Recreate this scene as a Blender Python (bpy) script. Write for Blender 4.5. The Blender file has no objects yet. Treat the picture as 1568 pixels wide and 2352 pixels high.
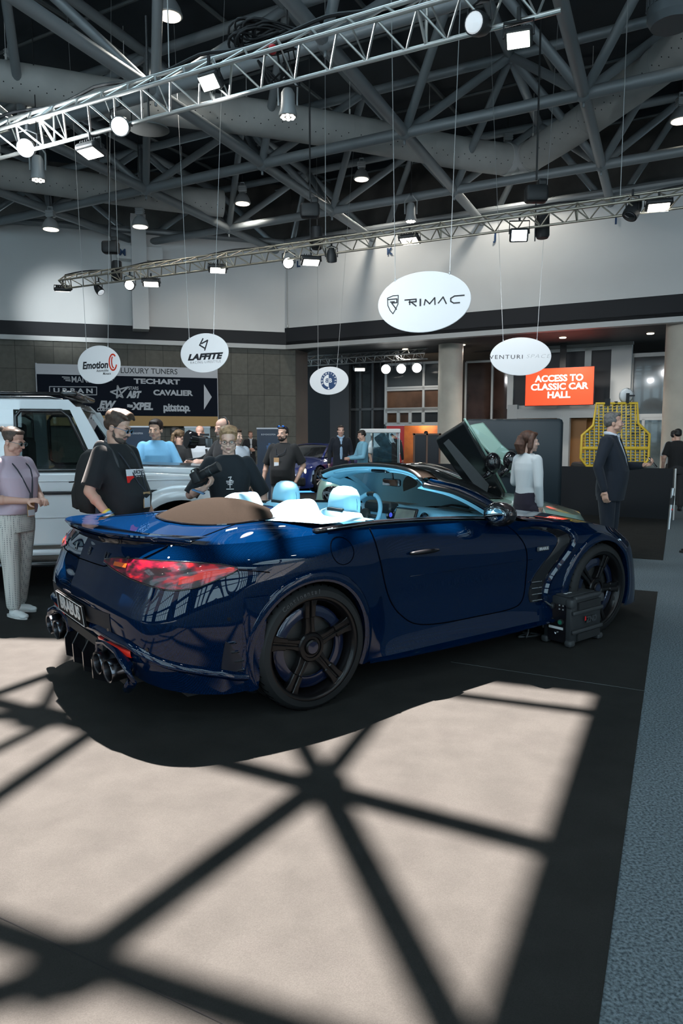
import bpy, bmesh, math, random
from mathutils import Vector as V, Matrix, noise
random.seed(7)
PI=math.pi
S=bpy.context.scene
COL=S.collection
# ------------------------------------------------------------------ camera
FPX=1650.0; PITCH=0.1036; CAMZ=1.53
cam=bpy.data.objects.new('camera',bpy.data.cameras.new('camera')); COL.objects.link(cam)
cam.location=(0,0,CAMZ); cam.rotation_euler=(PI/2-PITCH,0,0)
cam.data.sensor_fit='VERTICAL'; cam.data.sensor_height=36; cam.data.lens=36*FPX/2352
cam.data.clip_end=300; cam.data.clip_start=.05
S.camera=cam
# ------------------------------------------------------------------ view, world, sun
S.view_settings.view_transform='Standard'; S.view_settings.look='None'
S.view_settings.gamma=1; S.view_settings.exposure=0; S.view_settings.use_curve_mapping=False
S.cycles.use_denoising=True; S.cycles.max_bounces=7; S.cycles.diffuse_bounces=3; S.cycles.glossy_bounces=4
S.cycles.transmission_bounces=6; S.cycles.transparent_max_bounces=12
S.cycles.caustics_reflective=False; S.cycles.caustics_refractive=False; S.cycles.sample_clamp_indirect=6
W=bpy.data.worlds.new('sky'); S.world=W; W.use_nodes=True
bg=W.node_tree.nodes['Background']; bg.inputs[0].default_value=(.62,.90,1.06,1); bg.inputs[1].default_value=4.0
SUNV=V((.137,-.444,-1.0))          # the way the sunlight travels
sl=bpy.data.lights.new('sun','SUN'); sl.energy=64; sl.angle=.0093; sl.color=(1,.87,.79)
sun=bpy.data.objects.new('sun',sl); COL.objects.link(sun); sun.location=(-4,14,30)
sun.rotation_euler=SUNV.to_track_quat('-Z','Y').to_euler()
SX,SY=-SUNV.x/-SUNV.z,-SUNV.y/-SUNV.z   # metres travelled per metre of drop
# ------------------------------------------------------------------ helpers
def ray(u,v):
    d=V(((u-784)/FPX,1,-(v-1176)/FPX)); c,s=math.cos(PITCH),math.sin(PITCH)
    return V((d.x,c*d.y+s*d.z,-s*d.y+c*d.z))
O0=V((0,0,CAMZ))
def at(u,v,y): d=ray(u,v); return O0+d*(y/d.y)
def atz(u,v,z): d=ray(u,v); return O0+d*((z-CAMZ)/d.z)
def onplane(u,v,p,n): d=ray(u,v); return O0+d*((p-O0).dot(n)/d.dot(n))
MATS={}
def mat(name,col=(.5,.5,.5),rough=.5,metal=0,coat=0,emit=None,es=1,noise_amt=0,noise_scale=20,trans=0,ior=1.45,bump=0,bump_scale=200,spec=.5,col2=None,alpha=1,sheen=0):
    if name in MATS: return MATS[name]
    m=bpy.data.materials.new(name); m.use_nodes=True; nt=m.node_tree; b=nt.nodes['Principled BSDF']
    I=b.inputs
    I['Base Color'].default_value=(*col,1); I['Roughness'].default_value=rough; I['Metallic'].default_value=metal
    I['Coat Weight'].default_value=coat; I['Coat Roughness'].default_value=.02; I['IOR'].default_value=ior
    I['Transmission Weight'].default_value=trans; I['Specular IOR Level'].default_value=spec; I['Alpha'].default_value=alpha
    I['Sheen Weight'].default_value=sheen
    if emit: I['Emission Color'].default_value=(*emit,1); I['Emission Strength'].default_value=es
    if noise_amt or col2 or bump:
        tc=nt.nodes.new('ShaderNodeTexCoord')
    if noise_amt or col2:
        n=nt.nodes.new('ShaderNodeTexNoise'); n.inputs['Scale'].default_value=noise_scale; n.inputs['Detail'].default_value=5
        nt.links.new(tc.outputs['Object'],n.inputs['Vector'])
        r=nt.nodes.new('ShaderNodeValToRGB'); nt.links.new(n.outputs['Fac'],r.inputs['Fac'])
        if col2: c1,c2=col,col2
        else: c1=[c*(1-noise_amt) for c in col]; c2=[min(1,c*(1+noise_amt)) for c in col]
        r.color_ramp.elements[0].color=(*c1,1); r.color_ramp.elements[1].color=(*c2,1)
        r.color_ramp.elements[0].position=.35; r.color_ramp.elements[1].position=.65
        nt.links.new(r.outputs['Color'],I['Base Color'])
    if bump:
        n2=nt.nodes.new('ShaderNodeTexNoise'); n2.inputs['Scale'].default_value=bump_scale; n2.inputs['Detail'].default_value=3
        nt.links.new(tc.outputs['Object'],n2.inputs['Vector'])
        bp=nt.nodes.new('ShaderNodeBump'); bp.inputs['Strength'].default_value=bump; bp.inputs['Distance'].default_value=.005
        nt.links.new(n2.outputs['Fac'],bp.inputs['Height']); nt.links.new(bp.outputs['Normal'],I['Normal'])
    MATS[name]=m; return m
def tag(o,label=None,cat=None,group=None,kind=None):
    if label: o['label']=label
    if cat: o['category']=cat
    if group: o['group']=group
    if kind: o['kind']=kind
    return o
def empty(name,loc=(0,0,0),rz=0,label=None,cat=None,group=None,kind=None):
    o=bpy.data.objects.new(name,None); COL.objects.link(o); o.location=loc; o.rotation_euler=(0,0,rz); o.empty_display_size=.1
    return tag(o,label,cat,group,kind)
def link(me,name,m,parent=None,loc=None):
    o=bpy.data.objects.new(name,me); COL.objects.link(o)
    if m:
        for mm in (m if isinstance(m,(list,tuple)) else [m]): me.materials.append(mm)
    if parent: o.parent=parent
    if loc is not None: o.location=loc
    return o
def copy_tree(o,parent=None):
    c=o.copy(); COL.objects.link(c); c.parent=parent
    for ch in list(o.children): copy_tree(ch,c)
    return c
def frame(d,up=V((0,0,1))):
    d=V(d).normalized(); up=V(up)
    if abs(d.dot(up))>.98: up=V((0,1,0)) if abs(d.y)<.9 else V((1,0,0))
    s=d.cross(up).normalized(); return s,s.cross(d).normalized(),d     # side, up, dir
class MB:
    def __init__(s): s.v=[]; s.f=[]; s.mi=[]; s.cm=0; s.M=None
    def add(s,vs,fs):
        b=len(s.v)
        s.v+=[(s.M@V(p)) if s.M else V(p) for p in vs]; s.f+=[tuple(b+i for i in f) for f in fs]; s.mi+=[s.cm]*len(fs); return s
    def box(s,c,size,rz=0,R=None):
        c=V(c); x,y,z=[k/2 for k in size]
        R=R or Matrix.Rotation(rz,3,'Z')
        p=[c+R@V((a*x,b*y,d*z)) for d in(-1,1) for a,b in((-1,-1),(1,-1),(1,1),(-1,1))]
        return s.add(p,[(3,2,1,0),(4,5,6,7),(0,1,5,4),(1,2,6,5),(2,3,7,6),(3,0,4,7)])
    def rbox(s,c,size,r=.01,rz=0,R=None,n=3):      # box with rounded vertical edges and chamfered rims
        c=V(c); x,y,z=[k/2 for k in size]; R=R or Matrix.Rotation(rz,3,'Z'); r=min(r,x*.98,y*.98,z*.98)
        def ring(ins,zz):
            out=[]
            for qx,qy,a0 in((1,1,0),(-1,1,PI/2),(-1,-1,PI),(1,-1,1.5*PI)):
                for k in range(n+1):
                    a=a0+PI/2*k/n; rr=r-ins
                    out.append(c+R@V((qx*(x-r)+rr*math.cos(a),qy*(y-r)+rr*math.sin(a),zz)))
            return out
        rings=[ring(r*.95,-z),ring(r*.3,-z+r*.3),ring(0,-z+r),ring(0,z-r),ring(r*.3,z-r*.3),ring(r*.95,z)]
        return s.rings(rings,True,True)
    def rings(s,rings,cap0=True,cap1=True,closed=True):
        n=len(rings[0]); vs=[p for r in rings for p in r]; fs=[]
        m=n if closed else n-1
        for i in range(len(rings)-1):
            for j in range(m):
                k=(j+1)%n; fs.append((i*n+j,i*n+k,(i+1)*n+k,(i+1)*n+j))
        if cap0: fs.append(tuple(range(n-1,-1,-1)))
        if cap1: fs.append(tuple((len(rings)-1)*n+j for j in range(n)))
        return s.add(vs,fs)
    def grid(s,rows,flip=False):
        n=len(rows[0]); vs=[p for r in rows for p in r]; fs=[]
        for i in range(len(rows)-1):
            for j in range(n-1):
                q=(i*n+j,i*n+j+1,(i+1)*n+j+1,(i+1)*n+j); fs.append(q[::-1] if flip else q)
        return s.add(vs,fs)
    def tube(s,p0,p1,r,n=10,r1=None,cap=True):
        p0,p1=V(p0),V(p1); a,b,d=frame(p1-p0); r1=r if r1 is None else r1
        rg=[[p+(a*math.cos(2*PI*k/n)+b*math.sin(2*PI*k/n))*rr for k in range(n)] for p,rr in((p0,r),(p1,r1))]
        return s.rings(rg,cap,cap)
    def path(s,pts,r,n=8,up=V((0,0,1)),cap=True,closed=False,sy=1):
        pts=[V(p) for p in pts]; rg=[]; N=len(pts)
        for i,p in enumerate(pts):
            d=(pts[(i+1)%N]-pts[i-1]) if closed else pts[min(i+1,N-1)]-pts[max(i-1,0)]
            a,b,_=frame(d,up); rr=r[i] if isinstance(r,(list,tuple)) else r
            rg.append([p+(a*math.cos(2*PI*k/n)+b*math.sin(2*PI*k/n)*sy)*rr for k in range(n)])
        if closed: rg.append(rg[0]); cap=False
        return s.rings(rg,cap,cap)
    def lathe(s,prof,c=(0,0,0),axis=(0,0,1),n=24,up=V((0,0,1)),sc=(1,1),cap=True):   # prof: (radius, height along axis)
        c=V(c); a,b,d=frame(axis,up)
        rg=[[c+d*h+(a*math.cos(2*PI*k/n)*sc[0]+b*math.sin(2*PI*k/n)*sc[1])*r for k in range(n)] for r,h in prof]
        return s.rings(rg,cap and prof[0][0]>1e-5,cap and prof[-1][0]>1e-5)
    def ell(s,c,r,n=16,m=10,R=None):
        c=V(c); R=R or Matrix.Identity(3); rg=[]
        for i in range(m+1):
            t=-PI/2+PI*i/m; q=max(math.cos(t),.02)
            rg.append([c+R@V((r[0]*q*math.cos(2*PI*k/n),r[1]*q*math.sin(2*PI*k/n),r[2]*math.sin(t))) for k in range(n)])
        return s.rings(rg)
    def prism(s,poly,ext):      # planar polygon (3D points) extruded by vector ext
        poly=[V(p) for p in poly]; e=V(ext); return s.rings([poly,[p+e for p in poly]])
    def build(s,name,m,parent=None,smooth=False,loc=None,ang=None):
        me=bpy.data.meshes.new(name); me.from_pydata([tuple(p) for p in s.v],[],s.f)
        if any(s.mi): me.polygons.foreach_set('material_index',s.mi)
        bm=bmesh.new(); bm.from_mesh(me); bmesh.ops.recalc_face_normals(bm,faces=bm.faces); bm.to_mesh(me); bm.free()
        if smooth:
            me.polygons.foreach_set('use_smooth',[True]*len(me.polygons))
            if ang: me.set_sharp_from_angle(angle=math.radians(ang))
        me.update()
        return link(me,name,m,parent,loc)
def text(s,size,name,m,parent=None,M=None,ext=.002,off=0,shear=0,space=1,align='CENTER',width=None):
    cu=bpy.data.curves.new(name,'FONT'); cu.body=s; cu.size=size; cu.extrude=ext; cu.offset=off; cu.shear=shear
    cu.space_character=space; cu.align_x=align; cu.align_y='CENTER'; cu.resolution_u=3
    o=bpy.data.objects.new(name,cu); COL.objects.link(o)
    bpy.context.view_layer.update()
    me=bpy.data.meshes.new_from_object(o.evaluated_get(bpy.context.evaluated_depsgraph_get()))
    bpy.data.objects.remove(o); bpy.data.curves.remove(cu)
    if width:
        xs=[v.co.x for v in me.vertices]; k=width/(max(xs)-min(xs)); me.transform(Matrix.Diagonal((k,1,1,1)))
    if M is not None: me.transform(M)
    me.materials.clear()
    return link(me,name,m,parent)
def facing(p,n,up=V((0,0,1))):      # local x right, y up, z towards the viewer
    n=V(n).normalized(); x=up.cross(n).normalized(); y=n.cross(x)
    return Matrix(((x.x,y.x,n.x,p[0]),(x.y,y.y,n.y,p[1]),(x.z,y.z,n.z,p[2]),(0,0,0,1)))
def lerp(a,b,t): return a+(b-a)*t
def cat(P,t):       # Catmull-Rom through the rows of P at t in index units
    n=len(P); i=max(0,min(int(math.floor(t)),n-2)); f=t-i
    p1,p2=P[i],P[i+1]
    p0=P[i-1] if i>0 else [2*a-b for a,b in zip(p1,p2)]
    p3=P[i+2] if i+2<n else [2*b-a for a,b in zip(p1,p2)]
    return [b+.5*f*(c-a+f*(2*a-5*b+4*c-d+f*(3*(b-c)+d-a))) for a,b,c,d in zip(p0,p1,p2,p3)]
def curve(P,n): return [V(cat(P,(len(P)-1)*i/(n-1))) for i in range(n)]
def interp(xs,ys,x):
    if x<=xs[0]: return ys[0]
    for i in range(len(xs)-1):
        if x<=xs[i+1]: return lerp(ys[i],ys[i+1],(x-xs[i])/(xs[i+1]-xs[i]))
    return ys[-1]
def smooth01(t): t=max(0,min(1,t)); return t*t*(3-2*t)
def thin_glass(name,tint,refl=.9):      # a thin pane: lets light straight through, mirrors by its angle
    m=bpy.data.materials.new(name); m.use_nodes=True; nt=m.node_tree; nt.nodes.remove(nt.nodes['Principled BSDF'])
    t=nt.nodes.new('ShaderNodeBsdfTransparent'); t.inputs[0].default_value=(*tint,1)
    g=nt.nodes.new('ShaderNodeBsdfGlossy'); g.inputs['Roughness'].default_value=.01; g.inputs['Color'].default_value=(refl,refl,refl,1)
    f=nt.nodes.new('ShaderNodeFresnel'); f.inputs[0].default_value=1.45; x=nt.nodes.new('ShaderNodeMixShader')
    nt.links.new(f.outputs[0],x.inputs[0]); nt.links.new(t.outputs[0],x.inputs[1]); nt.links.new(g.outputs[0],x.inputs[2])
    nt.links.new(x.outputs[0],nt.nodes['Material Output'].inputs[0]); MATS[name]=m; return m
BLACK=mat('black_matte',(.012,.013,.015),.6)
BLACKG=mat('black_gloss',(.008,.008,.01),.12,coat=.6)
CHROME=mat('chrome',(.75,.76,.78),.12,1)
STEEL=mat('brushed_steel',(.55,.56,.57),.32,1)
ALU=mat('aluminium',(.62,.62,.60),.34,.9)
# ================================================================== the hall
D1=V((.876,-.482,0)); D2=V((.482,.876,0))       # the two directions of the roof grid
CORN=V((-2.1,28,0))                              # where the two long walls meet
DL=V((-.956,-.293,0)); DR=V((.876,-.482,0))
NL=V((.293,-.956,0)); NR=V((-.482,-.876,0))      # wall normals, into the hall
def wl(u,v,off=0): return onplane(u,v,CORN+NL*off,NL)
def wr(u,v,off=0): return onplane(u,v,CORN+NR*off,NR)
M_grey=mat('grey_carpet',(.045,.062,.072),.95,col2=(.19,.235,.26),noise_scale=95,bump=.6,bump_scale=150)
M_stand=mat('dark_stand_carpet',(.0252,.0250,.0238),.9,noise_amt=.10,noise_scale=5,bump=.35,bump_scale=420,spec=.15)
# fine fibre speckle on top of the slow mottling
nt=M_stand.node_tree; ramp=[n for n in nt.nodes if n.type=='VALTORGB'][0]; tcn=[n for n in nt.nodes if n.type=='TEX_COORD'][0]
nz=nt.nodes.new('ShaderNodeTexNoise'); nz.inputs['Scale'].default_value=260; nz.inputs['Detail'].default_value=2
mx=nt.nodes.new('ShaderNodeMixRGB'); mx.blend_type='OVERLAY'; mx.inputs[0].default_value=.35
nt.links.new(tcn.outputs['Object'],nz.inputs['Vector']); nt.links.new(ramp.outputs['Color'],mx.inputs[1]); nt.links.new(nz.outputs['Fac'],mx.inputs[2])
nt.links.new(mx.outputs[0],nt.nodes['Principled BSDF'].inputs['Base Color'])
M_white=mat('white_plaster',(.66,.67,.67),.85,noise_amt=.03,noise_scale=.6)
M_fascia=mat('black_fascia',(.010,.012,.016),.7)
M_trim=mat('pale_metal_trim',(.42,.43,.43),.5,.2)
M_conc=mat('brown_concrete',(.055,.05,.046),.9,noise_amt=.25,noise_scale=1.2)
M_roof=mat('dark_roof_sheet',(.010,.016,.022),.75,noise_amt=.2,noise_scale=.8)
M_frame=mat('grey_window_frame',(.40,.41,.41),.5,.2)
M_glassd=mat('dark_glass',(.02,.022,.025),.06,coat=.4,noise_amt=.3,noise_scale=.5)
M_col=mat('beige_column',(.58,.53,.45),.85,noise_amt=.06,noise_scale=2)
def stone():
    m=mat('stone_tiles',(.1,.1,.09),.7); nt=m.node_tree; b=nt.nodes['Principled BSDF']
    tc=nt.nodes.new('ShaderNodeTexCoord'); mp=nt.nodes.new('ShaderNodeMapping'); mp.inputs['Rotation'].default_value=(PI/2,0,0)
    br=nt.nodes.new('ShaderNodeTexBrick'); br.offset=0; br.inputs['Scale'].default_value=1; br.inputs['Mortar Size'].default_value=.008
    br.inputs['Brick Width'].default_value=.62; br.inputs['Row Height'].default_value=.78
    br.inputs['Color1'].default_value=(.110,.108,.092,1); br.inputs['Color2'].default_value=(.145,.142,.122,1); br.inputs['Mortar'].default_value=(.03,.03,.028,1)
    nz=nt.nodes.new('ShaderNodeTexNoise'); nz.inputs['Scale'].default_value=6; nz.inputs['Detail'].default_value=6
    mx=nt.nodes.new('ShaderNodeMixRGB'); mx.blend_type='MULTIPLY'; mx.inputs[0].default_value=.5
    nt.links.new(tc.outputs['Object'],mp.inputs['Vector']); nt.links.new(mp.outputs[0],br.inputs['Vector']); nt.links.new(tc.outputs['Object'],nz.inputs['Vector'])
    nt.links.new(br.outputs['Color'],mx.inputs[1]); nt.links.new(nz.outputs['Fac'],mx.inputs[2]); nt.links.new(mx.outputs[0],b.inputs['Base Color'])
    return m
M_stone=stone()
def struct(o): o['kind']='structure'; return o
fl=MB(); fl.add([(-40,-22,0),(40,-22,0),(40,48,0),(-40,48,0)],[(0,1,2,3)]); struct(fl.build('floor',M_grey))
# dark stand carpets laid on the grey one
def slab(name,pts,h,m,label,cat_):
    b=MB(); b.prism([V((p[0],p[1],.001)) for p in pts],(0,0,h)); return tag(b.build(name,m),label,cat_)
e1=V((.906,-.423,0)); e2=V((.423,.906,0)); kc=atz(1510,1360,0)
slab('stand_carpet',[kc,kc-e1*14,kc-e1*14-e2*14,kc-e2*14],.004,M_stand,'dark brown-black stand carpet with sun patches under the navy convertible','carpet')
kd=atz(1522,1287,0)
slab('stand_carpet',[kd,kd-e1*5.2,kd-e1*5.2+e2*6.3,kd+e2*6.3],.004,M_stand,'dark stand carpet under the pale green car, ending at the black partition','carpet')
ke=kc-e1*5.6+e2*1.2
slab('stand_carpet',[ke,ke-e1*12,ke-e1*12+e2*11,ke+e2*11],.003,mat('charcoal_carpet',(.016,.016,.017),.95,noise_amt=.12,noise_scale=6),'charcoal carpet under the white off-roader and the blue coupe','carpet')
# carpet seams
def seam(p,q,m,label,r=.0022):
    b=MB(); b.path([V((*lerp(p,q,t/8).to_2d(),.0055+.0006*math.sin(t*2.1))) for t in range(9)],r,6,sy=.4); return tag(b.build('carpet_seam',m),label,'seam')
M_seamd=mat('seam_dark',(.006,.006,.007),.9); M_seaml=mat('seam_pale',(.16,.18,.19),.9)
seam(atz(-60,2082,0),atz(560,2378,0),M_seamd,'dark carpet seam crossing the sunlit foreground at lower left','seam') if False else seam(atz(-60,2082,0),atz(560,2378,0),M_seamd,'dark carpet seam crossing the sunlit foreground at lower left',.0028)
seam(atz(1035,1522,0),atz(1481,1589,0),M_seaml,'pale thin carpet seam in the shade beside the black power box',.0016)
# ---- left wall: stone below, fascia and trim, white band above
Zt0,Zt1,Zw0=5.05,5.28,5.50
def panel(name,o,d,n,s0,s1,z0,z1,th,m,off=0):
    # local frame so object-space textures line up with the wall
    L=s1-s0; b=MB(); b.box((L/2,th/2,(z1-z0)/2),(L,th,z1-z0))
    ob=b.build(name,m); p=o+d*s0+n*off
    ob.matrix_world=Matrix(((d.x,-n.x,0,p.x),(d.y,-n.y,0,p.y),(0,0,1,z0),(0,0,0,1))); return struct(ob)
panel('wall_left',CORN,DL,NL,-.35,19,0,5.0,.4,M_stone)
panel('trim_1',CORN,DL,NL,-.3,19,4.86,5.02,.3,M_trim,.16)
panel('trim_2',CORN,DL,NL,-.3,19,5.02,5.50,.3,M_fascia,.10)
panel('wall_left_upper',CORN,DL,NL,0,19,5.50,8.75,.4,M_white,.06)
panel('wall_left_top',CORN,DL,NL,-2,19,8.75,12.2,.4,M_conc,-1.2)
panel('trim_3',CORN,DR,NR,-.2,21,4.86,5.02,.3,M_trim,.16)
panel('trim_4',CORN,DR,NR,-.2,21,5.02,5.66,.3,M_fascia,.10)
panel('wall_right_upper',CORN,DR,NR,0,21,5.66,8.75,.4,M_white,.06)
panel('wall_right_top',CORN,DR,NR,-2,21,8.75,12.2,.4,M_conc,-1.2)
pw=[CORN+DL*19+NL*-.6,CORN+DR*21+NR*-.6]
# grey edge pipe along the top of the white band, and the white box that juts from it
for nm,d,n,L in(('trim_5',DL,NL,19),('trim_6',DR,NR,21)):
    b=MB(); p=CORN+n*.22; b.tube(p+V((0,0,8.78)),p+d*L+V((0,0,8.78)),.11,10); struct(b.build(nm,mat('frame_steel',(.22,.245,.26),.45,.25)))
# side closures far outside the frame, the hall stays open towards the glazed front behind the camera
b=MB(); q=pw[0]; b.box((q.x-.2,q.y-12,6),(.3,26,12)); struct(b.build('wall_side_left',M_white))
b=MB(); q=pw[1]; b.box((q.x+1,q.y-14,6),(.3,30,12)); struct(b.build('wall_side_right',M_white))
# ---- lobby under the right-hand fascia
LB=-5.2                                    # lobby back wall lies this far behind the hall wall
def lb(u,v,off=0): return wr(u,v,LB+off)
def s_of(p): return (p-CORN).dot(DR)
b=MB(); p=CORN+NR*.1
b.prism([p+DR*-6+V((0,0,5.0)),p+DR*21+V((0,0,5.0)),p+DR*21+NR*-9+V((0,0,5.0)),p+DR*-6+NR*-9+V((0,0,5.0))],(0,0,.15)); struct(b.build('ceiling_lobby',mat('dark_soffit',(.03,.033,.036),.6,noise_amt=.2,noise_scale=3)))
panel('wall_lobby',CORN,DR,NR,-3,24,0,5,.3,mat('dark_lobby_wall',(.022,.022,.024),.8),LB-3.0)
# beige end wall and the dark corridor mouth
def quadwall(name,u0,u1,off0,off1,m,z0=0,z1=5.0):
    p=wr(u0,1004,off0); q=wr(u1,1004,off1); p.z=q.z=z0; n=(q-p).cross(V((0,0,1))).normalized()*.12
    b=MB(); b.prism([p,q,q+V((0,0,z1-z0)),p+V((0,0,z1-z0))],n); return struct(b.build(name,m))
quadwall('wall_return',657,701,-.35,-2.2,mat('beige_plaster',(.24,.20,.18),.85,noise_amt=.05,noise_scale=1))
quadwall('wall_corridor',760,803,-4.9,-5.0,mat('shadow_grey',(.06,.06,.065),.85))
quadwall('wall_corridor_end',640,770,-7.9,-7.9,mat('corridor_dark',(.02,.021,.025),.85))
# glazing of the lobby: frames (members given in photo columns and rows on the lobby plane)
def frame_unit(name,u0,u1,v0,v1,cols,rows,off,mf,w=.07,panes=None,depth=.12):
    """a framed glazed wall between two columns; cols / rows are inner member positions"""
    A=lb(u0,v0,off); 
    s0,s1=s_of(lb(u0,1004,off)),s_of(lb(u1,1004,off))
    def sp(u): return s_of(lb(u,1004,off))
    um=(u0+u1)/2; zz=lambda v: lb(um,v,off).z
    base=CORN+NR*(LB+off)
    fb=MB()
    def mem(sa,sb,za,zb):
        c=base+DR*((sa+sb)/2); ang=math.atan2(DR.y,DR.x)
        fb.box((c.x,c.y,(za+zb)/2),(abs(sb-sa),depth,abs(zb-za)),ang)
    zt,zb=zz(v0),zz(v1)
    xs=[s0]+[sp(c) for c in cols]+[s1]; zs=[zt]+[zz(r) for r in rows]+[zb]
    for x in xs: mem(x-w/2,x+w/2,zb,zt)
    for z in zs: mem(xs[0],xs[-1],z-w/2,z+w/2)
    root=fb.build(name,mf); struct(root)
    for i in range(len(xs)-1):
        for j in range(len(zs)-1):
            m=panes(i,j) if panes else M_glassd
            if m is None: continue
            g=MB(); c=base+DR*((xs[i]+xs[i+1])/2)-NR*.02; ang=math.atan2(DR.y,DR.x)
            g.box((c.x,c.y,(zs[j]+zs[j+1])/2),(abs(xs[i+1]-xs[i])-w,.02,abs(zs[j]-zs[j+1])-w),ang)
            g.build('pane',m,root)
    return root
M_brown=mat('warm_brown_glass',(.10,.055,.035),.10,coat=.4,noise_amt=.5,noise_scale=.7)
M_blueg=mat('grey_glass',(.05,.058,.062),.08,coat=.4,noise_amt=.25,noise_scale=.4)
M_orange=mat('orange_door_leaf',(.50,.20,.05),.6,noise_amt=.08,noise_scale=1)
M_orangei=mat('orange_room',(.42,.14,.04),.7,col2=(.20,.06,.02),noise_scale=1.5)
frame_unit('window_1',803,886,832,1070,[828,856],[940],.0,mat('dark_frame',(.06,.062,.066),.5),.10)
frame_unit('window_2',886,1012,835,945,[972],[890,894,940],.3,M_frame,.10,lambda i,j:[M_blueg,None,M_brown,M_brown][j])
frame_unit('window_3',886,1012,940,974,[915,942,972],[],.3,M_frame,.14,lambda i,j:M_brown if i<2 else M_glassd)
frame_unit('window_4',1068,1166,830,975,[1128],[],-.2,M_frame,.08,lambda i,j:mat('brown_black_glass',(.035,.018,.014),.08,coat=.4,noise_amt=.5,noise_scale=.8))
frame_unit('window_5',1170,1414,802,937,[1345],[],-.1,mat('white_window_frame',(.62,.62,.61),.5),.24,lambda i,j:mat('slate_panel',(.022,.024,.03),.5),.2)
frame_unit('window_6',1444,1530,815,955,[],[],-.2,M_frame,.14,lambda i,j:M_blueg)
frame_unit('window_7',1444,1530,962,1110,[1476],[],-.2,M_frame,.10,lambda i,j:mat('pale_lit_glass',(.16,.19,.19),.1,coat=.4,col2=(.04,.055,.06),noise_scale=.9))
# door openings
def doorbox(name,u0,u1,v0,off,m,th=.1,z1=None):
    s0,s1=s_of(lb(u0,1004,off)),s_of(lb(u1,1004,off)); z=z1 or lb((u0+u1)/2,v0,off).z
    c=CORN+NR*(LB+off)+DR*((s0+s1)/2); b=MB(); b.box((c.x,c.y,z/2),(abs(s1-s0),th,z),math.atan2(DR.y,DR.x)); return struct(b.build(name,m))
doorbox('door_1',1192,1290,961,-.5,M_orange)
doorbox('door_2',1298,1346,961,-.4,mat('orange_door_frame',(.36,.16,.05),.5))
doorbox('door_3',1346,1404,961,-.9,M_orange)
doorbox('door_4',926,1010,972,-1.6,M_orangei)
for k,(u0,u1) in enumerate(((1166,1188),(1280,1308),(1398,1444))): doorbox('column_jamb_%d'%k if 0 else 'trim_%d'%(7+k),u0,u1,930 if k<2 else 790,.1,M_frame,.3)
doorbox('trim_10',1166,1444,936,.12,M_frame,.25).scale=(1,1,1)
o=bpy.data.objects['trim_10']; me=o.data
zt=lb(1300,938,.12).z; zb=lb(1300,960,.12).z
for v in me.vertices: v.co.z=zt if v.co.z>.5 else zb
b=MB(); p=lb(1160,790,.3); c0=CORN+NR*(LB+.3); s0,s1=s_of(lb(1160,1004,.3)),s_of(lb(1446,1004,.3)); z=lb(1300,800,.3).z
c=c0+DR*((s0+s1)/2); b.box((c.x,c.y,(z+5)/2),(s1-s0,.2,5-z),math.atan2(DR.y,DR.x)); struct(b.build('wall_lobby_head',mat('grey_plaster',(.22,.225,.225),.8)))
# round columns
for nm,u,wpx,off in(('column_1',1032,55,-2.6),('column_2',1568,92,-.9)):
    p=wr(u,1004,off); r=wpx/2*p.y/FPX; b=MB(); b.lathe([(r,0),(r,5.0)],(p.x,p.y,0),n=40); struct(b.build(nm,M_col,smooth=True,ang=40))
# white service box and letters on the upper walls
b=MB(); p=wl(322,700,.45); b.box((p.x,p.y,6.15),(.55,.7,1.7),math.atan2(DL.y,DL.x)); b.box((p.x,p.y,7.9),(.5,.6,2.6),math.atan2(DL.y,DL.x)); struct(b.build('trim_11',M_white))
b=MB(); p=wl(321,584,.35); b.box((p.x,p.y,p.z),(1.55,.4,.45),math.atan2(DL.y,DL.x)); struct(b.build('trim_12',M_white))
M_letter=mat('blue_letter',(.015,.05,.13),.6)
for s_,u,v,f,n,off in(('M',281,580,wl,NL,.62),('L',685,607,wr,NR,.1),('K',894,578,wr,NR,.1),('J',1137,545,wr,NR,.1),('I',1414,507,wr,NR,.1)):
    p=f(u,v,off); t=text(s_,.30,'bay_letter',M_letter,None,facing(p,n),.01,.012); tag(t,'dark blue bay letter %s on the white upper wall'%s_,'letter','bay letters on the upper wall')
b=MB(); p=wr(660,760,.12); b.tube((p.x,p.y,5.75),(p.x,p.y,8.2),.02,8); b.rbox((p.x,p.y,5.72),(.09,.06,.12),.02); tag(b.build('conduit',M_trim),'thin grey conduit running down the white wall at the corner','conduit')
# ---- roof sheet with its openings
ROOFZ=11.3
def up_(p,z): return V((p[0]+SX*z,p[1]+SY*z,z))       # point at height z whose sun shadow falls on floor point p
tr=(1.60,4.19); tl=(-3.6,6.10); br=(-.05,.70); bl=(-6.2,3.2)
hole=[up_(p,ROOFZ) for p in(bl,br,tr,tl)]
cx_=sum((h for h in hole),V((0,0,0)))/4
outer=[V((-26,-10,ROOFZ)),V((26,-10,ROOFZ)),V((26,44,ROOFZ)),V((-26,44,ROOFZ))]
rb=MB()
def ringplane(hole,outer):
    vs=hole+outer; rb.add(vs,[(i,(i+1)%4,4+(i+1)%4,4+i) for i in range(4)])
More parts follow.
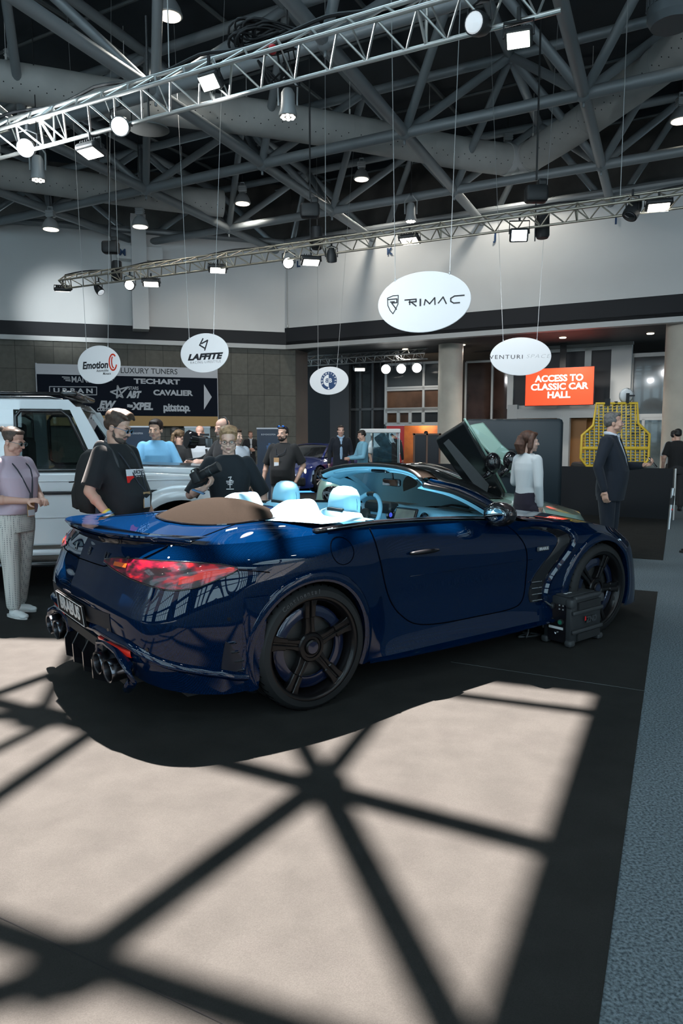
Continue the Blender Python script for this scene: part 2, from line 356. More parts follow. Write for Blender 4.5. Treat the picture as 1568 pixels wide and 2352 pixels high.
# split: front strip with two further rooflights behind the camera, main part with the sun opening
ringplane(hole,[V((-26,1.5,ROOFZ)),V((26,1.5,ROOFZ)),V((26,44,ROOFZ)),V((-26,44,ROOFZ))])
for xa,xb in((-26,-9),(-9,3),(3,26)):
    cxm=(xa+xb)/2; hw=2.6
    ringplane([V((cxm-hw,-6.5,ROOFZ)),V((cxm+hw,-6.5,ROOFZ)),V((cxm+hw,-1.8,ROOFZ)),V((cxm-hw,-1.8,ROOFZ))],[V((xa,-10,ROOFZ)),V((xb,-10,ROOFZ)),V((xb,1.5,ROOFZ)),V((xa,1.5,ROOFZ))])
bp_=[up_(p,ROOFZ-.05) for p in((-.15,4.87),(-2.0,5.06),(-2.15,6.6),(-.15,6.6))]  # unseen blind plate added to keep sun off the backpack man's chest
rb.prism(bp_,(0,0,.04)); rb.prism([up_(p,ROOFZ-.05) for p in((-2.0,5.30),(-3.9,5.50),(-3.9,5.92),(-2.0,5.72))],(0,0,.04))  # second added blind strip shades the woman's upper body; both join the roof mesh
struct(rb.build('ceiling',M_roof))
# glazed front of the hall behind the camera: solid bays, mullions and transoms
wb=MB(); yb=-13.0
for k in range(16):
    x0=-24+3*k
    if k%3==1: wb.box((x0+1.5,yb,5.6),(3,.3,11.2))
    for xx in(x0,x0+1.0,x0+2.0): wb.box((xx,yb,5.6),(.16,.25,11.2))
for z in(.45,2.9,4.1,6.4,8.9): wb.box((0,yb,z),(48,.28,.9 if z==.45 else (.55 if z in(4.1,8.9) else .14)))
wb.box((0,yb,10.6),(48,.3,1.4)); struct(wb.build('wall_back',mat('dark_mullion',(.05,.055,.06),.6)))
for sg in(-1,1):
    wb=MB(); wb.box((sg*24,-4,5.6),(.3,18,11.2)); struct(wb.build('wall_side_front',M_white))
# purlins and panel joints under the sheet
pb=MB()
def inhole(p):
    s_=[(hole[(i+1)%4]-hole[i]).cross(p-hole[i]).z for i in range(4)]
    return all(q>-.8 for q in s_) or all(q<.8 for q in s_)
def purlin(a,c,r):
    n=40; run=None
    for k in range(n+1):
        p=a.lerp(c,k/n); ok=not inhole(V((p.x,p.y,ROOFZ)))
        if ok and run is None: run=p
        if run is not None and (not ok or k==n):
            if (p-run).length>1: pb.tube(run,p,r,6)
            run=None
for k in range(-7,8):
    o=V((2,20,ROOFZ-.12))+D1*(k*3.1)
    purlin(o-D2*12,o+D2*16,.055)
for k in range(-3,6):
    o=V((2,20,ROOFZ-.2))+D2*(k*3.9+1.9)
    purlin(o-D1*20,o+D1*16,.04)
struct(pb.build('ceiling_purlins',mat('purlin_steel',(.10,.115,.12),.5,.3)))
# curb and frame of the rooflight that lets the sun in (its bars shade the floor)
sb=MB(); zf=10.95
def fbar(p,q,r=.075,z=zf): sb.tube(up_(p,z),up_(q,z),r,10)
N=(-.085,3.048)
fbar((-3.8,4.98),(1.9,1.93),.075)                       # chord through the star node
fbar(N,(-.86,1.80)); fbar(N,(.40,1.30)); fbar(N,(.30,4.10),.06); fbar(N,(-.36,4.0),.06)
fbar((-2.5,2.66),(.5,1.45),.075)                          # second chord, nearer
fbar((-.6,4.62),(1.9,3.68),.055)                         # third chord, along the top of the patch
fbar((-1.26,3.75),(-1.72,1.9),.06); fbar((-1.50,3.88),(-2.1,2.35),.05); fbar((-1.65,4.95),(-2.6,3.1),.06); fbar((-1.654,3.794),(-2.9,3.85),.06)
fbar((-1.654,3.794),(-1.95,5.1),.05); fbar((-.783,1.923),(-1.5,1.5),.07)
for k in range(3):      # stars of bars in the two rooflights behind the camera
    c_=V((-17.5+16*k*0+(14.5*k if k<2 else 32),-4.1,ROOFZ-.3))
    for a in range(6): sb.tube(c_,c_+V((3.0*math.cos(a*PI/3+.3),2.6*math.sin(a*PI/3+.3),.2)),.10,8)
sb.ell(up_(N,zf),(.13,.13,.13)); sb.ell(up_((-1.654,3.794),zf),(.15,.15,.15)); sb.ell(up_((-.783,1.93),zf),(.14,.14,.14))
for a,c in zip(hole,hole[1:]+hole[:1]): sb.tube(a,c,.08,8)
tag(sb.build('rooflight_frame',mat('frame_steel'),smooth=True,ang=50),'tubular steel bars across the sunny roof opening above the frame','roof frame',kind='structure')
# ================================================================== space frame
SF=mat('frame_steel'); SFD=mat('frame_steel_dark',(.10,.115,.125),.5,.25)
A1=V((3.486,-1.889,0)); A2=V((1.74,3.85,0)); P00=V((1.453,17.345,8.5))
def ln(i,j): return P00+A1*i+A2*j
def un(i,j): return P00+A1*(i+.5)+A2*(j+.5)+V((0,0,2.15))
members=[]
def visible(p,q):
    for t in(0,.25,.5,.75,1):
        r=p.lerp(q,t)
        if r.y>3:
            u=784+FPX*r.x/r.y; v=1004-(r.z-CAMZ)*FPX/r.y*1.02
            if -60<u<1630 and v>-60: return True
    return False
for i in range(-6,5):
    for j in range(-3,4):
        p=ln(i,j)
        for q in(ln(i+1,j),ln(i,j+1)): members.append(('lower_chord',p,q,.125))
        u=un(i,j)
        for q in(un(i+1,j),un(i,j+1)): members.append(('upper_chord',u,q,.115))
        for q in(ln(i,j),ln(i+1,j),ln(i,j+1),ln(i+1,j+1)): members.append(('strut',u,q,.10))
def behind_wall(p): return (p-CORN).dot(NL)<-1.1 or (p-CORN).dot(NR)<-1.1
keep=[]
for nm,p,q,r in members:
    if behind_wall(p) or behind_wall(q): continue
    if not visible(p,q): continue
    if nm=='strut' and (p-un(1,-2)).length<.1: continue
    keep.append((((p+q)/2-O0).length,nm,p,q,r))
keep.sort(key=lambda t:t[0])
sfr=empty('space_frame',(P00.x,P00.y,8.5),0,'grey tubular space frame carrying the dark hall roof','roof frame'); sfr['kind']='structure'
cnt={}; rest=MB()
base_tube=None
for d,nm,p,q,r in keep:
    cnt[nm]=cnt.get(nm,0)+1
    if cnt[nm]<=90:
        b=MB(); b.tube(p-P00,q-P00,r,12); b.build(nm,SF,sfr,smooth=True,ang=40)
    else: rest.tube(p-P00,q-P00,r,8)
if rest.v:
    o=rest.build('far_strut',SF,sfr,smooth=True,ang=40); o['kind']='stuff'
seen=set()
for d,nm,p,q,r in keep:
    for e in(p,q):
        k=(round(e.x,1),round(e.y,1),round(e.z,1))
        if k in seen or len(seen)>70: continue
        seen.add(k); b=MB(); b.ell(e-P00,(.17,.17,.17),12,8)
        if nm=='lower_chord': b.tube(e-P00+V((0,0,-.17)),e-P00+V((0,0,-.27)),.03,8)
        b.build('node_joint',SF,sfr,smooth=True)
# ================================================================== air ducts
M_duct=mat('duct_fabric',(.44,.445,.43),.75,noise_amt=.10,noise_scale=1.1)
M_band=mat('duct_band',(.50,.51,.51),.55); M_hole=mat('duct_hole',(.01,.01,.01),.9)
def duct(pts,r,label,gal=None):
    P=curve([tuple(p) for p in pts],60); root=empty('air_duct',P[0],0,label,'duct'); o0=P[0]
    b=MB(); b.path([p-o0 for p in P],r,32); b.build('duct_tube',M_duct,root,smooth=True,ang=50)
    L=0; hb=MB(); nxt=0; nb=0
    for i in range(1,len(P)-1):
        d=(P[i+1]-P[i-1]).normalized(); seg=(P[i]-P[i-1]).length; L+=seg
        s,u,_=frame(d)
        if s.y>0: s=-s
        k=0
        while nxt<L:
            t=(nxt-(L-seg))/seg; c=P[i-1].lerp(P[i],t)
            for a,ph in((-.42,0),(-.66,.5),(-2.5,0),(-2.72,.5)):
                n=s*math.cos(a)+u*math.sin(a); q=c+d*(ph*.34)+n*(r+.002)
                hb.lathe([(.014,0),(.014,.003)],q-o0,n,7)
            nxt+=.34
        if L>nb:
            nb+=2.6; bb=MB(); bb.path([P[i]-o0-d*.025,P[i]-o0+d*.025],r+.006,32); bb.build('joint_band',M_duct,root,smooth=True,ang=40)
            hp=MB(); hp.tube(P[i]-o0+V((0,0,r)),P[i]-o0+V((0,0,r+.16)),.022,8); hp.tube(P[i]-o0+V((0,0,r+.16)),P[i]-o0+V((0,0,r+1.2)),.006,6); hp.build('hanger',mat('white_plastic',(.7,.7,.68),.5),root)
    hb.build('perforation',M_hole,root)
    return root,P
dz=9.25
dp=[atz(u,v,dz) for u,v in((-330,120),(-120,165),(130,205),(350,240),(620,275),(860,315),(1060,352),(1165,367))]
duct(dp,.41,'long grey perforated air duct curving across behind the front lighting truss')
dp2=[atz(u,v,dz) for u,v in((1215,361),(1310,300),(1420,222),(1540,130),(1660,20),(1800,-130))]
duct(dp2,.41,'grey perforated air duct rising to the right edge from the shiny elbow')
a,b_=dp[-1],dp2[0]
root=empty('duct_elbow',a,0,'shiny metal elbow joining the two grey air ducts','duct')
P=curve([tuple(p-a) for p in(a,(a+b_)/2+V((0.1,.25,0)),b_)],12)
m=MB(); m.path(P,.405,28); m.build('elbow_tube',mat('zinc_sheet',(.42,.45,.46),.35,.8),root,smooth=True,ang=50)
for q,d in((P[0],P[1]-P[0]),(P[-1],P[-1]-P[-2])):
    m=MB(); d=d.normalized(); m.path([q-d*.09,q+d*.09],.425,28); m.build('collar',M_band,root,smooth=True,ang=40)
dz=8.95
dp3=[atz(u,v,dz) for u,v in((-250,360),(-80,390),(80,410),(250,436),(400,456),(512,468))]
duct(dp3,.40,'lower left grey perforated air duct with an open round end')
# ================================================================== lamps
M_shade=mat('lamp_grey',(.33,.35,.36),.45,.2); M_lens=mat('lamp_lens_warm',(.9,.85,.75),.3,emit=(1,.86,.66),es=3.2)
M_lensw=mat('lamp_lens_white',(.95,.97,1),.3,emit=(.93,.97,1),es=22); M_lensc=mat('lamp_lens_cool',(.9,.95,.9),.3,emit=(.88,1,.86),es=7)
M_flood=mat('flood_lens',(.95,.95,.9),.3,emit=(1,.97,.86),es=7); M_lamp=mat('lamp_black',(.015,.017,.019),.5)
M_led=mat('led_dot',(.9,.9,.85),.3,emit=(1,.95,.85),es=5)
def high_bay(u,v,y,label,dia=.5,led=False,lit=True,zt=11.2):
    p=at(u,v,y); r=dia/2; root=empty('high_bay_lamp',p,0,label,'lamp','hanging high bay lamps')
    if led:
        b=MB(); b.lathe([(r*.95,0),(r*.98,.05),(r*.8,.16),(r*.75,.42),(r*.5,.5)],n=20); b.build('housing',M_shade,root,smooth=True,ang=35)
        for s in(-1,1):
            b=MB(); b.path([(s*r,0,.2),(s*r*1.05,0,.55),(s*r*.3,0,.72)],.02,6); b.build('bracket',M_shade,root)
        b=MB(); b.lathe([(r*.9,-.005),(r*.9,.01)],n=20); b.build('face_plate',M_lamp,root)
        b=MB()
        for k in range(8):
            a=2*PI*k/8; b.lathe([(r*.2,-.02),(r*.2,0)],(r*.62*math.cos(a),r*.62*math.sin(a),0),n=8)
        b.lathe([(r*.22,-.02),(r*.22,0)],n=8); b.build('led_cluster',M_led,root)
        top=.72
    else:
        b=MB(); b.lathe([(r,0),(r*1.06,.02),(r*1.0,.06),(r*.86,.17),(r*.62,.27),(r*.42,.31),(r*.3,.33)],n=28); b.build('shade',M_shade,root,smooth=True,ang=35)
        b=MB(); b.lathe([(r*.88,-.012),(r*.88,.01)],n=24); b.build('lens',M_lens if lit else M_glassd,root)
        b=MB(); b.rbox((0,0,.45),(r*.95,r*.8,.2),.02); b.box((-r*.1,0,.34),(r*.4,r*.4,.06))
        for k in range(3): b.rbox((0,0,.39+.06*k),(r*1.05,r*.9,.022),.01)
        b.build('ballast',M_shade,root)
        b=MB(); b.box((0,0,.66),(r*.5,.05,.02)); b.box((-r*.25,0,.6),(.02,.05,.14)); b.box((r*.25,0,.6),(.02,.05,.14)); b.build('hanging_frame',M_shade,root); top=.67
    b=MB(); b.tube((0,0,top),(0,0,zt-p.z),.012,6); b.build('cable',M_lamp,root)
    return root
high_bay(390,38,15.7,'large lit bell lamp at the top edge, above the middle of the front truss')
high_bay(27,172,17.9,'lit bell lamp hanging before the air duct at the left edge')
high_bay(1166,352,22.6,'lit bell lamp hanging before the shiny duct elbow')
high_bay(830,412,24.5,'lit bell lamp below the long duct, above the largest oval sign')
high_bay(557,468,24.0,'lit bell lamp beside the open end of the lower duct')
high_bay(117,527,22.5,'small dim bell lamp below the left end of the lower duct')
high_bay(322,521,23.0,'small dim bell lamp hung below the middle of the lower duct')
high_bay(1563,278,18.5,'lit bell lamp cut by the right edge below the duct')
high_bay(661,268,14.6,'round LED lamp with a cluster of dots hanging under the front truss',.36,True)
high_bay(88,413,16.5,'round LED lamp with a cluster of dots below the bright left spotlight',.34,True)
high_bay(943,508,21.5,'round LED lamp just above the rear truss and letter K',.34,True)
high_bay(1566,50,14.0,'round LED lamp cut by the upper right edge of the picture',.36,True)
# ================================================================== lighting trusses
def truss(A,B,label,h=.23,dep=.24,r=.025,n=None,seg=.42,m=ALU):
    root=empty('lighting_truss',A,0,label,'truss'); L=(B-A).length; d=(B-A).normalized(); side=d.cross(V((0,0,1))).normalized()
    if side.y>0: side=-side
    C=[V((0,0,h)),side*dep,V((0,0,-h))*1.0]       # upper, near, lower chords
    for c in C:
        b=MB(); b.tube(c,c+d*L,r,10); b.build('chord',m,root,smooth=True,ang=40)
    N=int(L/seg); lb_=MB()
    for k in range(N):
        a=d*(L*k/N); e=d*(L*(k+1)/N); mid=d*(L*(k+.5)/N)
        for i,j in((0,1),(1,2),(0,2)):
            if i==0 and j==2:
                if k%2==0: lb_.tube(C[0]+a,C[2]+mid,.010,6)
                continue
            lb_.tube(C[i]+a,C[j]+mid,.013,6); lb_.tube(C[j]+mid,C[i]+e,.013,6)
    for k in range(0,N+1,6):
        a=d*(L*k/N)
        for i,j in((0,1),(1,2),(0,2)): lb_.tube(C[i]+a,C[j]+a,.017,6)
    lb_.build('lacing',m,root,smooth=True,ang=40)
    for t in(.12,.5,.88):
        if A.z>5.2: b=MB(); b.tube(d*L*t+C[0],d*L*t+V((0,0,11.2-A.z)),.007,6); b.build('sling',mat('wire',(.45,.47,.48),.4,.5),root)
    return root
zT=5.55
A=atz(-160,367,zT); B=atz(1290,-40,zT)
truss(A,B,'near silver lighting truss crossing the top of the picture')
cb=MB(); Pc=[A.lerp(B,t)+V((0,0,.30+.02*math.sin(t*37)-.05*abs(math.sin(t*17)))) for t in[k/60 for k in range(61)]]; cb.path(Pc,.02,6); tag(cb.build('power_cable',BLACK),'black cable lying along the top of the near lighting truss','cable')
A2_=atz(150,648,zT); B2_=atz(1700,436,zT)
truss(A2_,B2_,'rear lighting truss hung in front of the white upper wall',.16,.22,.022,m=mat('truss_warm',(.50,.46,.38),.4,.8))
cb=MB(); Pc=[A2_.lerp(B2_,t)+V((0,0,.18+.03*math.sin(t*41))) for t in[k/80 for k in range(81)]]; cb.path(Pc,.016,6); tag(cb.build('power_cable',BLACK),'black cable lying along the top of the rear lighting truss','cable')
A3=lb(667,832,2.2); B3=lb(982,812,2.2); 
truss(A3,B3,'short lighting truss under the lobby ceiling behind the hall corner',.2,.3,.028,m=mat('truss_dim',(.40,.41,.41),.4,.7))
def flood(u,v,y,label,w=.36,m=None,yaw=0,tilt=-.3,zoff=.16):
    p=at(u,v,y); root=empty('floodlight',p,yaw,label,'floodlight'); R=Matrix.Rotation(tilt,3,'X')
    b=MB(); b.rbox(R@V((0,0,.045)),(w,w*.72,.09),.03,R=R); 
    for k in range(7): b.box(R@V((-w*.36+k*w*.12,0,.115)),(w*.03,w*.5,.05),R=R)
    b.build('housing',M_lamp,root)
    b=MB(); b.rbox(R@V((0,0,-.004)),(w*.8,w*.55,.012),.01,R=R); b.build('lens',m or M_flood,root)
    b=MB(); b.path([(-w*.53,0,.03),(-w*.53,0,zoff),(w*.53,0,zoff),(w*.53,0,.03)],.013,6); b.tube((0,0,zoff),(0,0,zoff+.12),.02,8); b.build('yoke',M_lamp,root)
    return root
def par(u,v,y,label,dia=.2,m=None,dirv=(0,-.6,-.8),lit=True,body=None):
    p=at(u,v,y); root=empty('spotlight',p,0,label,'spotlight'); d=V(dirv).normalized(); r=dia/2
    b=MB(); b.lathe([(r*1.02,0),(r*1.06,-.05*dia*5),(r,-.12*dia*5),(r*.8,-.2*dia*5),(r*.5,-.26*dia*5)],(0,0,0),d,24); b.build('housing',body or M_lamp,root,smooth=True,ang=40)
    b=MB(); b.lathe([(r*.9,.002),(r*.7,.012),(0.00001,.02)],(0,0,0),d,20); b.build('lens',(m or M_lensw) if lit else M_glassd,root,smooth=True)
    s,u_,_=frame(d); c=-d*.1; top=V((0,0,r*2.1))
    b=MB(); b.path([c+s*r*1.15,c+s*r*1.15+top*.8,c+top,c-s*r*1.15+top*.8,c-s*r*1.15],.012,6); b.tube(c+top,c+top+V((0,0,.1)),.02,8); b.build('yoke',M_lamp,root)
    return root
def ty(u,A,B):      # depth of a truss at photo column u
    n=V(((B-A).y,-(B-A).x,0)).normalized(); d=ray(u,1004); return (A-O0).dot(n)/V((d.x,d.y,0)).dot(n)*d.y
flood(480,190,ty(480,A,B)-.3,'lit floodlight clamped to the middle of the near truss',.27,M_lensc,-.5,-.75)
flood(208,352,ty(208,A,B)-.1,'half-lit black floodlight hanging under the left half of the near truss',.34,None,-.5,-.25)
flood(1190,92,ty(1190,A,B),'lit floodlight with cooling fins under the right part of the near truss',.25,M_lensc,-.3,-.7)
par(58,340,ty(58,A,B)-.2,'glaring white spotlight at the left end of the near truss',.22,mat('lens_glare',(1,1,1),.3,emit=(.9,.97,1),es=40),(.12,-.9,-.35))
par(275,290,ty(275,A,B)-.2,'glaring white spotlight in front of the round loudspeaker disc',.22,mat('lens_glare'),(.1,-.9,-.4),body=mat('lamp_glass_grey',(.06,.07,.075),.3))
par(1088,52,ty(1088,A,B)-.2,'large black spotlight turned sideways on the right of the near truss',.20,mat('lens_dim',(.7,.72,.74),.2,emit=(.8,.85,.9),es=.5),(-.6,-.75,-.25))
p=at(342,300,9.8); b=MB(); b.lathe([(.02,.0),(.245,.0),(.262,.01),(.255,.03),(.1,.05)],p,(0,-.06,1),40); tag(b.build('loudspeaker_disc',mat('speaker_grey',(.10,.10,.095),.7),smooth=True,ang=35),'flat round grey loudspeaker disc beside the bright spotlight on the near truss','loudspeaker')
b=MB(); b.tube(p+V((0,0,.03)),p+V((0,0,1.4)),.015,6); b.build('hanging_rod',M_lamp,bpy.data.objects['loudspeaker_disc'])
p=at(612,95,ty(612,A,B)+.2); b=MB(); rr=random.Random(3)
for k in range(16):
    c=p+V((rr.uniform(-.12,.12),rr.uniform(-.05,.05),rr.uniform(-.05,.12))); R_=rr.uniform(.14,.26); t0=rr.uniform(-.3,.3)
    b.path([c+V((R_*1.4*math.cos(a),.08*math.sin(a*2+t0),R_*.5*math.sin(a)+t0*.2*math.cos(a))) for a in[2*PI*i/20 for i in range(20)]],.014,5,closed=True)
for k in range(4): b.path([p+V((.1+.06*k,0,0)),p+V((.16+.07*k,-.05,-.35-.05*k)),p+V((.02+.05*k,0,-.45)),p+V((-.1,0,-.2))],.014,5)
tag(b.build('cable_coil',BLACK,smooth=True),'tangled coil of black cables on top of the near truss','cable')
b=MB(); q=at(625,118,ty(612,A,B)-.1); b.lathe([(.03,0),(.045,.01),(.045,.06),(.02,.08)],q,(.2,-1,.1),14); tag(b.build('plug_cap',mat('red_plastic',(.55,.02,.03),.4),smooth=True,ang=40),'round red plug cap hanging by the cable coil','plug')
for (u,v,lab,yw) in((145,668,'floodlight at the free left end of the rear truss, lighting the white wall',.2),(347,653,'lit floodlight under the rear truss beside the white wall box',.2),(500,621,'lit floodlight under the rear truss above the oval sign with the angular monogram',.2),(714,603,'lit floodlight under the rear truss right of letter L',.2),(940,554,'lit floodlight under the rear truss above the largest oval sign',-.4),(1512,477,'lit floodlight under the right end of the rear truss',-.3)):
    flood(u,v,ty(u,A2_,B2_),lab,.42,None,yw,.3 if u==145 else -.3,.14)
flood(1192,541,ty(1192,A2_,B2_)-.1,'bright bluish LED floodlight facing out from the rear truss',.34,mat('lens_blue',(.9,.95,1),.3,emit=(.85,.95,1),es=14),-.1,-1.15,.26)
par(297,655,ty(297,A2_,B2_),'lit black spotlight left of the white wall box on the rear truss',.24,mat('lens_soft',(1,1,1),.3,emit=(1,1,.97),es=9),(.1,-.95,-.15))
par(662,604,ty(662,A2_,B2_),'lit black spotlight left of letter L on the rear truss',.24,mat('lens_soft'),(0,-.95,-.15))
par(232,672,ty(232,A2_,B2_),'black spotlight tilted to the right near the left end of the rear truss',.2,mat('lens_dim'),(.6,-.3,-.7))
par(761,602,ty(761,A2_,B2_),'unlit black spotlight pointing down from the rear truss above the wall corner',.22,None,(0,.2,-1),lit=False)
par(1445,497,ty(1445,A2_,B2_),'unlit black spotlight pointing down left from the right of the rear truss',.26,None,(-.5,-.2,-.8),lit=False)
for u,v,lab in((886,848,'leftmost'),(921,847,'middle'),(957,845,'rightmost')):
    par(u,v,A3.lerp(B3,(u-667)/315).y-.2,lab+' of three lit spotlights under the short lobby truss',.40,mat('lens_soft'),(-.1,-.95,-.1))
flood(826,849,A3.lerp(B3,.5).y-.1,'small lit floodlight left of the three lobby spotlights',.5,None,0,-.3,.2)
# chain hoists holding the rear truss
def hoist(u,v,y,label):
    p=at(u,v,y); root=empty('chain_hoist',p,0,label,'hoist','chain hoists above the rear truss')
    b=MB(); b.rbox((0,0,.25),(.42,.26,.3),.06); b.rbox((.1,0,.45),(.16,.2,.12),.03); b.build('motor',M_lamp,root,smooth=True,ang=30)
    b=MB(); b.lathe([(.1,-.55),(.13,-.5),(.12,-.1),(.1,-.08)],(.14,0,0),n=14); b.build('chain_bag',BLACK,root,smooth=True,ang=40)
    b=MB(); b.tube((0,0,.5),(0,0,9.5-p.z),.018,6); b.tube((0,0,.1),(0,0,-.6),.012,6); b.build('chain',M_lamp,root); return root
hoist(255,592,ty(255,A2_,B2_)+.1,'black chain hoist above the left end of the rear truss near letter M')
hoist(712,512,ty(712,A2_,B2_)+.1,'black chain hoist above the middle of the rear truss')
hoist(1230,478,ty(1230,A2_,B2_)+.3,'black chain hoist among cables at the right of the rear truss')
p=at(1545,10,11.5); b=MB(); b.lathe([(.3,-.3),(.36,-.2),(.36,.25),(.3,.35)],p,n=24)
for k in range(24): a=2*PI*k/24; b.box(p+V((.37*math.cos(a),.37*math.sin(a),.1)),(.012,.05,.3),a)
tag(b.build('cooling_drum',SFD,smooth=True,ang=30),'dark finned drum lamp at the upper right corner','lamp')
# the light the visible lamps give
def spot(p,d,e,ang,col=(1,.95,.88),rad=.15,blend=.6):
    l=bpy.data.lights.new('lamp_light','SPOT'); l.energy=e; l.spot_size=ang; l.spot_blend=blend; l.color=col; l.shadow_soft_size=rad
    o=bpy.data.objects.new('lamp_light',l); COL.objects.link(o); o.location=p; o.rotation_euler=V(d).to_track_quat('-Z','Y').to_euler(); return o
q=at(145,672,ty(145,A2_,B2_)); t=wl(146,712); spot(q+(t-q).normalized()*.35+V((0,0,-.12)),t-q,1300,.55,(.92,.98,1),.2,.9)
for u,v,y,e in((390,38,15.7,900),(27,172,17.9,900),(1166,352,22.6,900),(830,412,24.5,900),(557,468,24,700)):
    spot(at(u,v,y)-V((0,0,.1)),(0,0,-1),e*.45,2.5,(1,.93,.82),.25)
for u,v in((347,660),(500,628),(714,610),(940,562),(1192,548),(1512,484)):
    y=ty(u,A2_,B2_); q=at(u,v,y); spot(q-V((0,0,.1)),V((.25,1.0,-.35)),150,2.4,(.96,.98,1),.2,.8)
for u,v in((480,196),(208,360),(1190,100),(60,345),(275,300)):
    q=at(u,v,ty(u,A,B)-.4); spot(q-V((0,0,.1)),V((.2,.8,-.8)),220,2.2,(.95,.98,1),.2,.8)

l=bpy.data.lights.new('lamp_light','POINT'); l.energy=420; l.color=(.9,.97,1); l.shadow_soft_size=.2
o=bpy.data.objects.new('lamp_light',l); COL.objects.link(o); o.location=at(60,345,ty(60,A,B)-.6)

for u,v,off,e,lab in((1290,840,2.6,380,'before the red screen'),(1060,850,2.4,240,'right of the nearer column'),(1490,840,2.2,300,'at the far right before the tall window'),(930,860,2.2,240,'before the glass door with the red banner')):
    l=bpy.data.lights.new('lobby_light','SPOT'); l.energy=e; l.spot_size=2.7; l.spot_blend=.5; l.color=(1,.93,.84); l.shadow_soft_size=.15
    p=lb(u,v,off); o=bpy.data.objects.new('lobby_light',l); COL.objects.link(o); o.location=(p.x,p.y,4.9)
    b=MB(); b.lathe([(.0001,4.97),(.11,4.97),(.12,5.0)],(p.x,p.y,0),n=18); tag(b.build('downlight',M_lens),'small round downlight in the dark lobby ceiling '+lab,'downlight','downlights in the lobby ceiling')
l=bpy.data.lights.new('lobby_light','POINT'); l.energy=120; l.color=(1,.75,.5); l.shadow_soft_size=.2; o=bpy.data.objects.new('lobby_light',l); COL.objects.link(o); p=lb(968,985,-.9); o.location=(p.x,p.y,2.2)

proto=None  # unseen bell lamps, added to put bright dots of reflection on the car paint
for x,y in((-7,-2),(-3.2,-4.5),(.5,-1),(3.5,-5),(6.5,-1.5),(-5,2.5),(9,1.5),(-9,-6),(1,-9),(6,-9)):
    if proto is None:
        proto=high_bay(390,38,15.7,'bell lamp hanging over the near part of the hall, outside the picture',.5); proto['group']='added bell lamps over the near part of the hall'; o=proto
        for c in proto.children:
            if c.name.startswith('lens'): c.data=c.data.copy(); c.data.materials[0]=mat('lamp_lens_bright',(.95,.93,.9),.3,emit=(1,.95,.85),es=45)
            if c.name.startswith('cable'): c.scale=(1,1,1)
    else: o=copy_tree(proto)
    o.location=(x,y,10.4)
# ================================================================== oval hanging signs
M_sign=mat('sign_white',(.72,.74,.76),.5); M_ink=mat('sign_ink',(.012,.014,.018),.5); M_inkg=mat('sign_grey_ink',(.30,.31,.32),.5)
M_inkb=mat('sign_blue_ink',(.012,.045,.13),.5); M_inkr=mat('sign_red_ink',(.75,.06,.02),.5); M_wire=mat('wire',(.45,.47,.48),.4,.5)
def oval(u,v,y,w,h,yaw,label,wires):
    p=at(u,v,y); n=V((-math.sin(yaw),-math.cos(yaw),0)); root=empty('oval_sign',p,0,label,'sign','oval hanging signs')
    F=facing((0,0,0),n)
    b=MB(); b.M=F; b.rings([[V((w/2*k*math.cos(2*PI*i/64),h/2*k*math.sin(2*PI*i/64),z)) for i in range(64)] for k,z in((.985,-.008),(1,-.005),(1,.005),(.985,.008))]); b.build('panel',M_sign,root)
    for du,(tu,tv,ty_) in wires:
        x=du*w/2; z=h/2*math.sqrt(max(0,1-du*du)); s=F@V((x,z-.01,0)); e=at(tu,tv,ty_)-p; e=s+(e-s)*((11.25-p.z-s.z)/(e-s).z)
        b=MB(); b.tube(s,e,.005,6); b.ell(s+V((0,0,.02)),(.012,.012,.03)); b.build('suspension_wire',M_wire,root)
    return root,F@Matrix.Translation((0,0,.0085))
def T2(F,x,y,rot=0,s=1): return F@Matrix.Translation((x,y,0))@Matrix.Rotation(rot,4,'Z')@Matrix.Scale(s,4)
def shape(polys,name,m,parent,F,th=.002):
    b=MB(); b.M=F
    for p in polys: b.prism([V((x,y,0)) for x,y in p],(0,0,th))
    return b.build(name,m,parent)
def strokes(lines,w,name,m,parent,F,th=.002):
    ps=[]
    for ln_ in lines:
        for (x0,y0),(x1,y1) in zip(ln_,ln_[1:]):
            L=math.hypot(x1-x0,y1-y0) or 1; nx,ny=-(y1-y0)/L*w/2,(x1-x0)/L*w/2; ex,ey=(x1-x0)/L*w*.3,(y1-y0)/L*w*.3
            ps.append([(x0-ex+nx,y0-ey+ny),(x0-ex-nx,y0-ey-ny),(x1+ex-nx,y1+ey-ny),(x1+ex+nx,y1+ey+ny)])
    return shape(ps,name,m,parent,F,th)
def arc(cx,cy,rx,ry,a0,a1,n=20): return [(cx+rx*math.cos(lerp(a0,a1,k/n)),cy+ry*math.sin(lerp(a0,a1,k/n))) for k in range(n+1)]
r,F=oval(972,694,9.9,1.30,.80,.42,'largest oval sign, with a shield emblem and wide black lettering, above the convertible',[(-.62,(900,110,10.6)),(.55,(1054,75,10.0))])
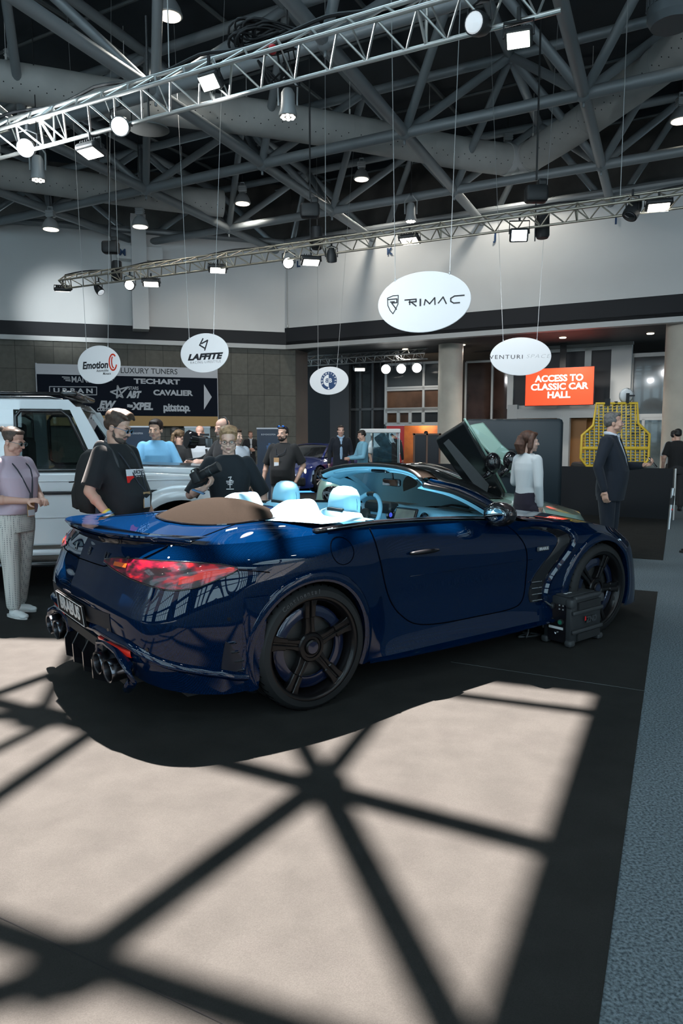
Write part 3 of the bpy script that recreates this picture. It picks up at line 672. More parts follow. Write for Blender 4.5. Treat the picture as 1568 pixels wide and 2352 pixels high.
# shield emblem
sh=[(-.50,.075),(-.355,.105),(-.355,-.02),(-.425,-.12),(-.49,-.04)]
strokes([[(-.51,.09),(-.43,.115),(-.355,.115),(-.358,0),(-.40,-.08),(-.43,-.125),(-.47,-.08),(-.505,-.01),(-.51,.09)]],.012,'emblem',M_ink,r,F)
strokes([[(-.50,.07),(-.375,.07),(-.375,.02),(-.45,.02)],[(-.45,.02),(-.38,-.07)],[(-.47,.035),(-.41,.035)]],.016,'emblem',M_ink,r,F)
strokes([[(-.26,.045),(-.10,.045),(-.10,.012),(-.20,.012)],[(-.17,.012),(-.10,-.045)],[(-.19,.03),(-.19,-.02)]],.018,'letter',M_ink,r,F)
strokes([[(-.04,.04),(-.04,-.045)]],.022,'letter',M_ink,r,F)
strokes([[(.015,-.04),(.03,.03),(.09,-.03),(.16,.045),(.165,-.045)]],.017,'letter',M_ink,r,F)
strokes([[(.21,-.03),(.275,.045),(.32,-.045)]],.017,'letter',M_ink,r,F)
strokes([[(.56,.045),(.43,.045),(.38,.02),(.38,-.02),(.42,-.045),(.50,-.045)]],.017,'letter',M_ink,r,F)
r,F=oval(1195,819,15.6,1.28,.80,.10,'oval sign with one thin line of grey lettering, hung before the red screen',[(-.58,(1140,420,16.0)),(.52,(1258,400,15.7))])
text('VENTURI',.12,'lettering',M_ink,r,T2(F,-.30,-.01),.001,0,0,1.25,width=.70); text('SPACE',.12,'lettering',M_inkg,r,T2(F,.36,.0),.001,-.003,.25,1.2,width=.50)
r,F=oval(469,811,15.5,1.24,.82,.45,'oval sign with an angular monogram above slanted lettering, right of the tuner banner',[(-.62,(418,440,16.2)),(.40,(502,410,15.8))])
strokes([[(-.02,.30),(-.11,.17),(.02,.10)],[(-.06,.20),(.10,.26),(.02,.06)]],.03,'emblem',M_ink,r,F)
text('LAFFITE',.17,'lettering',M_ink,r,T2(F,0,-.08),.001,.010,.3,1.05,width=.92); text('RACING LIFESTYLE',.075,'lettering',M_ink,r,T2(F,.03,-.19),.001,-.001,0,1.3,width=.78)
r,F=oval(227,838,16.2,1.20,.84,.40,'oval sign with a red loop beside black lettering, in front of the tuner banner',[(-.55,(180,480,16.8)),(.45,(251,460,16.4))])
text('Emotion',.22,'lettering',M_ink,r,T2(F,-.10,-.01),.001,.008,.15,1,width=.72); text('Automobiles',.08,'lettering',M_ink,r,T2(F,.10,-.13),.001,.001,.2,width=.34); text('Monaco',.08,'lettering',M_ink,r,T2(F,.22,-.20),.001,.001,.2,width=.22)
strokes([arc(.40,.04,.10,.17,.9,5.9,26)],.035,'emblem',M_inkr,r,F); strokes([arc(.42,.05,.055,.13,2.2,4.6,14)],.03,'emblem',M_inkr,r,F)
r,F=oval(755,874.5,20.8,1.22,.79,.42,'small oval sign with a round blue double-B badge above the blue coupe',[(-.55,(730,768,21.2)),(.42,(779,775,20.9))])
def disc(rad,n=40): return [(rad*math.cos(2*PI*k/n),rad*math.sin(2*PI*k/n)) for k in range(n)]
shape([disc(.255)],'badge',M_inkb,r,F); F1=F@Matrix.Translation((0,0,.0025)); shape([[(0,.17)]+arc(0,0,.17,.17,PI/2,PI*1.5,20)],'badge_quarter',M_sign,r,F1)
text('B',.17,'lettering',M_inkb,r,T2(F1@Matrix.Translation((0,0,.0025))@Matrix.Diagonal((-1,1,1,1)),.055,0),.001,.004); text('B',.17,'lettering',M_sign,r,T2(F1@Matrix.Translation((0,0,.0025)),.055,0),.001,.004)
for k,ch in enumerate('BOVENSIEPEN'):
    a=PI*1.12-PI*1.24*k/10; text(ch,.07,'lettering',M_sign,r,T2(F1,.212*math.cos(a),.212*math.sin(a),a-PI/2),.001,.002)
shape([[(-.035,-.24),(.035,-.24),(0,-.17)]],'emblem',M_sign,r,F1)
# ================================================================== big tuner banner on the stone wall
off=.35
TL=wl(83,832,off); TR=wl(498,853,off); BL=wl(83,985,off); 
n=NL; x=-DL; w=(TR-TL).dot(x); zt=(TL.z+TR.z)/2+.03; zb=wl(498,978,off).z-.02; h=zt-zb
root=empty('banner',V((TL.x,TL.y,zt)),0,'wide dark banner listing LUXURY TUNERS and their logos on the stone wall','banner')
F=facing((0,0,0),n)
def bp(u,v): p=wl(u,v,off)-V((TL.x,TL.y,zt)); return (p.dot(x),p.z)
M_ban=mat('banner_dark',(.006,.009,.016),.8,spec=.1); M_bang=mat('banner_grey',(.42,.44,.48),.6); M_gold=mat('banner_gold',(.34,.21,.075),.6); M_bl=mat('banner_ink',(.36,.39,.43),.6)
def rect(x0,x1,y0,y1): return [(x0,y0),(x1,y0),(x1,y1),(x0,y1)]
hh=bp(290,864)[1]; gg=bp(400,956)[1]
shape([rect(0,w,gg,hh)],'panel',M_ban,root,F,.03); shape([rect(0,w,hh,0)],'header',M_bang,root,F,.03); shape([rect(0,w,-h,gg)],'gold_strip',M_gold,root,F,.03)
FF=F@Matrix.Translation((0,0,.031))
def bt(s,u0,u1,v,size,m=M_bl,**k):
    a,b=bp(u0,v),bp(u1,v); return text(s,size,'lettering',m,root,T2(FF,(a[0]+b[0])/2,(a[1]+b[1])/2),.001,k.get('off',.006),k.get('shear',0),k.get('space',1),width=abs(b[0]-a[0]))
M_dk=mat('banner_text_dark',(.015,.018,.025),.6)
bt(': LUXURY TUNERS',268,407,853,.27,M_dk,off=.002)
bt('MANSORY',164,243,873,.30,off=.002); bt('TECHART',307,413,877,.24,off=.01)
bt('URBAN',123,213,898,.22,space=1.5,off=.008); bt('CAVALIER',351,442,903,.26,off=.012)
bt('ABT',288,324,907,.32,shear=.35,off=.02); bt('STARS',295,318,892,.16,off=.004)
bt('EW',224,264,930,.34,shear=.3,off=.02); bt('CUSTOM',222,262,940,.16,shear=.2,off=.008) if 0 else bt('CUSTOM',222,262,941,.15,shear=.2,off=.008)
bt('XPEL',302,352,934,.34,shear=.15,off=.02); bt('pitstop',375,434,936,.36,off=.014)
def bl_(pts): return [bp(u,v) for u,v in pts]
strokes([bl_([(114,888),(222,889),(222,907),(114,907),(114,888)])],.025,'lettering',M_bl,root,FF)
strokes([bl_([(143,866),(160,867)]),bl_([(147,870),(161,871)]),bl_([(151,874),(162,875)]),bl_([(246,869),(262,870)]),bl_([(245,873),(258,874)])],.03,'lettering',M_bl,root,FF)
strokes([bl_([(254,900),(294,889),(268,914),(270,886),(282,913),(254,900)])],.05,'emblem',M_bl,root,FF)
strokes([bl_([(294,932),(297,932)]),bl_([(299,933),(303,933)])],.10,'emblem',M_bl,root,FF)
strokes([bl_([(376+k*6.3,943.5),(379+k*6.3,943.6)]) for k in range(10)],.05,'lettering',M_bl,root,FF)
shape([bl_([(468,883),(486,912),(468,941)])],'arrow',M_bang,root,FF)
for u in(83,498):
    a=bp(u,850); b=MB(); b.M=F; b.tube((a[0],.02,0),(a[0],-h,0),.03,8); b.build('side_pole',M_bang,root)
# ================================================================== red screen
off=1.2
c=lb(1283,888,off); q0=lb(1206,890,off); q1=lb(1362,886,off); w=(q1-q0).length; zt,zb=lb(1283,846,off).z,lb(1283,931,off).z
root=empty('wall_screen',c,0,'glowing red-orange screen reading ACCESS TO CLASSIC CAR HALL above the doors','screen')
F=facing((0,0,0),NR); h=zt-zb
b=MB(); b.M=F; b.box((0,0,-.06),(w+.04,h+.04,.1)); b.build('screen_case',BLACK,root)
b=MB(); b.M=F; b.box((0,0,0),(w,h,.02)); b.build('display',mat('screen_red',(.6,.05,.01),.4,emit=(1,.055,.008),es=.98),root)
M_sw=mat('screen_white',(.9,.9,.9),.4,emit=(1,1,1),es=.85)
for k,(s,ww) in enumerate((('ACCESS TO',.71),('CLASSIC CAR',.845),('HALL',.335))): text(s,h*.24,'lettering',M_sw,root,T2(F@Matrix.Translation((0,0,.012)),0,h*(.22-.225*k)),.001,.010,width=w*ww)
b=MB(); b.M=F; b.box((.1,h/2+.8,-.1),(.22,1.6,.08)); b.build('bracket',BLACK,root)
# ================================================================== standing banners
def standee(u0,u1,v0,v1,y,label,m,name='banner_stand'):
    a=at(u0,v0,y); b_=at(u1,v0,y); p=V(((a.x+b_.x)/2,y,0)); w=b_.x-a.x; zt=a.z
    root=empty(name,p,0,label,'banner'); b=MB(); b.box((0,0,zt/2+.03),(w,.015,zt-.06)); b.build('print',m,root)
    b=MB(); b.rbox((0,0,.05),(w+.04,.22,.1),.02); b.build('foot_case',ALU,root); b=MB(); b.box((0,0,zt),(w+.02,.035,.03)); b.build('top_rail',M_bang,root)
    b=MB(); b.tube((0,.03,.08),(0,.03,zt),.012,8); b.build('support_pole',ALU,root); return root,zt,w
M_teal=mat('print_night',(.006,.010,.02),.5,col2=(.012,.035,.075),noise_scale=.7)
r,zt,w=standee(590,642,984,1130,16.5,'tall dark banner stand with a blue streak behind the bearded man',M_teal)
F=facing((0,0,0),(0,-1,0)); text('BOVENSIEPEN',.05,'lettering',M_bl,r,T2(F@Matrix.Translation((0,0,.01)),0,zt-.14),.001,.001,0,1.4,width=w*.62)
strokes([[(-.02,zt-.4),(.06,zt-.95)],[(.02,zt-.35),(.1,zt-.8)]],.05,'print_streak',mat('print_blue',(.03,.09,.22),.5),r,F@Matrix.Translation((0,0,.01)))
r,zt,w=standee(289,352,980,1130,15.0,'dark banner stand with a teal seat picture behind the man in light blue',M_teal)
text('BOVENSIEPEN',.05,'lettering',M_bl,r,T2(F@Matrix.Translation((0,0,.01)),-.08,zt-.14),.001,.001,0,1.4,width=w*.5)
shape([[(-.28,zt-1.0),(.02,zt-.6),(.26,zt-.25),(.28,zt-1.0)]],'print_seat',mat('print_teal',(.015,.12,.19),.5),r,F@Matrix.Translation((0,0,.01)))
r,zt,w=standee(424,482,981,1130,16.0,'pale blank banner stand behind the film camera crew',mat('print_pale',(.24,.29,.31),.6))
r,zt,w=standee(888,928,977,1075,22.5,'red standing banner reading LUXURY TUNERS beside the glass door',mat('print_red',(.42,.012,.015),.5))
for s,dz,ww in(('NEW HALL',.10,.5),('LUXURY',.35,.8),('TUNERS',.60,.8)): text(s,.2,'lettering',mat('print_white',(.75,.7,.7),.5),r,T2(F@Matrix.Translation((0,0,.01)),-.02,zt-.22-dz),.001,.006,width=w*ww)
# ================================================================== the navy convertible
CARX,CARY,YAW=-.7135,4.722,.6275
def paint(name,base,flake=.5):
    m=bpy.data.materials.new(name); m.use_nodes=True; nt=m.node_tree; b=nt.nodes['Principled BSDF']; I=b.inputs
    tc=nt.nodes.new('ShaderNodeTexCoord'); mp=nt.nodes.new('ShaderNodeMapping'); mp.inputs['Rotation'].default_value=(.5,.3,.78)
    w1=nt.nodes.new('ShaderNodeTexWave'); w1.inputs['Scale'].default_value=48; w1.wave_type='BANDS'; w1.bands_direction='X'
    w2=nt.nodes.new('ShaderNodeTexWave'); w2.inputs['Scale'].default_value=48; w2.bands_direction='Y'
    mx=nt.nodes.new('ShaderNodeMath'); mx.operation='MULTIPLY'
    nt.links.new(tc.outputs['Object'],mp.inputs[0]); nt.links.new(mp.outputs[0],w1.inputs[0]); nt.links.new(mp.outputs[0],w2.inputs[0])
    nt.links.new(w1.outputs['Fac'],mx.inputs[0]); nt.links.new(w2.outputs['Fac'],mx.inputs[1])
    r=nt.nodes.new('ShaderNodeValToRGB'); nt.links.new(mx.outputs[0],r.inputs[0])
    r.color_ramp.elements[0].color=(*[c*.86 for c in base],1); r.color_ramp.elements[1].color=(*[c*1.4 for c in base],1)
    nt.links.new(r.outputs[0],I['Base Color'])
    I['Roughness'].default_value=.5; I['Metallic'].default_value=0; I['Specular IOR Level'].default_value=0
    I['Coat Weight'].default_value=.8; I['Coat Roughness'].default_value=.012; I['Coat IOR'].default_value=1.55
    MATS[name]=m; return m
PAINT=paint('navy_carbon_paint',(.0002,.0072,.0290))
M_lea=mat('pale_blue_leather',(.30,.60,.76),.55,bump=.12,bump_scale=600); M_leas=mat('leather_seam',(.10,.28,.40),.6)
M_dash=mat('black_leather',(.02,.022,.024),.5); M_tyre=mat('tyre_rubber',(.012,.013,.014),.6,spec=.35); M_rim=mat('gloss_black_rim',(.005,.0045,.005),.28,0,coat=.12,spec=.25)
M_blueclad=mat('navy_rim_ring',(.004,.010,.035),.25,.3,coat=.8); M_discm=mat('brake_disc',(.06,.06,.06),.4,.6)
M_red=mat('tail_lens_red',(.30,.004,.02),.08,coat=1,emit=(.9,.01,.03),es=.06); M_refl=mat('reflector_red',(.85,.025,.010),.25,coat=.4)
M_glass=mat('windscreen_glass',(.86,.95,.93),.0,trans=1,ior=1.02,alpha=.35,spec=.8)
M_soft=mat('soft_black_cover',(.0095,.0070,.0052),.9,spec=.03,noise_amt=.15,noise_scale=120,bump=.3,bump_scale=500)
M_gap=mat('panel_gap',(.002,.002,.003),.9,spec=0)
# stations run from the rear centre round the right flank to the nose; seven rails from the deck edge down to the sill
RA=[ # F deck edge         E shoulder            D widest               C bumper              B lower               A bottom
((-.93,0,.985),(-.985,0,.88),(-1.02,0,.77),(-1.06,0,.64),(-1.0,0,.44),(-.95,0,.34)),
((-.90,.40,.98),(-.965,.40,.875),(-1.0,.40,.765),(-1.04,.40,.63),(-1.0,.40,.43),(-.96,.40,.33)),
((-.80,.66,.975),(-.88,.70,.875),(-.92,.72,.765),(-.965,.74,.61),(-.96,.73,.42),(-.90,.70,.27)),
((-.66,.80,.972),(-.73,.86,.88),(-.78,.885,.765),(-.82,.90,.59),(-.83,.88,.40),(-.78,.85,.23)),
((-.46,.868,.972),(-.51,.93,.885),(-.54,.955,.77),(-.57,.965,.58),(-.60,.945,.38),(-.60,.93,.20)),
((-.30,.893,.975),(-.33,.965,.885),(-.36,.99,.77),(-.40,.985,.56),(-.42,.965,.36),(-.44,.95,.19)),
((0,.90,.982),(0,.985,.88),(0,1.005,.76),(0,.995,.55),(0,.98,.36),(0,.96,.19)),
((.34,.872,.992),(.36,.935,.90),(.38,.962,.77),(.40,.955,.54),(.41,.94,.34),(.42,.93,.185)),
((.62,.845,.994),(.62,.895,.90),(.62,.918,.76),(.62,.905,.52),(.62,.915,.31),(.62,.95,.18)),
((1.1,.822,.978),(1.1,.885,.88),(1.1,.915,.74),(1.1,.895,.50),(1.1,.915,.29),(1.1,.955,.18)),
((1.55,.80,.95),(1.55,.885,.855),(1.55,.918,.72),(1.55,.90,.49),(1.55,.92,.29),(1.55,.955,.185)),
((1.95,.80,.918),(1.95,.905,.825),(1.95,.93,.71),(1.95,.915,.49),(1.95,.93,.30),(1.95,.95,.19)),
((2.32,.84,.892),(2.32,.95,.80),(2.32,.97,.70),(2.32,.965,.50),(2.32,.955,.32),(2.32,.95,.2)),
((2.66,.85,.858),(2.66,.965,.775),(2.66,.99,.68),(2.66,.98,.50),(2.66,.97,.34),(2.66,.955,.2)),
((3.0,.82,.80),(3.0,.93,.71),(3.02,.96,.61),(3.04,.96,.43),(3.05,.96,.28),(3.06,.95,.17)),
((3.28,.70,.73),(3.31,.78,.65),(3.34,.80,.54),(3.37,.81,.38),(3.39,.81,.25),(3.41,.80,.15)),
((3.44,.42,.69),(3.48,.47,.61),(3.51,.48,.50),(3.54,.48,.36),(3.56,.48,.24),(3.58,.48,.14)),
((3.50,0,.685),(3.54,0,.60),(3.57,0,.49),(3.60,0,.36),(3.62,0,.24),(3.64,0,.14))]
RAILS=[[(p[k][0],-p[k][1],p[k][2]) for p in RA] for k in range(6)]
def colpts(s): return [cat(R,s) for R in RAILS]      # deck edge to sill at station s
def surf(s,u):        # u 0 deck edge .. 5 sill
    return V(cat(colpts(s),u))
def surfz(s,z,off=0):
    P=colpts(s); lo,hi=0.,5.
    for _ in range(22):
        m=(lo+hi)/2
        if cat(P,m)[2]>z: lo=m
        else: hi=m
    u=(lo+hi)/2; p=V(cat(P,u))
    if off:
        e=.02; a=surf(s+e,u)-surf(s-e,u); b=surf(s,min(u+e,5))-surf(s,max(u-e,0)); n=a.cross(b).normalized()
        if n.dot(p-V((1.2,0,.5)))<0: n=-n
        p=p+n*off
    return p
def s_at_x(x,k=2,lo=3.,hi=14.):       # station whose rail k has this x on the flank
    for _ in range(30):
        m=(lo+hi)/2
        if cat(RAILS[k],m)[0]<x: lo=m
        else: hi=m
    return (lo+hi)/2
def sxz(x,z,off=0):   # point of the flank at x, z
    lo,hi=2.5,15.
    for _ in range(26):
        m=(lo+hi)/2
        if surfz(m,z).x<x: lo=m
        else: hi=m
    return surfz((lo+hi)/2,z,off)
XR,XF,ZW,RARCH=-.02,2.655,.36,.392
car=empty('convertible_car',(CARX,CARY,0),YAW,'open-top navy blue convertible with pale blue leather, parked in the sun patch','car')
def mirror(pts): return [V((p.x,-p.y,p.z)) for p in pts]
def both(fn):
    for sg in(1,-1): fn(sg)
def flank(sg):
    NS,NU=260,44; rows=[]
    for i in range(NS+1):
        s=17*i/NS; rows.append([surf(s,5*j/NU) for j in range(NU+1)])
    inside=[[False]*(NU+1) for _ in range(NS+1)]
    for i in range(NS+1):
        for j in range(NU+1):
            p=rows[i][j]
            for xw in(XR,XF):
                d=math.hypot(p.x-xw,p.z-ZW)
                if d<RARCH and abs(p.y)>.6: inside[i][j]=xw
    fs=[];vs=[];idx={}
    def vid(i,j):
        if (i,j) not in idx:
            p=rows[i][j].copy(); xw=inside[i][j]
            if xw is not False:
                d=V((p.x-xw,p.z-ZW)); d=d.normalized()*RARCH if d.length>1e-4 else V((0,RARCH)); p.x=xw+d.x; p.z=ZW+d.y
            idx[(i,j)]=len(vs); vs.append(V((p.x,p.y*sg,p.z)))
        return idx[(i,j)]
    for i in range(NS):
        for j in range(NU):
            q=[(i,j),(i,j+1),(i+1,j+1),(i+1,j)]
            if all(inside[a][b] is not False for a,b in q): continue
            fs.append(tuple(vid(a,b) for a,b in q))
    b=MB(); b.add(vs,fs); o=b.build('body_side',PAINT,car,smooth=True,ang=60); return o
# note: rails hold y<0 (right flank); sg=-1 mirrors it to the left
flank(1); flank(-1)
# rear deck and bonnet
def deck(name,s0,s1,n,crown,m,x0=None):
    rows=[]
    for i in range(n+1):
        s=lerp(s0,s1,i/n); p=V(cat(RAILS[0],s)); c=crown(p.x)
        rows.append([V((p.x-.0*(1-(k/20-1)**2),p.y*-(k/20-1)*-1,p.z+c*(1-abs(k/20-1)**2.6))) for k in range(41)])
    b=MB(); b.grid(rows); return b.build(name,m,car,smooth=True)
deck('boot_lid',0.02,7.0,60,lambda x:.012+.05*smooth01((x+.9)/.9),PAINT)
deck('bonnet',11.15,17,60,lambda x:.055*smooth01((3.55-x)/.9),PAINT)
for sg in(-1,1):
    q=[]
    for x,y in curve([(-.10,.40),(-.28,.50),(-.46,.60),(-.62,.72),(-.70,.79)],14) if 0 else [tuple(p)[:2] for p in curve([(-.10,.40,0),(-.28,.50,0),(-.46,.60,0),(-.62,.71,0),(-.70,.775,0)],14)]:
        w=interp([-.9,-.8,-.66,-.46,-.3,0],[.40,.66,.80,.868,.893,.90],x); q.append(V((x,sg*y,interp([-.9,-.46,0],[.98,.972,.982],x)+(.012+.05*smooth01((x+.9)/.9))*(1-(y/w)**2.6)+.002)))
    b=MB(); b.path(q,.0022,5); b.build('boot_gap',M_gap,car)
# underbody
b=MB(); b.box((1.25,0,.19),(3.9,1.6,.04)); b.box((1.3,0,.40),(1.6,1.7,.40)); b.build('underbody',BLACK,car)
# wheel housings and arch lips
for xw in(XR,XF):
    for sg in(1,-1):
        rows=[];lip=[]
        for k in range(41):
            a=-.55+ (PI+1.1)*k/40; x=xw+RARCH*math.cos(a); z=ZW+RARCH*math.sin(a)
            if z<.19: continue
            y=-abs(sxz(x,z).y)*sg
            s_=-sg
            rows.append([V((x,y,z)),V((x,s_*.56,z))])
            pr=[]
            for rr,oy in((RARCH-.012,-.03),(RARCH-.012,.010),(RARCH+.004,.017),(RARCH+.038,.014),(RARCH+.05,.004),(RARCH+.055,-.012)):
                x2=xw+rr*math.cos(a); z2=max(ZW+rr*math.sin(a),.185); y2=abs(sxz(x2,z2).y)+oy; pr.append(V((x2,s_*y2,z2)))
            lip.append(pr)
        b=MB(); b.grid(rows); b.grid([[V((xw+RARCH*math.cos(k*.3),-sg*.56,ZW+RARCH*math.sin(k*.3))),V((xw,-sg*.56,ZW))] for k in range(22)]); b.build('wheel_housing',BLACK,car)
        b=MB(); b.grid(lip); b.build('arch_lip',PAINT,car,smooth=True,ang=50)
# side skirt blades
for sg in(-1,1):
    rows=[]
    for k in range(31):
        x=lerp(.41,2.24,k/30); y=abs(sxz(x,.19).y); e=.045*math.sin(PI*min(1,(k+3)/36))
        rows.append([V((x,sg*(y-.05),.175)),V((x,sg*(y+e),.178)),V((x,sg*(y+e+.003),.192)),V((x,sg*(y-.01),.205))])
    b=MB(); b.grid(rows); b.build('side_skirt',PAINT,car,smooth=True,ang=40)
# ---- patches laid on the skin
def patch(name,s0,s1,zlo,zhi,m,off=.004,n=30,k=8,parent=None,sg=1,thick=True):
    rows=[]
    for i in range(n+1):
        s=lerp(s0,s1,i/n); a,c=zlo(s),zhi(s)
        r=[surfz(s,lerp(c,a,j/k),off) for j in range(k+1)]
        if thick: r=[surfz(s,c+.001,-.008)]+r+[surfz(s,a-.001,-.008)]
        rows.append([V((p.x,p.y*sg,p.z)) for p in r])
    if thick:
        rows=[[p.lerp(V((rows[0][0].x,rows[0][0].y,p.z)),0) for p in rows[0]]]+rows
    b=MB(); b.grid(rows); return b.build(name,m,parent or car,smooth=True,ang=50)
def skinline(pts,r,name,m,parent=None,sg=1,off=.0015):
    b=MB(); q=[(lambda p:V((p.x,p.y*sg,p.z)))(sxz(x,z,off) if mode=='x' else surfz(x,z,off)) for mode,x,z in pts]
    b.path(q,r,6); return b.build(name,m,parent or car,smooth=True)
# tail lights
M_tail=bpy.data.materials.new('tail_light'); M_tail.use_nodes=True; nt=M_tail.node_tree; bb=nt.nodes['Principled BSDF']
tc=nt.nodes.new('ShaderNodeTexCoord'); mp=nt.nodes.new('ShaderNodeMapping'); mp.inputs['Rotation'].default_value=(0,.5,.3); mp.inputs['Scale'].default_value=(1,1,2)
vz=nt.nodes.new('ShaderNodeTexNoise'); vz.inputs['Scale'].default_value=13; vz.inputs['Detail'].default_value=2
rp=nt.nodes.new('ShaderNodeValToRGB'); rp.color_ramp.elements[0].color=(.010,.001,.003,1); rp.color_ramp.elements[1].color=(.62,.005,.015,1); rp.color_ramp.elements[0].position=.40; rp.color_ramp.elements[1].position=.62
e_=rp.color_ramp.elements.new(.54); e_.color=(.16,.002,.02,1)
nt.links.new(tc.outputs['Object'],mp.inputs[0]); nt.links.new(mp.outputs[0],vz.inputs[0]); nt.links.new(vz.outputs['Fac'],rp.inputs[0]); nt.links.new(rp.outputs[0],bb.inputs['Base Color']); nt.links.new(rp.outputs[0],bb.inputs['Emission Color'])
bb.inputs['Emission Strength'].default_value=0; bb.inputs['Roughness'].default_value=.3; bb.inputs['Coat Weight'].default_value=.45; bb.inputs['Coat Roughness'].default_value=.02
XS=[.92,1.2,1.7,2.2,2.7,3.0,3.4,3.8,4.25]
ZH=[.868,.888,.897,.898,.897,.894,.888,.876,.852]; ZL=[.862,.842,.812,.790,.772,.768,.778,.812,.848]
for sg in(1,-1):
    t=patch('tail_light',.92,4.25,lambda s:interp(XS,ZL,s),lambda s:interp(XS,ZH,s),M_tail,.006,44,8,sg=sg)
    patch('light_bar',3.0,4.15,lambda s:interp([3,3.5,4.15],[.79,.815,.846],s),lambda s:interp([3,3.5,4.15],[.815,.85,.858],s),M_refl,.009,14,3,parent=t,sg=sg)
    patch('indicator_strip',1.25,1.6,lambda s:.852,lambda s:.872,mat('indicator_amber',(.55,.09,.01),.2,coat=.8),.009,6,2,parent=t,sg=sg)
    q=[('s',s,interp(XS,ZH,s)+.004) for s in [lerp(.92,4.25,k/30) for k in range(31)]]+[('s',s,interp(XS,ZL,s)-.004) for s in [lerp(4.25,.92,k/30) for k in range(31)]]
    skinline(q,.005,'light_surround',BLACKG,t,sg)
# boot lid shut line, bumper split, badges
for sg in(1,-1):
    skinline([('s',lerp(1.9,2.35,k/6),lerp(.905,.965,k/6)) for k in range(7)]+[('s',2.36,.972)],.0035,'shut_line',M_gap,sg=sg)
    skinline([('s',lerp(0,1.9,k/10),.83+.03*smooth01(k/10)*0+.012*(k/10)) if k<6 else ('s',lerp(0,1.9,k/10),.838+.065*(k-5)/5) for k in range(11)],.003,'shut_line',M_gap,sg=sg)
    skinline([('s',4.3,.847),('s',4.8,.835),('s',5.15,.82)],.003,'shut_line',M_gap,sg=sg)
# lettering across the boot
for k,ch in enumerate('BRABUS'):
    s=(k-2.5)*.62; sg=1 if s>0 else -1; p=surfz(abs(s),.885,.003); y=p.y*sg
    p=V((p.x,y,p.z)); q1=surfz(abs(s)+.1,.885,.003); q1=V((q1.x,q1.y*sg,q1.z)); tx=(q1-p).normalized()*sg; 
    n=tx.cross(V((0,0,1))).normalized(); n=(n+V((0,0,.35))).normalized()
    text(ch,.062,'boot_letter',BLACKG,car,facing(p,n if n.x<0 else -n),.002,.002)
# ---- spoiler lip
def lipz(v): return .985
rows=[]
for k in range(61):
    t=k/60*2-1; a=abs(t); yy=t*.80
    xi=interp([0,.3,.5,.7,.85,1],[-.935,-.925,-.90,-.84,-.75,-.66],a); ext=.075*(1-a**3.5); up=.030*(1-a**4)
    rows.append([V((xi+.13,yy*.96,1.0+.004)),V((xi+.03,yy,1.0+up*.55)),V((xi-ext,yy*(1.0+.0*a),.995+up)),V((xi-ext-.004,yy,.985+up)),V((xi-ext*.7,yy,.976+up*.5)),V((xi-.01,yy*.985,.952)),V((xi+.02,yy*.97,.94))])
b=MB(); b.grid(rows); b.build('spoiler',PAINT,car,smooth=True,ang=50)
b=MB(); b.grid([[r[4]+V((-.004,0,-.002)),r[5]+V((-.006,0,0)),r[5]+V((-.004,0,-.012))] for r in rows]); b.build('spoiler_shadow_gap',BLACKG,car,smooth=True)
# ---- rear bumper: plate recess, plate, reflectors, diffuser, tips
patch('plate_recess',0,1.42,lambda s:.475,lambda s:.612,mat('recess_satin',(.004,.006,.012),.6),.003,14,4,sg=1); patch('plate_recess',0,1.42,lambda s:.475,lambda s:.612,mat('recess_satin',(.004,.006,.012),.6),.003,14,4,sg=-1)
pl=MB(); Rp=Matrix.Rotation(-.12,3,'Y'); pc=V((-1.062,0,.545)); pl.rbox(pc,(.012,.535,.125),.004,R=Rp); plate=pl.build('number_plate',mat('plate_black',(.006,.006,.007),.7,spec=.15),car)
Fp=facing(pc+Rp@V((-.0075,0,0)),Rp@V((-1,0,0))); t=text('BRABUS',.105,'plate_lettering',mat('plate_silver',(.62,.63,.64),.35,.3),plate,Fp,.001,.004,width=.40)
for a,c in(((0,.057),(.52,.004)),((0,-.057),(.52,.004)),((-.26,0),(.004,.115)),((.26,0),(.004,.115))):
    b=MB(); b.M=Fp; b.box((a[0],a[1],.001),(c[0],c[1],.002)); b.build('plate_border',mat('plate_silver'),plate)
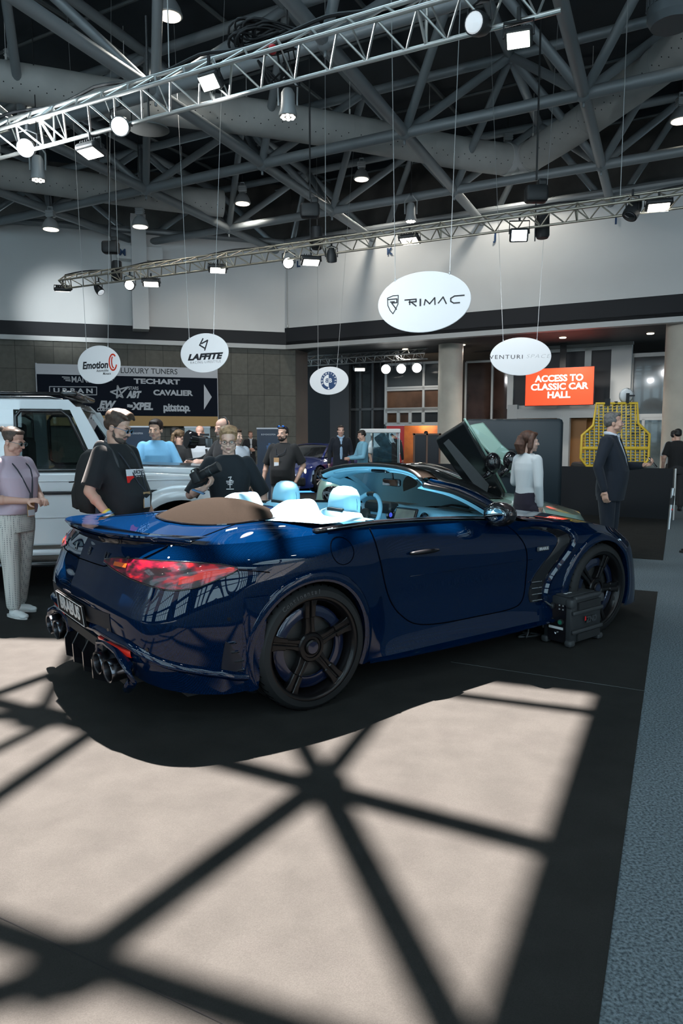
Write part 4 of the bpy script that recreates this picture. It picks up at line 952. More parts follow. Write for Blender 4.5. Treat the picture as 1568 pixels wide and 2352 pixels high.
for sg in(1,-1):
    patch('reflector',.82,1.98,lambda s:.405+.004*s,lambda s:.440+.004*s,M_refl,.010,12,3,sg=sg)
    # bright crease blade sweeping from under the plate round to the wheel arch
    rows=[]
    for k in range(41):
        t=k/40; s=lerp(.25,5.0,t); z=interp([0,.16,.35,.54,.75,1],[.47,.50,.485,.405,.33,.275],t); 
        p=[surfz(s,z+.022,.002),surfz(s,z+.006,.022),surfz(s,z-.010,.024),surfz(s,z-.030,.002)]
        rows.append([V((q.x,q.y*sg,q.z)) for q in p])
    b=MB(); b.grid(rows); b.build('bumper_blade',PAINT,car,smooth=True,ang=50)
    # dark recessed side panel with four fins ahead of the arch
    patch('vent_panel',4.15,4.95,lambda s:.29,lambda s:interp([3.75,4.3,4.95],[.52,.47,.36],s),mat('satin_navy',(.004,.006,.014),.45,coat=.3),.003,16,6,sg=sg)
    for k in range(4):
        z=.47-.052*k; s0=4.28+.15*k
        b=MB(); q=[surfz(s0+.28*j/4,z,.008) for j in range(5)]; b.path([V((a.x,a.y*sg,a.z)) for a in q],.006,6,sy=.6); b.build('vent_fin',CHROME,car)
    # corner buttress in front of the wheel
    rows=[]
    for k in range(17):
        z=lerp(.70,.20,k/16); s=5.05-.35*(1-abs(k/16-.5)*2)*0; p0=surfz(4.55+.42*k/16*.0+.40*(k/16),z,.004); p1=surfz(5.18,z,.010)
        rows.append([V((q.x,q.y*sg,q.z)) for q in (surfz(4.6+.42*(k/16),z,.001),surfz(4.68+.40*(k/16),z,.012),surfz(5.2,z,.012))])
    b=MB(); b.grid(rows); b.build('bumper_corner',PAINT,car,smooth=True)
    # exhaust shroud and twin tips
    b=MB(); b.path([V((-.99,sg*y,z)) for y,z in((.28,.33),(.30,.40),(.42,.425),(.60,.415),(.74,.37),(.78,.30),(.72,.255))],.028,8); b.build('tip_shroud',PAINT,car,smooth=True)
    for y in(.415,.585):
        e=V((-1.045,sg*y,.318)); d=V((-1,0,-.07)).normalized()
        prof=[(.066,-.20),(.068,-.02),(.071,0),(.069,.004),(.060,0),(.056,-.03),(.05,-.18)]
        tp=MB(); tp.lathe(prof,e,d,28,sc=(1.12,.86),cap=False); tip=tp.build('exhaust_tip',mat('titanium',(.13,.135,.15),.25,1),car,smooth=True,ang=50)
        b=MB(); b.lathe([(.056,-.06),(.0001,-.061)],e,d,20,sc=(1.12,.86)); b.build('tip_bore',mat('bore_black',(.006,.006,.007),.9),tip)  # near-black disc closing the tip bore
    for y in(.10,.27):
        b=MB(); y0=sg*y; b.prism([V((-.98,y0-.008,.40)),V((-1.035,y0-.008,.30)),V((-1.03,y0-.008,.19)),V((-.93,y0-.008,.145)),V((-.82,y0-.008,.15)),V((-.80,y0-.008,.30))],(0,.016,0)); b.build('diffuser_fin',BLACKG,car)
    for s,z in((1.32,.52),(2.45,.47),(4.15,.60)):
        q=surfz(s,z,.002); b=MB(); n=(q-V((0,q.y*.3,q.z))).normalized(); b.lathe([(.009,0),(.009,.003)],(q.x,q.y*sg,q.z),V((n.x,n.y*sg,0)) if s<3 else V((-.3,-sg,0)),14); b.build('parking_sensor',BLACKG,car)
b=MB(); b.box((-.84,0,.30),(.24,1.2,.14)); b.box((-.98,0,.40),(.06,.8,.05)); b.build('diffuser',BLACK,car)
# ---- doors: shut lines, handle, mirror, belt strip, fuel flap, side vent
def doorline(sg):
    q=[('x',.46,.985),('x',.465,.93),('x',.48,.82),('x',.53,.66),('x',.60,.52),('x',.68,.43),('x',.80,.355),('x',1.0,.325),('x',1.35,.32),('x',1.68,.325),('x',1.80,.36),('x',1.845,.45),('x',1.85,.60),('x',1.83,.74),('x',1.77,.85),('x',1.72,.915)]
    P=curve([(0,x,z) for _,x,z in q],60)
    return skinline([('x',p.y,p.z) for p in P],.0035,'door_gap',M_gap,None,sg)
for sg in(1,-1):
    doorline(sg)
    # upper crease and lower crease of the door
    skinline([('x',lerp(.75,1.9,k/10),lerp(.665,.66,k/10)) for k in range(11)],.003,'door_crease',PAINT,None,sg,.001)
    h=MB(); q=[sxz(lerp(.74,.98,k/8),.81,.012+.012*math.sin(PI*k/8)) for k in range(9)]; h.path([V((p.x,p.y*sg,p.z)) for p in q],[.012+.010*math.sin(PI*k/8) for k in range(9)],10,sy=.7); h.build('door_handle',mat('handle_black',(.006,.007,.009),.3,spec=.3),car,smooth=True)
    # belt strip
    q=[V(cat(RAILS[0],s_at_x(lerp(.06,1.66,k/20),0))) for k in range(21)]
    b=MB(); b.path([V((p.x,(p.y+.028)*sg,p.z+.016)) for p in q],.020,8,sy=.75); b.build('belt_strip',BLACKG,car,smooth=True)
    b=MB(); b.path([V((p.x,(p.y+.010)*sg,p.z+.018)) for p in q[1:]],.006,6); b.build('bright_strip',CHROME,car,smooth=True)
    # side gill behind the front wheel: dark blade that bends forward
    def gill(off,w,m,nm,dx=0):
        pts=[(1.86,.875,.012),(2.05,.868,.03),(2.22,.835,.05),(2.26,.78,.05),(2.20,.70,.05),(2.10,.60,.05),(2.02,.50,.05),(1.98,.40,.045),(1.975,.345,.035)]
        C=curve(pts,30); rows=[]
        for p in C:
            a=sxz(p.x+dx-p.z*w,p.y,off); c_=sxz(p.x+dx+p.z*w,p.y,off); e=sxz(p.x+dx,p.y,off+.012)
            rows.append([V((r.x,r.y*sg,r.z)) for r in (sxz(p.x+dx-p.z*w-.004,p.y,-.004),a,e,c_,sxz(p.x+dx+p.z*w+.004,p.y,-.004))])
        b=MB(); b.grid(rows); return b.build(nm,m,car,smooth=True,ang=50)
    g=gill(.006,1.5,BLACKG,'side_gill',-.03); gill(.026,.55,PAINT,'gill_blade',.055)
    for k in range(4):
        b=MB(); z=.49-.045*k; q=[sxz(1.90+.02*j,z,.014) for j in range(6)]; b.path([V((p.x,p.y*sg,p.z)) for p in q],.005,6); b.build('gill_fin',CHROME,g)
    b=MB(); p=sxz(2.0,.73,.006); b.rbox((p.x,p.y*sg,p.z),(.13,.012,.034),.006); b.build('side_badge',mat('badge_grey',(.10,.11,.12),.4,.6),car)
    text('BRABUS',.028,'badge_lettering',mat('plate_silver'),car,facing(V((p.x,(p.y-.0075)*sg,p.z)),(0,-sg,0)),.0008,.001,width=.10)
b=MB(); P=[sxz(.19+.085*math.cos(a),.885+.075*math.sin(a),.0012) for a in[2*PI*k/36 for k in range(36)]]; b.path(P,.0022,5,closed=True); b.build('fuel_flap_line',M_gap,car)
for sg in(-1,1):
    root=MB(); root.M=Matrix.Translation((1.49,sg*.975,1.015))
    root.ell((0,0,0),(.095,.125,.084),22,14); 
    for v in root.v[-22*15:]:
        lx=v.x-1.49
        if lx<-.035: v.x=1.49-.035+ (lx+.035)*.15
    mm=root.build('door_mirror',BLACKG,car,smooth=True,ang=50)
    b=MB(); b.ell((1.447,sg*.975,1.015),(.006,.092,.056),20,12); b.build('mirror_glass',mat('mirror_silver',(.30,.33,.35),.02,1),mm,smooth=True)
    b=MB(); b.path([V((1.51,sg*.93,.960)),V((1.53,sg*.88,.94)),V((1.56,sg*.83,.93))],[.035,.028,.03],10,sy=.5); b.build('mirror_arm',BLACKG,mm,smooth=True)
# ---- wheels
def wheel(x,y,sg,R,rimR,wid,rot=0):
    # local: axle along -y*sg (outwards)
    ax=V((0,sg,0)); c=V((x,y,ZW if R>ZW else R)); 
    t=MB(); w=wid; prof=[(rimR-.01,-w*.5),(rimR+.02,-w*.52),(R-.03,-w*.51),(R-.008,-w*.44),(R,-w*.34),(R,.34*w),(R-.008,.44*w),(R-.03,.51*w),(R-.062,.525*w),(rimR+.018,.50*w),(rimR+.006,.47*w),(rimR-.012,.43*w)]
    t.lathe(prof,(0,0,0),ax,72,cap=False); root=empty('wheel',c,0); root.parent=car
    ty_=t.build('tyre',M_tyre,root,smooth=True,ang=35)
    g=MB()
    for zz in(-.28,-.1,.1,.28): g.path([V((0,0,0))+V((math.cos(a)*(R+.0005),sg*w*zz,math.sin(a)*(R+.0005))) for a in[2*PI*k/48 for k in range(48)]],.004,4,closed=True,sy=.3)
    for k in range(44):
        a=2*PI*k/44; q=[V((math.cos(a+.05*j)*(R+.0008-(.006 if j==3 else 0)),sg*w*(.20+.085*j),math.sin(a+.05*j)*(R+.0008-(.006 if j==3 else 0)))) for j in range(4)]; g.path(q,.0035,4,sy=.3)
    g.build('tread_groove',M_gap,ty_)
    r=MB(); r.lathe([(rimR-.012,.43*w),(rimR+.008,.475*w),(rimR+.006,.49*w),(rimR-.006,.49*w),(rimR-.016,.47*w),(rimR-.026,.40*w),(rimR-.034,.30*w),(rimR-.045,.12*w),(rimR-.055,-.2*w),(rimR-.055,-.45*w)],(0,0,0),ax,64,cap=False); r.build('rim_barrel',M_rim,root,smooth=True,ang=40)
    d=MB(); d.lathe([(.06,.02),(.19,.02),(.19,.05),(.06,.05),(.06,.02)],(0,0,0),ax,40,cap=False); d.build('brake_disc',M_discm,root,smooth=True,ang=30)
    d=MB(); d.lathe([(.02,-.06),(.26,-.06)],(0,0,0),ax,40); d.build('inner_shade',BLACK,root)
    e=MB(); e.lathe([(.172,.30*w),(.176,.325*w),(.222,.33*w),(.236,.30*w),(.236,.27*w),(.172,.27*w),(.172,.30*w)],(0,0,0),ax,56,cap=False); e.build('trim_ring',M_blueclad,root,smooth=True,ang=35)
    for k in range(5):
        a=rot+2*PI*k/5; ca,sa=math.cos(a),math.sin(a); tx,tz=-sa,ca
        def P(rad,tan,out): return V((ca*rad+tx*tan,sg*out*w,sa*rad+tz*tan))
        for sd in(-1,1):
            rows=[]
            for rad,tw,o in((.045,.040,.34),(.08,.034,.36),(.12,.028,.375),(.17,.028,.385),(.175,.034,.405),(.23,.036,.425),(.262,.044,.44),(rimR-.02,.052,.44)):
                i0=.006
                rows.append([P(rad,sd*i0,o-.13),P(rad,sd*i0,o-.01),P(rad,sd*(i0+.004),o),P(rad,sd*(tw-.004),o),P(rad,sd*tw,o-.012),P(rad,sd*tw,o-.14)])
            s_=MB(); s_.rings(rows,True,True,True); s_.build('spoke',M_rim,root,smooth=True,ang=35)
        s_=MB(); s_.rings([[P(rad,-.010,o-.02),P(rad,.010,o-.02),P(rad,.010,o-.10),P(rad,-.010,o-.10)] for rad,o in((.05,.35),(.12,.37),(.2,.38),(rimR-.03,.42))]); s_.build('spoke_web',M_rim,root)
    h=MB(); h.lathe([(.0001,.26*w),(.085,.26*w),(.085,.36*w),(.078,.39*w),(.062,.395*w),(.058,.37*w),(.046,.37*w),(.043,.41*w),(.036,.425*w),(.00001,.43*w)],(0,0,0),ax,40); h.build('hub_cap',M_rim,root,smooth=True,ang=35)
    f=MB(); f.lathe([(.0345,.428*w),(.0001,.432*w)],(0,0,0),ax,24); f.build('cap_badge',M_blueclad,root)
    cp=MB(); a=2.6
    for k in range(7):
        b0=a+.12*k; cp.box((math.cos(b0)*.185,sg*.055,math.sin(b0)*.185),(.04,.05,.09),R=Matrix.Rotation(-b0,3,'Y'))
    cp.build('brake_caliper',mat('caliper_black',(.03,.03,.032),.35),root)
    if sg<0 and x<1:      # maker's lettering on the near sidewall
        n_=V((0,sg,0))
        for k,ch in enumerate('Continental'):
            a=2.25-.075*k; rr=R-.036; p=V((math.cos(a)*rr,sg*(.527*w),math.sin(a)*rr)); F=Matrix(((1,0,0,p.x),(0,0,-1,p.y),(0,1,0,p.z),(0,0,0,1)))@Matrix.Rotation(a-PI/2,4,'Z'); text(ch,.036,'sidewall_letter',mat('tyre_letter',(.045,.047,.05),.5),ty_,F,.001,.001)
    return root
for sg in(-1,1):
    wheel(XR,sg*.845,sg,.358,.292,.30,PI/2+.06); wheel(XF,sg*.845,sg,.358,.286,.265,1.2)
# ---- interior: tub, tonneau, dome, seats, dash, screen frame
b=MB(); b.box((1.05,0,.55),(1.75,1.56,.04)); b.build('cabin_floor',M_dash,car)
for sg in(-1,1):
    rows=[]
    for k in range(13):
        x=lerp(.35,1.80,k/12); zt=V(cat(RAILS[0],s_at_x(x,0))).z; yt=abs(cat(RAILS[0],s_at_x(x,0))[1])
        rows.append([V((x,sg*(yt-.03),zt+.012)),V((x,sg*(yt-.10),zt+.006)),V((x,sg*(yt-.12),zt-.03)),V((x,sg*(yt-.10),zt-.20)),V((x,sg*(yt-.09),.57))])
    b=MB(); b.grid(rows); b.build('door_trim',M_lea,car,smooth=True,ang=60)
# leather tonneau with two fairings, dome opening in the middle
def ton(x,y):
    z=1.004+.028*smooth01((x+.35)/.5)*(1-(y/.9)**2*.5)
    for yy in(-.37,.37):
        g=math.exp(-((y-yy)/.118)**4); f=smooth01((x-.02)/.20); fr=1-smooth01((x-.36)/.09)
        z+=.092*g*f*fr*(1-.3*min(1,abs(y-yy)/.118)**2)
    return z
rows=[]
for i in range(121):
    x=lerp(-.44,.52,i/120); 
    rows.append([V((x,lerp(-.835,.835,j/200)*(1 if x>.0 else 1+.02*x),max(ton(x,lerp(-.835,.835,j/200)),0)+.012)) for j in range(201)])
t=MB(); t.grid(rows); ve=len(t.v)
ton_o=t.build('tonneau_panel',M_lea,car,smooth=True)
# trim the tonneau: keep cockpit opening and rear outline
bm=bmesh.new(); bm.from_mesh(ton_o.data)
def kill(p):
    ay=abs(p.y)
    edge=.36+.10*smooth01((ay-.60)/.16)+ .2*smooth01((ay-.70)/.1)-.06*math.exp(-(ay/.14)**2)
    rear=interp([0,.40,.84],[-.42,-.09,.14],ay)
    return p.x>edge or p.x<rear
bmesh.ops.delete(bm,geom=[f for f in bm.faces if kill(f.calc_center_median())],context='FACES'); bm.to_mesh(ton_o.data); bm.free()
b=MB(); b.grid([[V((.355,lerp(-.70,.70,j/20),1.02)),V((.37,lerp(-.70,.70,j/20),.80)),V((.37,lerp(-.70,.70,j/20),.56))] for j in range(21)]); b.build('rear_bulkhead',M_lea,car,smooth=True)
rows=[]
for i in range(31):
    u=i/30*2-1; x=lerp(-.47,.25,i/30); wy=.46*math.sqrt(max(0,1-abs(u)**2.6))+.02
    rows.append([V((x-.05*abs(v)**2*0,wy*v,1.012+.022*smooth01((x+.4)/.4)+.105*(1-abs(u)**2.2)*(1-abs(v)**2.2))) for v in[j/16-1 for j in range(33)]])
b=MB(); b.grid(rows); b.build('dome_cover',M_soft,car,smooth=True)
b=MB(); b.path([r[0]+V((0,-.004,.003)) for r in rows]+[r[-1]+V((0,.004,.003)) for r in rows[::-1]],.007,6,closed=True); b.build('dome_edge',BLACKG,car)
def seat(y):
    root=empty('seat',(.70,y,.58)); root.parent=car; Rs=Matrix.Rotation(-.24,3,'Y')
    b=MB(); b.rbox((.22,0,.02),(.55,.52,.20),.09,n=4); b.build('seat_cushion',M_lea,root,smooth=True,ang=50)
    # back and headrest lofted from sections
    def sec(z,w,d,x): return [V((x+d*math.copysign(abs(math.cos(a))**.7,math.cos(a)),w*math.copysign(abs(math.sin(a))**.7,math.sin(a)),z)) for a in[2*PI*k/28 for k in range(28)]]
    b=MB(); b.rings([sec(z,w,d,x) for z,w,d,x in((-.05,.20,.06,-.02),(.0,.255,.085,-.03),(.15,.265,.09,-.05),(.30,.26,.085,-.075),(.40,.235,.075,-.09),(.455,.20,.06,-.095),(.475,.14,.04,-.095))]); b.build('seat_back',M_lea,root,smooth=True,ang=60)
    b=MB(); b.rings([sec(z,w,d,x) for z,w,d,x in((.40,.115,.035,-.085),(.42,.135,.055,-.075),(.46,.142,.066,-.07),(.52,.140,.068,-.065),(.57,.128,.062,-.062),(.605,.10,.05,-.06),(.622,.06,.03,-.06),(.626,.02,.012,-.06))]); hr=b.build('headrest',M_lea,root,smooth=True,ang=60)
    b=MB(); b.path([V((-.062,.142*math.sin(a)*1.0,.50+.125*math.cos(a))) for a in[2*PI*k/32-PI for k in range(4,29)]],.003,5); b.build('headrest_seam',M_leas,hr)
    b=MB(); b.rings([[V((-.146,.085*c,.452+z)) for c in(-1,-.9,0,.9,1)]+[V((-.10,.085*c,.452+z)) for c in(1,-1)] for z in(-.03,-.02,.02,.03)]); b.build('scarf_vent',BLACK,hr)
    b=MB(); b.path([V((-.10,-.15,.44)),V((-.13,-.165,.36)),V((-.12,-.17,.28))],.014,8,sy=.5); b.build('belt_guide',M_lea,root,smooth=True)
    return root
seat(-.37); seat(.37)
# dashboard and console
rows=[]
for j in range(41):
    y=lerp(-.74,.74,j/40); a=abs(y)/.74; hump=.03*math.exp(-((y-.37)/.2)**4)
    rows.append([V((1.56,y,.72)),V((1.52,y,.83)),V((1.53,y,.905+hump)),V((1.58,y,.960+hump-.010*a)),V((1.68,y,.975-.010*a+hump*.4)),V((1.80,y,.965-.02*a)),V((1.95,y*.98,.945-.02*a))])
b=MB(); b.grid(rows); b.build('dashboard',M_lea,car,smooth=True,ang=70)
for y0,y1 in((-.52,-.16),(.14,.40)):
    b=MB(); b.grid([[V((x,lerp(y0,y1,j/8)+ .05*(x-1.5),.983)) for j in range(9)] for x in(1.66,1.70,1.75,1.79)]); b.build('speaker_grille',M_dash,car,smooth=True)
b=MB(); b.box((1.30,0,.70),(.75,.24,.26)); b.build('centre_console',M_lea,car)
scr=MB(); Rsc=Matrix.Rotation(.35,3,'Y'); scr.rbox((1.49,0,.885),(.022,.25,.20),.01,R=Rsc); so=scr.build('centre_screen',BLACKG,car)
b=MB(); b.box(V((1.49,0,.885))+Rsc@V((-.0125,0,.0)),(.002,.22,.165),R=Rsc); b.build('screen_glass',mat('car_screen',(.05,.06,.06),.15,coat=.5,col2=(.14,.15,.12),noise_scale=6,emit=(.3,.35,.33),es=.12),so)
for y in(-.20,.20,-.62,.64):
    b=MB(); b.lathe([(.050,0),(.054,.012),(.044,.016),(.036,.006),(.0001,.004)],(1.525,y,.905),(-1,0,.15),24); v_=b.build('air_vent',BLACKG,car,smooth=True,ang=40)
    b=MB(); b.lathe([(.020,.008),(.014,.014),(.0001,.016)],(1.525,y,.905),(-1,0,.15),14); b.build('vent_hub',mat('vent_blue',(.03,.05,.4),.3,emit=(.1,.15,1),es=.5),v_)
b=MB(); b.rbox((1.56,.37,.955),(.12,.36,.10),.04); b.build('instrument_hood',M_dash,car)
# steering wheel
sw=empty('steering_wheel',(1.38,.37,.90)); sw.parent=car; Rw=Matrix.Rotation(-1.15,3,'Y')
b=MB(); ring=[Rw@V((.185*math.cos(2*PI*k/40),.185*math.sin(2*PI*k/40),0)) for k in range(40)]; b.path(ring,.018,10,closed=True); b.build('wheel_rim',M_lea,sw,smooth=True)
b=MB(); b.path([Rw@V((.186*math.cos(a),.186*math.sin(a),0)) for a in[.5*k/8-.25 for k in range(9)]],.0195,10); b.build('rim_inlay',M_dash,sw,smooth=True)
b=MB(); b.ell((0,0,0),(.06,.07,.03),16,8,R=Rw)
for a in(PI/2,-PI/2,PI): b.tube(Rw@V((0,0,0)),Rw@V((.18*math.cos(a),.18*math.sin(a),0)),.016,8)
b.build('wheel_hub',M_dash,sw,smooth=True)
# windscreen frame
HX,HZ,HW=1.265,1.318,.60
def hdr(t): return V((HX-.075*t*t-.02*t**4,t*HW,HZ-.045*t*t-.035*t**6))
hp=[hdr(k/16-1) for k in range(33)]
b=MB(); rows=[[p+V((-.055,0,-.006)),p+V((-.03,0,.016)),p+V((.04,0,.020)),p+V((.10,0,.004)),p+V((.11,0,-.02)),p+V((.06,0,-.03))] for p in hp]; b.grid(rows); b.build('header_rail',M_soft,car,smooth=True,ang=60)
b=MB(); b.path([p+V((-.052,0,.006)) for p in hp],.014,8); b.build('header_seal',BLACK,car,smooth=True)
b=MB(); rows=[[p+V((-.05,0,-.010)),p+V((-.04,0,-.03)),p+V((.03,0,-.052)),p+V((.12,0,-.06)),p+V((.14,0,-.045))] for p in hp]; b.grid(rows); b.build('header_lining',M_lea,car,smooth=True)
for t0,t1 in((-.82,-.2),(.2,.82)):
    b=MB(); b.path([hdr(lerp(t0,t1,k/8))+V((-.035,0,-.032)) for k in range(9)],.014,8,sy=.6); b.build('sun_visor',M_lea,car,smooth=True)
b=MB(); b.rbox(hdr(0)+V((-.02,0,-.040)),(.05,.18,.03),.012,n=3); b.build('roof_console',BLACKG,car)
b=MB(); b.rbox(V((1.36,0,1.185)),(.03,.20,.06),.02); b.tube((1.37,0,1.2),(1.36,0,1.27),.010,8); mo=b.build('rear_view_mirror',BLACKG,car,smooth=True,ang=40)
b=MB(); b.rbox(V((1.343,0,1.185)),(.003,.18,.048),.001); b.build('mirror_glass',mat('mirror_silver'),mo)
for sg in(-1,1):
    top=hdr(sg); top=V((top.x+.0,top.y,top.z-.01)); base=V((1.80,sg*.775,.945))
    C=curve([tuple(top+V((-.02,0,.0))),tuple(top.lerp(base,.3)+V((.03,sg*.012,.028))),tuple(top.lerp(base,.65)+V((.03,sg*.012,.025))),tuple(base)],16)
    rows=[];rin=[]
    for k,p in enumerate(C):
        t=k/15; w=.05+.03*t
        rows.append([p+V((-.035,sg*.005,-.03-.02*t)),p+V((-.02,sg*.028,-.01)),p+V((.01,sg*.03,.012)),p+V((.05,sg*.005,.02)),p+V((.075,-sg*.03,.005))])
        rin.append([p+V((-.035,sg*.005,-.03-.02*t)),p+V((-.045,-sg*.02,-.045-.02*t)),p+V((-.02,-sg*.045,-.04)),p+V((.06,-sg*.04,-.005))])
    b=MB(); b.grid(rows); b.build('windscreen_pillar',PAINT,car,smooth=True,ang=60)
    b=MB(); b.path([p+V((-.028,sg*.022,-.022)) for p in C],.022,8,sy=.8); b.build('pillar_seal',BLACK,car,smooth=True)
    b=MB(); b.grid(rin); b.build('pillar_lining',M_lea,car,smooth=True,ang=60)
    b=MB(); b.prism([V((1.56,sg*.79,.95)),V((1.86,sg*.79,.925)),V((1.74,sg*.775,.985))],(0,-sg*.02,0)); b.build('quarter_panel',BLACKG,car)
rows=[]
for i in range(9):
    t=i/8; rows.append([ (hdr(v)+V((.08,0,-.012))).lerp(V((1.98-.16*v*v,v*.76,.925+.01*(1-v*v))),t)+V((.02*math.sin(PI*t),0,.035*math.sin(PI*t))) for v in[j/12-1 for j in range(25)]])
b=MB(); b.grid(rows); b.build('windscreen',thin_glass('screen_glass',(.80,.93,.90)),car,smooth=True)
b=MB(); b.grid([[r+V((.0,0,-.008)),r+V((.10,0,-.014)),r+V((.22,0,-.03))] for r in rows[-1]]); b.build('cowl',BLACK,car,smooth=True)
b=MB()
for y in(-.3,.2): b.path([V((1.98,y,.945)),V((1.93,y-.25,.955)),V((1.92,y-.45,.95))],.008,6)
b.build('wiper',BLACK,car)
# ================================================================== other cars
def simple_wheel(parent,c,R,rimR,wid,sg,m_rim,n=10):
    root=empty('wheel',c,0); root.parent=parent; ax=V((0,sg,0)); w=wid
    t=MB(); t.lathe([(rimR,-w*.5),(R-.03,-w*.5),(R,-w*.34),(R,.34*w),(R-.03,.5*w),(rimR+.01,.48*w),(rimR,.42*w)],(0,0,0),ax,48,cap=False); t.build('tyre',M_tyre,root,smooth=True,ang=35)
    r=MB(); r.lathe([(rimR,.42*w),(rimR-.02,.40*w),(rimR-.04,-.3*w)],(0,0,0),ax,40,cap=False); r.lathe([(.06,.25*w),(.06,.38*w),(.0001,.40*w)],(0,0,0),ax,20)
    for k in range(n):
        a=2*PI*k/n; ca,sa=math.cos(a),math.sin(a)
        r.tube(V((ca*.04,sg*.33*w,sa*.04)),V((ca*(rimR-.01),sg*.38*w,sa*(rimR-.01))),.018,6,.026)
    r.build('rim',m_rim,root,smooth=True,ang=35)
    d=MB(); d.lathe([(.0001,0),(rimR*.75,0)],(0,0,0),ax,28); d.build('brake_disc',BLACK,root); return root
# ---- white off-roader: x forward from the front axle, right flank towards the viewer
GW=mat('white_metallic',(.74,.76,.78),.3,coat=1,metal=.1); GT=mat('off_roader_trim',(.012,.013,.015),.25,coat=.6); GG=thin_glass('off_roader_glass',(.62,.70,.70))
gy=.21; G0=V((-1.63,7.30,0))
gl=V((-math.sin(gy),math.cos(gy),0)); gw=empty('off_road_car',G0+gl*.93,gy,'boxy white off-road car with black roof rails standing behind the onlookers','car')
def gp(name,poly,y0,y1,m,par=None,bev=0):
    b=MB(); b.prism([V((x,y0,z)) for x,z in poly],(0,y1-y0,0)); o=b.build(name,m,par or gw)
    if bev:
        md=o.modifiers.new('b','BEVEL'); md.width=bev; md.segments=3; md.limit_method='ANGLE'; md.angle_limit=.6; o.data.polygons.foreach_set('use_smooth',[True]*len(o.data.polygons)); o.data.set_sharp_from_angle(angle=.5)
    return o
def arc_(cx,cz,r,a0,a1,n=14): return [(cx+r*math.cos(lerp(a0,a1,k/n)),cz+r*math.sin(lerp(a0,a1,k/n))) for k in range(n+1)]
low=[(-3.62,.52)]+arc_(-2.89,.42,.50,PI-.2,.2)+[(-2.3,.46),(-.55,.46)]+arc_(0,.42,.50,PI-.1,.1)+[(.62,.55),(.64,1.10),(.45,1.13),(-.58,1.185),(-3.62,1.19)]
gp('body_shell',low,-.90,.90,GW,bev=.025)
gp('body_shell',[(-.62,1.18),(.55,1.12),(.60,1.16),(.5,1.20),(-.62,1.235)],-.72,.72,GW,bev=.02)
gp('bonnet_panel',[(-.55,1.232),(.45,1.198),(.45,1.212),(-.55,1.246)],-.40,.40,mat('carbon_black',(.012,.014,.016),.3,coat=.5))
